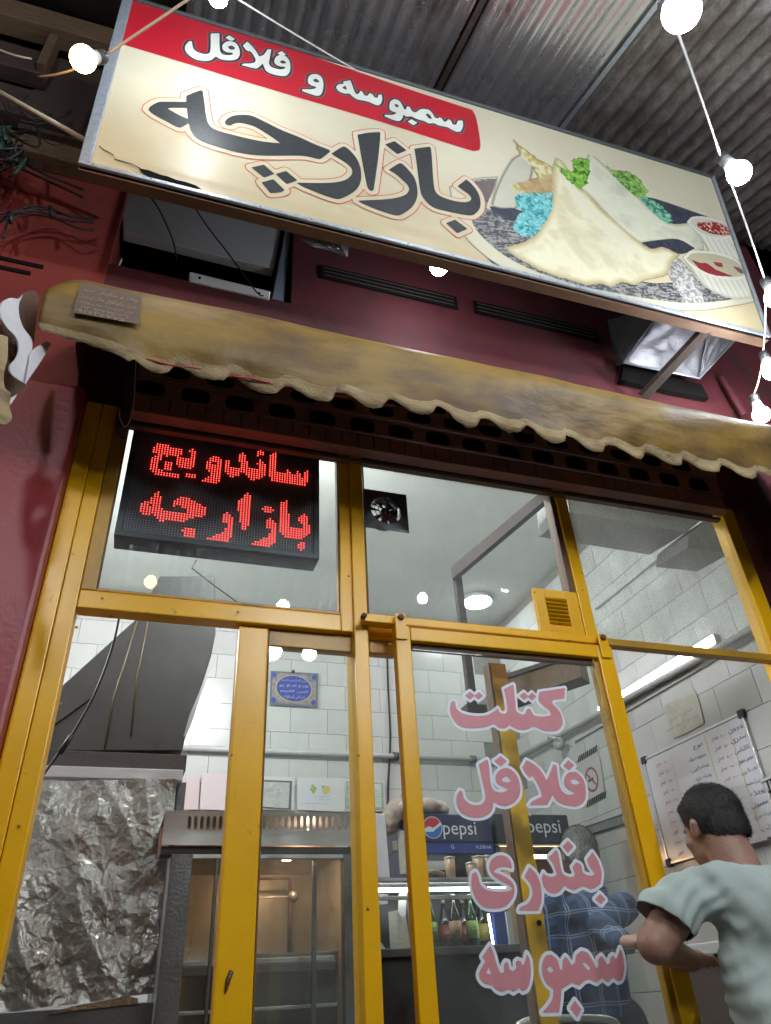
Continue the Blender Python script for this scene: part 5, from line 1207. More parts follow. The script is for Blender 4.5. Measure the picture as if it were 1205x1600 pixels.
box('inner_back', fx[0], fx[3], WCY + .60, WCY + .61, .3, zi, M['liner'], wc); box('inner_side', fx[3] - .015, fx[3], WCY + .051, WCY + .60, .3, zi, M['liner'], wc)
box('inner_side', fx[0], fx[0] + .015, WCY + .051, WCY + .60, .3, zi, M['liner'], wc); box('inner_roof', fx[0], fx[3], WCY + .051, WCY + .61, zi, zi + .01, M['liner'], wc)
lathe('cabinet_lamp', [(0, -.012), (.02, -.010), (.025, 0), (.02, .010), (0, .012)], (P(435, 1350, 3.3).x, 3.12, zi - .005), emission('cabinet_lamp_light', (1.0, .55, .28), 190), wc, 14)
lathe('vent_lamp', [(0, -.03), (.03, -.02), (.03, .02), (0, .03)], (P(482, 1286, 3.15).x, 3.15, (wz1 + wz2) / 2), emission('vent_lamp_light', (1.0, .72, .5), 16), wc, 14)
box('glass_divider', P(488, 1400, 3.02).x, P(494, 1400, 3.02).x, 3.01, 3.03, .3, P(400, 1341, WCY).z, M['steel_dark'], wc, .002)
box('glass_divider', P(333, 1400, 3.02).x, P(338, 1400, 3.02).x, 3.01, 3.03, .3, P(400, 1341, WCY).z, M['steel_dark'], wc, .002)
for yy, th in ((1500, .018), (1512, .028), (1574, .012)):
    zz = P(450, yy, 3.12).z; box('shelf_rail', fx[0] + .02, P(522 if yy < 1560 else 527, yy, 3.12).x, 3.11, 3.13, zz - th / 2, zz + th / 2, M['steel'] if yy != 1512 else M['steel_dark'], wc, .003)
zz = P(450, 1506, 3.3).z; box('shelf', fx[0] + .02, fx[3] - .03, 3.16, 3.58, zz - .01, zz, M['liner'], wc)
tube('skewer', [P(380, 1404, 3.25), P(455, 1401, 3.25)], .003, M['steel'], wc, 6); lathe('skewer_disc', [(0, 0), (.022, .002), (.012, .02), (0, .022)], P(458, 1401, 3.24), M['alu'], wc, 12, (0, -1, .2)); tube('skewer_tip', [P(458, 1400, 3.24), P(460, 1414, 3.24)], .006, M['alu'], wc, 6, [.006, .0005])
tube('inner_rod', [P(453, 1373, 3.4), P(452, 1496, 3.4)], .008, M['brown'], wc, 6); tube('inner_rod', [P(400, 1373, 3.4), P(453, 1373, 3.4)], .005, M['brown'], wc, 6)
pane('cabinet_glass', fx[1] / 3.0, fx[2] / 3.0, -.3, (P(400, 1341, WCY).z - CAMZ) / 3.0, 3.04, glass('cabinet_glass', .03, .07, (.5, .45, .42), 3), wc)
# things on the back wall
plb = Plane((0, BY - .012, CAMZ), (1, 0, 0), (0, 0, 1))
def wallsheet(nm, px, m, lift, parent=None, cat=None, label=None, n=1):
    o = poly_flat(nm, plb, px, m, lift, parent, None, n, 10); s_ = o.modifiers.new('t', 'SOLIDIFY'); s_.thickness = .002
    if cat: tag(o, label, cat)
    return o
pq = thing('calligraphy_plaque', 'small square plaque with blue oval of calligraphy and gold flowers', 'plaque', P(460, 1077, BY - .02))
wallsheet('plaque_board', [(423, 1049), (497, 1053), (496, 1106), (421, 1102)], mat('plaque_border', (.10, .12, .16), .35), .010, pq)
wallsheet('plaque_field', [(426, 1052), (494, 1056), (493, 1103), (424, 1099)], mat('plaque_flower_field', (.40, .30, .14), .35, 0, (.05, .08, .26), 45, 1, detail=2), .014, pq)
ov = [(458.5 + 27 * math.cos(a), 1077.5 + 20 * math.sin(a) + 2 * math.cos(a)) for a in np.linspace(0, 2 * math.pi, 25)[:-1]]
wallsheet('plaque_oval_border', [(458.5 + (x - 458.5) * 1.08, 1077.5 + (y - 1077.5) * 1.08) for x, y in ov], mat('plaque_gold', (.42, .33, .15), .4), .017, pq)
wallsheet('plaque_oval', ov, mat('plaque_blue', (.015, .035, .26), .3), .020, pq)
m_cal = mat('plaque_calligraphy', (.38, .42, .62), .4)
for k, s_ in enumerate(('بسم الله الرحمن الرحیم', 'الله لا اله الا هو', 'الحی القیوم', 'له ما فی السماوات')):
    s_ = s_.replace('ا ل', 'ال'); u, v = plb.uv(458.5, 1068 + k * 8.5); wd = (.20, .235, .22, .17)[k]
    text('calligraphy', ''.join(c_ for c_ in s_ if c_ in FORMS or c_ == ' '), plb, u, v, .030, m_cal, .0235, pq, wd, align='C')
for q in ((428, 1056), (490, 1060), (489, 1099), (427, 1095)): wallsheet('corner_flower', [(q[0] + 4 * math.cos(a), q[1] + 4 * math.sin(a)) for a in np.linspace(0, 6.28, 9)[:-1]], mat('plaque_blue_flower', (.03, .07, .32), .4) if q[0] < 430 and q[1] < 1060 else bpy.data.materials['plaque_blue'], .0205, pq)
lathe('nail', [(0, 0), (.012, 0), (.012, .02), (0, .02)], P(458, 1050, BY - .03), M['dark'], pq, 8, (0, -1, 0))
o = thing('framed_notice', 'pinkish white board leaning above the cabinet, left of the wide post', 'notice', P(330, 1240, BY - .05))
wallsheet('board', [(292, 1213), (312, 1213), (309, 1266), (287, 1266)], mat('pink_board', (.58, .46, .45), .6), .02, o); wallsheet('board', [(315, 1210), (362, 1211), (360, 1268), (311, 1266)], mat('pink_board_front', (.60, .50, .50), .6), .03, o)
o = thing('framed_certificate', 'old grey certificate in a silvery frame with film cover', 'certificate', P(430, 1240, BY - .02))
wallsheet('mount', [(400, 1213), (460, 1215), (459, 1267), (396, 1265)], M['paper'], .010, o); wallsheet('frame', [(400, 1219), (456, 1221), (454, 1266), (398, 1263)], M['steel_dark'], .014, o); wallsheet('sheet', [(402, 1222), (452, 1224), (450, 1264), (400, 1261)], mat('old_certificate', (.40, .385, .355), .25, 0, (.5, .49, .47), 12, .8, .8, 30), .018, o)
for k in range(4): u, v = plb.uv(436, 1236 + k * 4); text('print_line', 'گواهی پروانه کسب و سلامت', plb, u, v, .016, M['gray_ink'], .0215, o, .16, align='R')
o = thing('notice_sheet', 'white sheet with green and yellow fruit picture and fine print', 'notice', P(500, 1240, BY - .02))
wallsheet('paper', [(464, 1215), (538, 1217), (539, 1269), (464, 1266)], M['paper'], .010, o); wallsheet('print_area', [(472, 1223), (516, 1225), (515, 1257), (471, 1255)], mat('print_area', (.56, .56, .60), .7), .013, o)
for (cx_, cy_, r_, m_) in ((488, 1229, 2.8, 'print_herb'), (491, 1233, 3, 'print_herb'), (486, 1234, 2.6, 'print_herb'), (489, 1238, 2.8, 'print_herb'), (504, 1230, 2, 'print_herb')):
    wallsheet('fruit', [(cx_ + r_ * math.cos(a), cy_ + r_ * math.sin(a)) for a in np.linspace(0, 6.28, 9)[:-1]], bpy.data.materials[m_], .016, o)
wallsheet('fruit', [(509 + 6 * math.cos(a), 1235 + 6.5 * math.sin(a)) for a in np.linspace(0, 6.28, 13)[:-1]], mat('yellow_fruit', (.55, .42, .10), .6), .0165, o)
u, v = plb.uv(514, 1247); text('print_line', 'شرکت تولیدی و پخش', plb, u, v, .016, M['gray_ink'], .0165, o, .12, align='R')
u, v = plb.uv(514, 1252); text('print_line', 'مواد غذایی', plb, u, v, .014, M['gray_ink'], .0165, o, .10, align='R')
o = thing('licence_certificate', 'green bordered licence certificate partly behind the yellow centre post', 'certificate', P(570, 1240, BY - .02))
wallsheet('mount', [(538, 1218), (601, 1221), (603, 1268), (541, 1268)], M['paper'], .009, o); wallsheet('border', [(540, 1221), (598, 1223), (599, 1265), (541, 1265)], mat('green_border', (.18, .30, .22), .5, 0, (.4, .45, .36), 30, .8), .013, o); wallsheet('sheet', [(544, 1224), (594, 1226), (595, 1262), (545, 1262)], mat('certificate_sheet', (.50, .56, .50), .6), .016, o)
for x, m_ in ((545.5, (.1, .35, .15)), (547.2, (.6, .6, .6)), (548.9, (.5, .06, .05))): wallsheet('flag_stripe', [(x, 1226), (x + 1.6, 1226), (x + 1.8, 1258), (x + .2, 1258)], mat('flag', m_, .6), .0185, o)
wallsheet('portrait_photo', [(553, 1224), (559, 1224), (559, 1231), (553, 1231)], M['ink'], .0185, o)
for k in range(5): u, v = plb.uv(592, 1238 + k * 4.5); text('print_line', 'پروانه کسب اتحادیه اغذیه', plb, u, v, .014, M['gray_ink'], .019, o, .22, align='R')

# refrigerators
M['navy'] = mat('navy_fridge_panel', (.018, .022, .075), .3, 0, (.014, .016, .055), 4, .4, coat=.3)
M['navy2'] = mat('blue_fridge_strip', (.02, .035, .20), .3)
M['blackpanel'] = mat('black_fridge_panel', (.018, .020, .032), .3, coat=.3)
M['white_print'] = mat('white_print', (.62, .64, .68), .4)
FR = 4.40
f1 = thing('drinks_fridge', 'navy drinks fridge with pepsi lettering and round logo, stuffed cover on top', 'fridge', (1.9, FR, .3))
f1x0, f1x1 = P(655, 1290, FR).x - .04, P(769, 1300, FR).x
ft = P(700, 1272, FR).z; fb_ = P(700, 1315, FR).z
box('header', f1x0, f1x1, FR, FR + .68, fb_, ft, M['navy'], f1, .008)
box('side_wall', f1x0, f1x0 + .03, FR + .03, FR + .68, .3, fb_ - .001, M['navy'], f1, .003)
box('side_wall', f1x1 - .03, f1x1, FR + .03, FR + .68, .3, fb_ - .001, M['steel_dark'], f1, .003)
box('blue_strip', f1x0, f1x1, FR + .01, FR + .05, P(700, 1333, FR).z, fb_ - .002, M['navy2'], f1, .002)
box('back_liner', f1x0 + .03, f1x1 - .03, FR + .62, FR + .64, .3, P(700, 1333, FR).z, mat('grey_liner', (.22, .24, .25), .5), f1)
pf = Plane((0, FR - .001, CAMZ), (1, 0, 0), (0, 0, 1))
u0, v0 = pf.uv(693, 1304); u1, _ = pf.uv(745, 1306)
text('lettering', 'pepsi', pf, u0, pf.uv(693, 1311)[1], pf.uv(720, 1284)[1] - pf.uv(720, 1311)[1], M['white_print'], .002, f1, u1 - u0, fa=False)
lu, lv = pf.uv(676, 1293); rr_ = abs(pf.uv(690, 1293)[0] - lu)
def disc(nm, fn, m, lift):
    pts = [pf.w(lu + a, lv + b, lift) for a, b in fn]; bm = bmesh.new(); f = bm.faces.new([bm.verts.new(p) for p in pts]); bmesh.ops.triangulate(bm, faces=[f]); bm.verts.index_update()
    o = mk(nm, [v.co.copy() for v in bm.verts], [[v.index for v in q.verts] for q in bm.faces], m, f1); bm.free(); return o
ang = np.linspace(0, 2 * math.pi, 33)[:-1]
disc('logo_disc', [(rr_ * 1.08 * math.cos(a), rr_ * 1.08 * math.sin(a)) for a in ang], M['white_print'], .002)
wv_t = [(rr_ * math.cos(a), rr_ * math.sin(a)) for a in np.linspace(.55, math.pi + .15, 16)] + [(-rr_ * .4, rr_ * .12), (0, -.02 * rr_), (rr_ * .4, .15 * rr_)]
disc('logo_red', wv_t, mat('logo_red', (.42, .02, .04), .4), .003)
wv_b = [(rr_ * math.cos(a), rr_ * math.sin(a)) for a in np.linspace(math.pi + .45, 2 * math.pi + .25, 16)] + [(rr_ * .4, -.12 * rr_), (0, -.42 * rr_), (-rr_ * .5, -.42 * rr_)]
disc('logo_blue', wv_b, mat('logo_blue', (.02, .12, .42), .4), .003)
u, v = pf.uv(705, 1326); text('strip_mark', 'G.', pf, u, v, .022, M['white_print'], .001, f1, fa=False)
u, v = pf.uv(745, 1326); text('strip_mark', 'R.DENA', pf, u, v, .018, M['white_print'], .001, f1, .10, fa=False)
# taped papers on its left side
for px in ([(622, 1300), (636, 1296), (640, 1364), (626, 1366)], [(614, 1314), (622, 1313), (622, 1329), (615, 1328)]):
    o = prism('taped_paper', [PX(x, y, f1x0 - .004) for x, y in px], (-.004, 0, 0), M['paper_old']); tag(o, '%s paper taped on the navy side of the pepsi fridge' % ('long beige' if px[0][0] == 622 else 'tiny square'), 'paper')
# cloth / plastic heaped on top
def lump(name, pts, m, parent=None, vox=.02, amp=.02):
    pass
f2 = thing('black_fridge', 'black drinks fridge with pepsi lettering, right of the navy one', 'fridge', (2.5, FR, .3))
f2x0, f2x1 = P(773, 1290, FR + .05).x, P(890, 1295, FR + .05).x
F2Y = FR + .05; f2t = P(830, 1272, F2Y).z; f2b = P(840, 1318, F2Y).z
box('header', f2x0, f2x1, F2Y, F2Y + .6, f2b, f2t, M['blackpanel'], f2, .008)
box('silver_edge', f2x0, f2x1 - .02, F2Y + .01, F2Y + .04, f2b - .012, f2b - .001, M['alu'], f2)
box('side_wall', f2x1 - .03, f2x1, F2Y + .03, F2Y + .6, .3, f2b - .002, M['blackpanel'], f2); box('side_wall', f2x0, f2x0 + .03, F2Y + .03, F2Y + .6, .3, f2b - .002, M['steel_dark'], f2)
box('inner_back', f2x0 + .03, f2x1 - .03, F2Y + .45, F2Y + .47, .3, f2b - .02, mat('cream_liner', (.48, .42, .36), .5), f2)
tube('inner_lamp', [(f2x0 + .05, F2Y + .10, P(850, 1334, F2Y).z), (f2x1 - .05, F2Y + .10, P(850, 1334, F2Y).z)], .012, emission('orange_tube_light', (1.0, .60, .30), 26), f2, 8)
pf2 = Plane((0, F2Y - .001, CAMZ), (1, 0, 0), (0, 0, 1))
u0, _ = pf2.uv(825, 1300); u1, _ = pf2.uv(877, 1302)
text('lettering', 'pepsi', pf2, u0, pf2.uv(830, 1308)[1], pf2.uv(850, 1281)[1] - pf2.uv(850, 1308)[1], M['white_print'], .002, f2, u1 - u0, fa=False)

# glass display case with lit top on the counter
CY = 3.2
zt, zm, zb = P(690, 1371, CY).z, P(690, 1480, CY).z, .3
cx0, cx1 = P(586, 1480, CY).x, P(808, 1480, CY).x + .04
ctr = thing('serving_counter', 'black fronted serving counter inside the shop', 'counter', (1.4, CY, .3))
box('counter_top', cx0 - .6, cx1 + .05, CY - .03, CY + .5, zm - .03, zm, M['steel_dark'], ctr, .004)
box('counter_front', cx0 - .6, cx1 + .02, CY, CY + .45, .3, zm - .031, mat('black_front', (.022, .022, .024), .4, 0, (.035, .034, .034), 6, .6), ctr, .003)
dc = thing('display_case', 'glass display case of bottles with a white light strip', 'display case', (1.4, CY, zm))
xd = P(586, 1400, CY).x; xe = P(800, 1400, CY).x + .03
box('top_slab', xd, xe, CY, CY + .45, zt - .014, zt, M['steel'], dc, .002)
box('top_rail', xd, xe, CY - .004, CY + .02, P(690, 1379, CY).z, zt - .015, M['steel_dark'], dc, .002)
tube('light_strip', [(xd + .01, CY + .03, P(690, 1388, CY).z), (xe - .01, CY + .03, P(690, 1388, CY).z)], .008, emission('case_light', (.92, .95, 1.0), 14), dc, 8)
box('white_rail', xd, xe, CY - .002, CY + .012, P(690, 1405, CY).z, P(690, 1399, CY).z, M['pipe_white'], dc, .001)
for xx in (xd, P(638, 1400, CY).x, xe - .012): box('case_post', xx, xx + .012, CY, CY + .012, zm, zt - .015, M['alu'], dc)
box('back_panel', xd, xe, CY + .43, CY + .44, zm, zt - .015, mat('case_back', (.05, .055, .055), .3), dc)
pane('case_glass', xd / CY, xe / CY, (zm - CAMZ) / CY, (zt - .015 - CAMZ) / CY, CY - .001, glass('case_glass', .03, .03, (.6, .6, .6), 4), dc)
tube('side_light', [P(763, 1428, CY + .05), P(771, 1476, CY + .05)], .005, emission('case_side_light', (.92, .95, 1.0), 14), dc, 6)
box('blue_panel', P(772, 1450, CY + .06).x, P(790, 1450, CY + .06).x, CY + .05, CY + .07, zm, P(780, 1425, CY + .06).z, M['navy2'], dc)
box('white_panel', P(792, 1450, CY + .05).x, P(800, 1450, CY + .05).x, CY + .04, CY + .06, zm, P(780, 1425, CY + .06).z, M['white'], dc)
m_gl = {}
def bottle(px, body, lab, cap, label, Yb=3.30, hgt=.20):
    pos = P(px, 1476, Yb); pos.z = zm + .001
    t = thing('bottle', label, 'bottle', pos, 'bottles in the glass display case')
    r = .026
    lathe('glass_body', [(0, 0), (r, .002), (r, .105), (r * .75, .13), (r * .38, .155), (r * .36, .185), (0, .185)], pos, body, t, 14)
    lathe('label_band', [(r * 1.02, .03), (r * 1.02, .095)], pos, lab, t, 14)
    lathe('cap', [(r * .46, .180), (r * .46, .197), (0, .198)], pos, cap, t, 10)
    # short writing on the label
    pt = Plane((pos.x, pos.y - r * 1.03, pos.z), (1, 0, 0), (0, 0, 1)); text('label_writing', 'دلستر', pt, 0, .058, .016, M['white_print'], .001, t, .03, align='C')
m_dk = mat('dark_bottle_glass', (.02, .016, .010), .08, coat=.5); m_gn = mat('green_bottle_glass', (.012, .045, .018), .08, coat=.5)
m_cap = mat('bottle_cap', (.35, .36, .36), .4, .5)
lo_, lg_, lr_, ly_ = mat('orange_label', (.42, .15, .05), .5, 0, (.5, .42, .3), 14, .5), mat('green_label', (.06, .25, .06), .5, 0, (.45, .42, .08), 20, .7), mat('red_label', (.20, .03, .02), .5), mat('yellow_label', (.45, .34, .05), .5)
bottle(676, m_gn, lg_, m_cap, 'green labelled bottle at the left end of the row in the glass case', 3.28)
bottle(697, m_dk, lr_, m_cap, 'dark bottle with a red label, second from the left', 3.42)
bottle(714, m_dk, lo_, m_cap, 'tall dark bottle with an orange label, in front', 3.26)
bottle(741, m_gn, lg_, m_cap, 'green bottle with a green and yellow label, in front', 3.27)
bottle(728, m_dk, lr_, m_cap, 'dark bottle half hidden between the orange and green labelled ones', 3.44)
bottle(757, m_dk, ly_, m_cap, 'dark bottle with a yellow label at the right end', 3.42)
for k, (px, hh, r_) in enumerate(((705, .085, .024), (737, .062, .021), (750, .088, .026), (764, .09, .024))):
    pos = P(px, 1371, CY + .08); pos.z = zt + .001
    t = thing('tumbler', ['tall beige filled tumbler standing alone on the display case', 'short tumbler second on the display case', 'wide beige tumbler on the display case behind the lettering', 'tumbler at the right end on top of the display case'][k], 'tumbler', pos, 'tumblers on the display case')
    lathe('cup', [(r_ * .82, 0), (r_, hh)], pos, mat('beige_sauce', (.45, .32, .21), .35), t, 16); lathe('cup_lid', [(r_ * 1.05, hh), (r_ * 1.08, hh + .006), (0, hh + .012)], pos, mat('cup_lid_plastic', (.55, .53, .48), .35), t, 16)
o = tube('bread_stack', smoothpath([P(668, 1366, CY + .1), P(680, 1362, CY + .1), P(694, 1368, CY + .1)]), .012, mat('bread_crust', (.25, .19, .13), .8)); tag(o, 'flat bread lying on the display case left of the tumblers', 'bread')
# cardboard and paper inside the case, left bay
for i, (px, Y, m_, lab) in enumerate((([(607, 1425), (632, 1420), (642, 1482), (610, 1482)], 3.30, 'paper_old', 'brown cardboard sheet standing in the left bay of the display case'),
                               ([(624, 1392), (636, 1391), (634, 1430), (628, 1434), (622, 1425)], 3.27, 'paper', 'crumpled pale paper strip hanging in the left bay of the display case'),
                               ([(588, 1396), (606, 1397), (606, 1412), (590, 1414)], 3.40, 'white', 'white card behind the light strip in the left bay'),
                               ([(590, 1468), (597, 1474), (603, 1483), (591, 1483)], 3.24, 'paper', 'small white paper corner at the foot of the left bay'))):
    o = prism('paper_piece', [P(x, y, Y) for x, y in px], (0, .004, 0), M[m_]); tag(o, lab, 'paper')
o = prism('white_box', [P(585, 1271, 3.9), P(602, 1272, 3.9), P(610, 1372, 3.9), P(588, 1372, 3.9)], (0, .3, 0), M['white'], None, .004); tag(o, 'stacked white cartons between the centre post and the navy fridge', 'carton')

# right wall items
plR = Plane((RX - .004, 0, CAMZ), (0, -1, 0), (0, 0, 1))
def rsheet(nm, px, m, lift, parent=None, n=1, th=.002, ang=10):
    o = poly_flat(nm, plR, px, m, lift, parent, None, n, ang); s_ = o.modifiers.new('t', 'SOLIDIFY'); s_.thickness = th; return o
wb = thing('whiteboard', 'whiteboard price list handwritten in blue and red Persian on the right wall', 'whiteboard', PX(1090, 1230, RX))
wy1, wy0 = 3.87, 3.0; wzt, wzb = CAMZ + .3045 * 3.87, CAMZ + .156 * 3.87
box('board', RX - .018, RX - .006, wy0, wy1, wzb, wzt, mat('gloss_whiteboard', (.60, .60, .62), .25, 0, (.56, .56, .58), 6, .4), wb)
for a_, b_2, c_, d_ in ((wy0 - .012, wy1 + .012, wzt, wzt + .014), (wy0 - .012, wy1 + .012, wzb - .014, wzb), (wy0 - .014, wy0, wzb, wzt), (wy1, wy1 + .014, wzb, wzt)):
    box('frame', RX - .024, RX - .004, a_, b_2, c_, d_, M['alu'], wb, .002)
for yy in (wy0 - .004, wy1 + .004):
    for zz in (wzt + .004, wzb - .004): box('corner_cap', RX - .028, RX - .004, yy - .022, yy + .022, zz - .022, zz + .022, M['ink'], wb, .006)
box('pen_tray', RX - .06, RX - .02, 3.05, 3.5, wzb - .03, wzb - .018, M['alu'], wb, .002)
pw = Plane((RX - .0185, wy1, wzb), (0, -1, 0), (0, 0, 1)); BW, BH = wy1 - wy0, wzt - wzb
for u in (.755, .565, .245): o = mk('column_line', [pw.w(u - .002, .02, .001), pw.w(u + .002, .02, .001), pw.w(u + .002, BH - .02, .001), pw.w(u - .002, BH - .02, .001)], [(0, 1, 2, 3)], M['yellow_ink'], wb)
items = ['فلافل', 'بندری', 'کالباس', 'سوسیس مخصوص', 'هات داگ پنیری', 'همبرگر مخصوص', 'ویژه', 'معمولی', 'فیله مرغ', 'کتلت']
prices = ['۴۰۰۰۰', '۵۵۰۰۰', '۵۰۰۰۰', '۶۵۰۰۰', '۷۰۰۰۰', '۸۰۰۰۰', '۷۰۰۰۰', '۶۰۰۰۰', '۶۵۰۰۰', '۴۵۰۰۰']
for i, s_ in enumerate(items):
    v = BH - .068 - i * .0545; wdt = min(.022 * len(s_), .105) + .01
    text('handwriting', s_, pw, .862, v, .027, M['blue_ink'], .0015, wb, wdt, align='R', slant=-.15, rot=random.uniform(-.03, .05))
    text('handwriting', prices[i], pw, .735, v + .004, .013, M['red_ink'], .0015, wb, .05, align='R', slant=-.15, rot=.04)
    text('handwriting', 'تومان', pw, .665, v, .025, M['red_ink'], .0015, wb, .055, align='R', slant=-.15, rot=.08)
for i, s_ in enumerate(['نوع', 'سمبوسه ساده', 'پیتزایی', 'نوشابه خانواده']):
    v = BH - .068 - i * .0545; text('handwriting', s_, pw, .535, v, .027, M['blue_ink'], .0015, wb, min(.022 * len(s_), .13) + .015, align='R', slant=-.15)
for i in range(10):
    v = BH - .068 - i * .0545
    if i < 6: text('handwriting', ['۵۰۰۰', '۲۰۰۰', '۱۵۰۰۰', '۳۰۰۰', '۲۵۰۰', '۳۰۰۰'][i], pw, .230, v + .004, .013, M['red_ink'], .0015, wb, .05, align='R', slant=-.15)
    text('handwriting', 'تومان', pw, .150, v, .025, M['red_ink'], .0015, wb, .055, align='R', slant=-.15, rot=.08)
nt_ = thing('paper_notice', 'creased yellowed paper notice taped above the whiteboard', 'notice', PX(1070, 1115, RX))
rsheet('sheet', [(1039, 1105), (1052, 1094), (1075, 1088), (1087, 1078), (1094, 1096), (1102, 1130), (1078, 1144), (1054, 1154), (1047, 1130)], M['paper_old'], .006, nt_)
for q, s_ in (((1084, 1108), 'لطفا قبل از سفارش'), ((1093, 1117), 'فیش خود را دریافت نمایید')):
    u, v = plR.uv(*q); text('print_line', s_, plR, u, v - .01, .022, M['gray_ink'], .0085, nt_, .22 if 'لطفا' in s_ else .30, align='R')
ns_ = thing('no_smoking_sign', 'no smoking sign sheet with hatched bands on the right wall', 'sign', PX(925, 1215, RX))
rsheet('sheet', [(909, 1196), (938, 1182), (946, 1236), (918, 1252)], mat('sign_sheet', (.50, .47, .44), .6), .005, ns_)
uc, vc = plR.uv(926, 1218); ru = abs(plR.uv(936, 1213)[0] - uc)
def ring(r0, r1, m, nm, lift): 
    n = 28; vs = []; fs = []
    for k in range(n):
        a = 2 * math.pi * k / n; vs += [plR.w(uc + r0 * math.cos(a), vc + r0 * math.sin(a), lift), plR.w(uc + r1 * math.cos(a), vc + r1 * math.sin(a), lift)]
    for k in range(n): j = (k + 1) % n; fs.append((2 * k, 2 * j, 2 * j + 1, 2 * k + 1))
    return mk(nm, vs, fs, m, ns_)
mrd = mat('sign_maroon', (.25, .06, .10), .5)
ring(ru * .80, ru, mrd, 'ban_ring', .0075)
def rq(nm, pts, m, lift): return mk(nm, [plR.w(uc + a, vc + b, lift) for a, b in pts], [tuple(range(len(pts)))], m, ns_)
rq('cigarette', [(-ru * .55, -.008), (ru * .3, -.008), (ru * .3, .008), (-ru * .55, .008)], M['ink'], .0078)
rq('ban_bar', [(-ru * .62, ru * .5), (-ru * .5, ru * .62), (ru * .62, -ru * .5), (ru * .5, -ru * .62)], mrd, .0084)
for s_, e_, n_ in (((904, 1192), (934, 1174), 9), ((918, 1262), (948, 1246), 9)):
    for k in range(n_):
        t = k / n_; x = s_[0] + (e_[0] - s_[0]) * t; y = s_[1] + (e_[1] - s_[1]) * t
        o = rsheet('hazard_stripe', [(x, y), (x + 1.7, y - 1), (x + 3.4, y - 12), (x + 1.7, y - 11)], M['ink'], .007, ns_)
u, v = plR.uv(978, 1423); u2, _ = plR.uv(944, 1430)
wt = text('wall_lettering', 'دوپیـازه'.replace('ـ', ''), plR, u, v - .0, .085, M['ink'], .003, None, abs(u - u2), align='R'); tag(wt, 'black Persian word written on the tiles beside the plaid shirted man', 'lettering')
# slotted trunking
def trunk(pa_, pb_, h, label):
    a, b = PR(*pa_, .02), PR(*pb_, .02)
    t = thing('cable_trunking', label, 'trunking', a); d = b - a; Ln = d.length; dn = d.normalized(); up = Vector((0, 0, 1))
    prism('trunk_base', [a, b, b + up * h, a + up * h], (.015, 0, 0), M['ink'], t)
    prism('trunk_rim', [a + up * h, b + up * h, b + up * (h + .012), a + up * (h + .012)], (-.012, 0, 0), M['alu'], t)
    n = int(Ln / .022)
    for k in range(n):
        p = a + dn * (k * .022); prism('tooth', [p + up * .004, p + dn * .010 + up * .004, p + dn * .010 + up * (h - .004), p + up * (h - .004)], (-.006, 0, 0), M['steel'], t)
trunk((885, 1316), (990, 1283), .055, 'grey slotted cable trunking on the wall behind the plaid shirted man')
trunk((1197, 1240), (1225, 1226), .05, 'slotted cable trunking at the right edge beyond the whiteboard')

# ledge / counter under the open serving window
lg = thing('window_counter', 'steel topped counter with dark front at the serving window', 'counter', (2.0, 2.4, .0))
zc = P(1000, 1478, 2.35).z
box('counter_top', .79 * 2.35, 3.0, 2.18, 2.52, zc - .035, zc, M['steel'], lg, .004); box('counter_front', .80 * 2.35, 2.98, 2.22, 2.48, 0.3, zc - .036, mat('dark_brown_front', (.045, .032, .026), .6, 0, (.06, .045, .035), 5, .6), lg)
o = prism('till_box', [P(930, 1498, 2.6), P(992, 1490, 2.6), P(994, 1480, 2.6), P(931, 1487, 2.6)], (0, .2, 0), M['ink'], None, .003); tag(o, 'low black till drawer on the counter by the plaid man\'s hand', 'till')
ch = thing('chair', 'chair with a rounded steel back rail at the bottom edge', 'chair', P(890, 1640, 2.5))
tube('back_rail', smoothpath([P(815, 1600, 2.45), P(835, 1594, 2.45), P(900, 1591, 2.45), P(950, 1593, 2.45), P(966, 1604, 2.45), P(970, 1625, 2.45), P(972, 1800, 2.5)]), .011, M['alu'], ch, 8)
tube('back_rail', smoothpath([P(815, 1600, 2.45), P(808, 1625, 2.45), P(808, 1800, 2.5)]), .011, M['alu'], ch, 8)
prism('seat_back', [P(828, 1604, 2.46), P(950, 1601, 2.46), P(958, 1700, 2.47), P(820, 1700, 2.47)], (0, .02, 0), M['dark'], ch, .004)

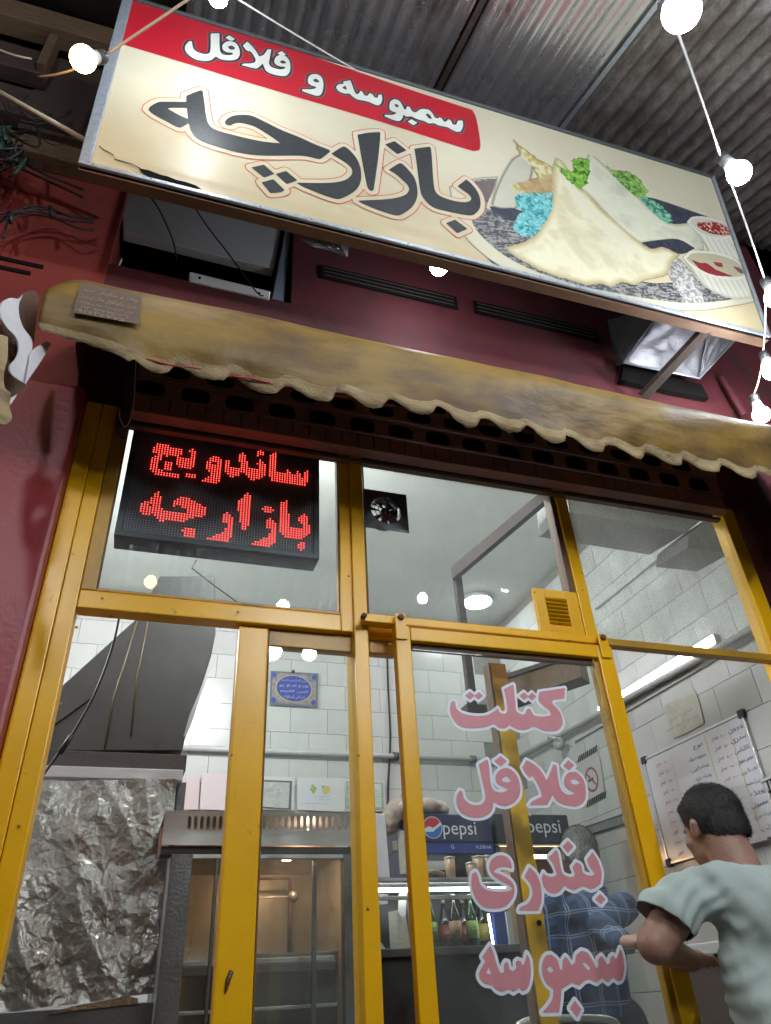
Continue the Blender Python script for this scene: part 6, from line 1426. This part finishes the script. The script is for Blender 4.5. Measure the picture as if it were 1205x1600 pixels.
# ================================================================== PEOPLE
_b = bmesh.new(); bmesh.ops.create_icosphere(_b, subdivisions=3, radius=1); _b.verts.index_update()
ICO = (np.array([v.co[:] for v in _b.verts]), np.array([[v.index for v in f.verts] for f in _b.faces])); _b.free()
def blob(name, balls, vox, m, parent, smooth=6, disp=None):
    VV = []; FF = []
    def ball(c, r, sq=(1, 1, 1), rot=None):
        v = ICO[0] * np.array([r * sq[0], r * sq[1], r * sq[2]])
        if rot: v = v @ np.array(rot.to_matrix()).T
        FF.append(ICO[1] + len(ICO[0]) * len(VV)); VV.append(v + np.array(Vector(c)))
    for b in balls:
        if b[0] == 's': ball(b[1], b[2], b[3] if len(b) > 3 else (1, 1, 1), b[4] if len(b) > 4 else None)
        else:
            _, a, c, ra, rc = b[:5]; sq = b[5] if len(b) > 5 else (1, 1, 1); a = Vector(a); c = Vector(c); n = max(2, int((c - a).length / (min(ra, rc) * .28)))
            for i in range(n + 1): ball(a.lerp(c, i / n), ra + (rc - ra) * i / n, sq)
    me = bpy.data.meshes.new(name); me.from_pydata(np.concatenate(VV).tolist(), [], np.concatenate(FF).tolist()); o = bpy.data.objects.new('tmp', me); C.objects.link(o)
    r = o.modifiers.new('r', 'REMESH'); r.mode = 'VOXEL'; r.voxel_size = vox
    s = o.modifiers.new('s', 'SMOOTH'); s.factor = .5; s.iterations = smooth
    dg = bpy.context.evaluated_depsgraph_get(); dg.update(); m2 = bpy.data.meshes.new_from_object(o.evaluated_get(dg))
    bpy.data.objects.remove(o); bpy.data.meshes.remove(me)
    if disp:
        m2.update(); nrm = [v.normal.copy() for v in m2.vertices]
        for v, nn in zip(m2.vertices, nrm): v.co = v.co + nn * disp(v.co)
    off = wloc(parent) if parent else Vector((0, 0, 0))
    for v in m2.vertices: v.co -= off
    m2.materials.clear(); m2.materials.append(m); m2.polygons.foreach_set('use_smooth', [True] * len(m2.polygons)); m2.update()
    ob = bpy.data.objects.new(name, m2); return link(ob, parent)
M['skin'] = mat('skin', (.36, .20, .145), .5, 0, (.30, .15, .105), 14, .5, .15, 120)
M['hair'] = mat('black_hair', (.016, .013, .013), .5, 0, (.03, .024, .022), 60, .8, .7, 220, stretch=(1, 1, .25))
M['hair_grey'] = mat('grey_hair', (.035, .033, .033), .6, 0, (.12, .115, .115), 60, .8, .7, 200, stretch=(1, 1, .25))
M['strand_grey'] = mat('grey_strands', (.30, .29, .28), .5, rand=.1)
M['tshirt'] = mat('pale_green_cotton', (.37, .43, .395), .9, 0, (.34, .395, .36), 6, .5, .12, 300)
M['trousers'] = mat('dark_trousers', (.03, .03, .04), .8)
from mathutils import Euler
def head_parts(hc, yaw, pitch=0.0, s=1.0):
    """skull, jaw, nose, ears, brows, lips; face looks along +Y turned by yaw"""
    R = Euler((pitch, 0, yaw)).to_matrix()
    def q(x, y, z): return Vector(hc) + R @ (Vector((x, y, z)) * s)
    e = Euler((pitch, 0, yaw))
    b = [('s', q(0, -.012, .02), .098 * s, (.80, 1.0, .98), e), ('s', q(0, .03, -.045), .070 * s, (.86, .95, 1.05), e), ('s', q(0, .055, -.088), .036 * s, (1.0, .8, .7), e),
         ('s', q(0, .093, -.020), .013 * s, (.8, 1, 1.6), e), ('s', q(0, .103, -.032), .013 * s, (1.1, 1, .8), e), ('s', q(0, .085, -.062), .016 * s, (1.4, .6, .35), e), ('s', q(0, .083, -.073), .015 * s, (1.3, .6, .35), e),
         ('s', q(.030, .080, .012), .014 * s, (1.4, .5, .4), e), ('s', q(-.030, .080, .012), .014 * s, (1.4, .5, .4), e), ('s', q(.045, .055, -.03), .022 * s, (1, 1, 1), e), ('s', q(-.045, .055, -.03), .022 * s, (1, 1, 1), e)]
    for sx in (-1, 1):
        b += [('s', q(sx * .080, -.004, -.006), .030 * s, (.28, .62, 1.0), Euler((pitch, 0, yaw + sx * .35))), ('s', q(sx * .084, -.010, .006), .022 * s, (.35, .7, .8), Euler((pitch, 0, yaw + sx * .4)))]
    return b, q, e
def arm(sh, el, wr, r0, r1, r2):
    return [('c', sh, el, r0, r1), ('s', el, r1 * 1.0), ('c', el, wr, r1 * .92, r2)]
def hand(wr, d, up, s=1.0, curl=.5):
    """palm, thumb and four unequal fingers bent at two joints"""
    d = Vector(d).normalized(); up = Vector(up).normalized(); sd = d.cross(up).normalized(); b = []
    pc = Vector(wr) + d * .045 * s
    b.append(('c', Vector(wr), pc, .023 * s, .027 * s, (1, 1, 1)))
    for i, (o, ln) in enumerate(((-.030, .030), (-.010, .034), (.010, .032), (.029, .026))):
        p0 = pc + sd * o * s + d * .03 * s; ln *= s
        p1 = p0 + d * ln; p2 = p1 + (d * math.cos(curl) - up * math.sin(curl)) * ln * .85; p3 = p2 + (d * math.cos(curl * 1.9) - up * math.sin(curl * 1.9)) * ln * .65
        b += [('c', pc + sd * o * .8 * s, p0, .012 * s, .0098 * s), ('c', p0, p1, .0095 * s, .009 * s), ('c', p1, p2, .009 * s, .0083 * s), ('c', p2, p3, .0083 * s, .0072 * s)]
    t0 = Vector(wr) + d * .018 * s - sd * .022 * s; t1 = t0 + (d * .7 - sd * .75) * .036 * s; t2 = t1 + (d * .95 - sd * .2) * .028 * s
    b += [('c', t0, t1, .013 * s, .011 * s), ('c', t1, t2, .011 * s, .0088 * s)]
    return b

# --- the customer leaning at the serving window, seen from behind
MY = 1.88
hc = P(1113, 1294, MY); bx = hc.x
pm = thing('person', 'man in a pale green T-shirt seen from behind, leaning on the serving window', 'person', (bx, MY - .1, 0))
neck = Vector((bx - .005, MY - .045, hc.z - .12)); chest = Vector((bx + .05, MY - .10, 1.30)); pelv = Vector((bx + .03, MY - .22, .93))
shz = P(1062, 1393, MY - .05).z
shL = Vector((P(1058, 1396, MY - .05).x, MY - .05, shz)); shR = Vector((shL.x + .43, MY - .10, shz + .01))
elL = P(1024, 1476, MY - .03); wrL = P(1078, 1500, MY + .17)
elR = shR + Vector((.16, .05, -.27)); wrR = elR + Vector((.0, .25, .08))
hb, hq, he = head_parts(hc, .08, -.12, .95)
body = hb + [('c', neck + Vector((0, 0, .07)), neck + Vector((.01, -.02, -.07)), .060, .070), ('s', (shL + shR) / 2 + Vector((0, 0, -.02)), .115, (1.6, .8, .6)),
             ('c', chest + Vector((0, 0, .02)), pelv, .155, .15, (1.12, .74, 1)), ('s', pelv, .16, (1.1, .8, .8))]
for sx, kx in ((-1, -.02), (1, .02)):
    hip = pelv + Vector((sx * .09, 0, -.06)); knee = Vector((hip.x + kx, hip.y + .06, .50)); ank = Vector((hip.x + kx * 2, hip.y - .02, .09))
    body += [('c', hip, knee, .088, .058), ('c', knee, ank, .058, .038), ('c', ank + Vector((0, -.03, -.05)), ank + Vector((0, .15, -.06)), .036, .03, (1.1, 1, .8))]
body += arm(shL + Vector((.02, 0, -.02)), elL, wrL, .053, .047, .031) + arm(shR, elR, wrR, .054, .046, .030)
body += hand(wrL, (.85, .5, .05), (0, 0, 1), 1, .4) + hand(wrR, (-.1, 1, .0), (0, 0, 1), 1, .4)
bo = blob('body', body, .0065, M['skin'], pm, 5)
# hair: a shell over the skull following the hairline
def hair(hq, he, s, m, parent, grey=False):
    b = [('s', hq(0, -.018, .030), .105 * s, (.83, 1.0, .97), he), ('s', hq(0, -.060, -.010), .075 * s, (.98, .8, 1.05), he), ('s', hq(0, .045, .072), .050 * s, (1.15, .9, .55), he)]
    o = blob('hair', b, .006, m, parent, 4, lambda c: .0022 * noise.noise(c * 70) + .002 * noise.noise(Vector((c.x * 30, c.y * 30, c.z * 12))))
    # cut away what lies over the face and below the nape
    off = wloc(parent); bm = bmesh.new(); bm.from_mesh(o.data); Rm = he.to_matrix().inverted(); dead = []
    h0 = hq(0, 0, 0)
    for v in bm.verts:
        l = Rm @ ((v.co + off) - h0) / s
        lim = -.052 if l.y < -.02 else (-.052 + (l.y + .02) * 1.1 if l.y < .03 else .003 + (l.y - .03) * 1.1)
        if l.z < lim: dead.append(v)
    bmesh.ops.delete(bm, geom=dead, context='VERTS')
    # short strands lying back over the cap
    bm.normal_update(); fl = [f for f in bm.faces]; st_v = []; st_f = []
    up_ = he.to_matrix() @ Vector((0, -.55, -.75))
    for k in range(9000):
        f = random.choice(fl); p = f.calc_center_median() + Vector([random.uniform(-.003, .003) for _ in range(3)]); n_ = f.normal
        t_ = (up_ - n_ * up_.dot(n_)); t_.normalize(); d_ = (t_ * .85 + n_ * random.uniform(.08, .40) + Vector([random.uniform(-.25, .25) for _ in range(3)])).normalized()
        sd = d_.cross(n_).normalized() * .00075; ln = random.uniform(.007, .015) * s; q0 = len(st_v)
        st_v += [p - sd + off, p + sd + off, p + d_ * ln + off]; st_f.append((q0, q0 + 1, q0 + 2))
    bm.to_mesh(o.data); bm.free()
    ss = mk('hair_strands', st_v, st_f, M['strand_grey'] if grey else m, o); ss['kind'] = 'stuff'
    return o
hair(hq, he, .92, M['hair'], pm)
for sx in (-1, 1):
    lathe('eye', [(0, -.011), (.008, -.008), (.011, 0), (.008, .008), (0, .011)], hq(sx * .031, .078, -.004), mat('eye_white', (.6, .58, .55), .2), bo, 10)
# T-shirt: looser body over the torso with a sleeve each side
def shirt_fold(c):
    x = c.x - bx; z = c.z
    d = .024 * noise.noise(Vector((x * 9 + z * 3.5, 1.3, z * 1.6))) + .010 * noise.noise(Vector((x * 22 + z * 8, 4, z * 3)))
    low = max(0, (1.40 - z)) * .030 * noise.noise(Vector((x * 7 - z * 4, 7, z * 2)))
    if x < -.11: d += .0028 * math.sin((z * 1.0 - x * .9) * 130 + 3 * noise.noise(c * 8)) * min(1, (-.11 - x) / .05)
    return d + low
slL = shL.lerp(elL, .56); slR = shR.lerp(elR, .60)
sh_b = [('c', chest + Vector((-.012, 0, -.02)), pelv + Vector((-.01, 0, .02)), .182, .200, (1.17, .80, 1)), ('s', (shL + shR) / 2 + Vector((0, -.01, -.03)), .130, (1.62, .86, .72)),
        ('s', neck + Vector((.01, -.02, -.055)), .083, (1.15, .95, .6)), ('c', shL + Vector((.05, 0, -.005)), slL, .074, .070), ('c', shR + Vector((-.05, 0, -.005)), slR, .074, .072),
        ('s', Vector((bx + .03, MY - .14, 1.37)), .15, (1.25, .75, .9)), ('c', (shL + shR) / 2 + Vector((-.12, -.02, .0)), neck + Vector((-.04, -.02, -.055)), .065, .055), ('c', (shL + shR) / 2 + Vector((.12, -.02, .0)), neck + Vector((.05, -.02, -.055)), .065, .055)]
ts = blob('tshirt', sh_b, .0075, M['tshirt'], pm, 8, shirt_fold)
off = wloc(pm); bm = bmesh.new(); bm.from_mesh(ts.data); dead = []
dl = (elL - shL).normalized(); dR = (elR - shR).normalized()
for v in bm.verts:
    c = v.co + off
    if (c - (neck + Vector((0, 0, -.02)))).dot(Vector((0, .35, 1)).normalized()) > .005 and (c - neck).length < .11: dead.append(v)
bmesh.ops.delete(bm, geom=dead, context='VERTS')
for cc, dd, cond in ((slL, dl, lambda c: (c - slL).length < .15 and c.x < slL.x + .045 + max(0, (c.z - slL.z)) * .6), (slR, dR, lambda c: (c - slR).length < .13 and c.x > shR.x - .03)):
    g = [f for f in bm.faces if cond(f.calc_center_median() + off)]
    ge = set(g)
    for f in g: ge.update(f.verts); ge.update(f.edges)
    bmesh.ops.bisect_plane(bm, geom=list(ge), plane_co=cc - off, plane_no=dd, clear_outer=True)
bm.to_mesh(ts.data); bm.free()
ts.data.polygons.foreach_set('use_smooth', [True] * len(ts.data.polygons))
s_ = ts.modifiers.new('cloth', 'SOLIDIFY'); s_.thickness = .003; s_.offset = -1
tr_b = [('s', pelv, .175, (1.12, .85, .75))]
for sx, kx in ((-1, -.02), (1, .02)):
    hip = pelv + Vector((sx * .09, 0, -.06)); knee = Vector((hip.x + kx, hip.y + .06, .50)); ank = Vector((hip.x + kx * 2, hip.y - .02, .09)); tr_b += [('c', hip, knee, .10, .078), ('c', knee, ank, .078, .068)]
blob('trousers', tr_b, .014, M['trousers'], pm, 5)

# --- the cook/shopkeeper in the plaid shirt inside
m = bpy.data.materials.new('blue_plaid_cotton'); m.use_nodes = True; t_ = m.node_tree; b_ = t_.nodes['Principled BSDF']; b_.inputs['Roughness'].default_value = .85
tc = t_.nodes.new('ShaderNodeTexCoord'); sx_ = t_.nodes.new('ShaderNodeSeparateXYZ')
nz = t_.nodes.new('ShaderNodeTexNoise'); nz.inputs['Scale'].default_value = 4; t_.links.new(tc.outputs['Object'], nz.inputs['Vector'])
vm = t_.nodes.new('ShaderNodeVectorMath'); vm.operation = 'MULTIPLY_ADD'; vm.inputs[1].default_value = (.05, .05, .05); t_.links.new(nz.outputs['Color'], vm.inputs[0]); t_.links.new(tc.outputs['Object'], vm.inputs[2]); t_.links.new(vm.outputs[0], sx_.inputs[0])
def line(sock, per, w_, ph=0):
    a = t_.nodes.new('ShaderNodeMath'); a.operation = 'MULTIPLY_ADD'; a.inputs[1].default_value = 1 / per; a.inputs[2].default_value = 50 + ph; t_.links.new(sock, a.inputs[0])
    f = t_.nodes.new('ShaderNodeMath'); f.operation = 'FRACT'; t_.links.new(a.outputs[0], f.inputs[0])
    c = t_.nodes.new('ShaderNodeMath'); c.operation = 'LESS_THAN'; c.inputs[1].default_value = w_; t_.links.new(f.outputs[0], c.inputs[0]); return c.outputs[0]
def mx_(a, b): 
    q = t_.nodes.new('ShaderNodeMath'); q.operation = 'MAXIMUM'; t_.links.new(a, q.inputs[0]); t_.links.new(b, q.inputs[1]); return q.outputs[0]
thin = mx_(mx_(line(sx_.outputs[0], .085, .05), line(sx_.outputs[0], .085, .05, .12)), mx_(line(sx_.outputs[2], .085, .05), line(sx_.outputs[2], .085, .05, .12)))
wide = mx_(line(sx_.outputs[0], .085, .5, .5), line(sx_.outputs[2], .085, .5, .5))
m1 = t_.nodes.new('ShaderNodeMix'); m1.data_type = 'RGBA'; m1.inputs[6].default_value = (.008, .014, .042, 1); m1.inputs[7].default_value = (.018, .040, .105, 1); t_.links.new(wide, m1.inputs[0])
m2_ = t_.nodes.new('ShaderNodeMix'); m2_.data_type = 'RGBA'; t_.links.new(m1.outputs[2], m2_.inputs[6]); m2_.inputs[7].default_value = (.14, .18, .26, 1); t_.links.new(thin, m2_.inputs[0]); t_.links.new(m2_.outputs[2], b_.inputs['Base Color'])
M['plaid'] = m
KY = 3.35
hk = P(908, 1336, KY); kx_ = hk.x
pk = thing('person', 'grey haired man in a blue plaid shirt standing at the counter inside', 'person', (kx_, KY, .3))
nk = Vector((kx_, KY - .03, hk.z - .12)); hb, hq2, he2 = head_parts(hk, -.55, -.18, 1.0)
sL, sR = nk + Vector((-.21, .0, -.10)), nk + Vector((.085, -.10, -.12))
eL, wL = sL + Vector((-.03, .02, -.30)), sL + Vector((.10, .22, -.40))
eR = P(938, 1447, KY - .22); wR = P(978, 1472, KY - .50)
pv = Vector((kx_ - .02, KY, 1.18))
body = hb + [('c', nk + Vector((0, 0, .07)), nk + Vector((0, 0, -.06)), .055, .065), ('c', nk + Vector((-.055, 0, -.24)), pv + Vector((-.05, 0, 0)), .13, .13, (1.0, .75, 1)), ('s', (sL + sR) / 2 + Vector((0, 0, -.03)), .09, (1.2, .8, .6))]
body += arm(sL, eL, wL, .055, .044, .028) + arm(sR, eR, wR, .055, .044, .028) + hand(wR, (.5, -.85, -.05), (0, 0, 1), 1, .5) + hand(wL, (.6, .8, 0), (0, 0, 1), 1, .5)
for sx in (-1, 1):
    hip = pv + Vector((sx * .09, 0, -.08)); knee = Vector((hip.x, hip.y + .02, .78)); ank = Vector((hip.x, hip.y, .39)); body += [('c', hip, knee, .085, .057), ('c', knee, ank, .055, .038), ('c', ank + Vector((0, -.03, -.05)), ank + Vector((0, .14, -.06)), .036, .028)]
bo2 = blob('body', body, .008, M['skin'], pk, 4)
hair(hq2, he2, .98, M['hair_grey'], pk, True)
for sx in (-1, 1): lathe('eye', [(0, -.011), (.008, -.008), (.011, 0), (.008, .008), (0, .011)], hq2(sx * .031, .078, -.004), bpy.data.materials['eye_white'], bo2, 10)
fold2 = lambda c: .008 * noise.noise(Vector((c.x * 9, 2, c.z * 3))) + .005 * noise.noise(c * 22)
shp = [('c', nk + Vector((-.055, 0, -.24)), pv + Vector((-.05, 0, 0)), .160, .165, (1.0, .85, 1)), ('s', (sL + sR) / 2 + Vector((0, 0, -.02)), .115, (1.35, .9, .7)), ('c', sL, eL, .075, .066), ('c', eL, eL.lerp(wL, .85), .062, .045), ('c', sR, eR, .070, .058), ('c', eR, eR.lerp(wR, .92), .056, .040), ('s', nk + Vector((0, 0, -.04)), .075, (1.1, 1, .5))]
blob('plaid_shirt', shp, .010, M['plaid'], pk, 6, fold2)
tr_b = [('s', pv + Vector((0, 0, -.05)), .165, (1.1, .85, .8))]
for sx in (-1, 1):
    hip = pv + Vector((sx * .09, 0, -.08)); knee = Vector((hip.x, hip.y + .02, .78)); ank = Vector((hip.x, hip.y, .39)); tr_b += [('c', hip, knee, .10, .08), ('c', knee, ank, .078, .066)]
blob('trousers', tr_b, .014, M['trousers'], pk, 5)
# soft heaps on the navy fridge
zf = ft
o = blob('covering', [('s', P(660, 1262, FR + .1) + Vector((0, 0, .0)), .11, (1.3, 1, .5)), ('s', P(676, 1266, FR + .1), .08, (1.2, 1, .5)), ('s', P(645, 1264, FR + .2), .09, (1.2, 1, .6))], .012, mat('crumpled_plastic_bag', (.42, .28, .22), .3, 0, (.6, .55, .52), 14, .8, .6, 30), None, 3, lambda c: .03 * noise.noise(c * 9) + .014 * noise.noise(c * 26))
tag(o, 'crumpled plastic bags heaped on top of the navy fridge', 'plastic bag')
o = blob('cloth_bag', [('c', P(608, 1288, FR + .25), P(625, 1266, FR + .25), .06, .09), ('s', P(634, 1262, FR + .25), .09)], .012, mat('beige_cloth', (.42, .36, .31), .8, 0, (.3, .25, .2), 9, .7, .5, 30), None, 3, lambda c: .025 * noise.noise(c * 10) + .01 * noise.noise(c * 30))
tag(o, 'beige cloth bag drooping over the left corner of the navy fridge', 'cloth bag')
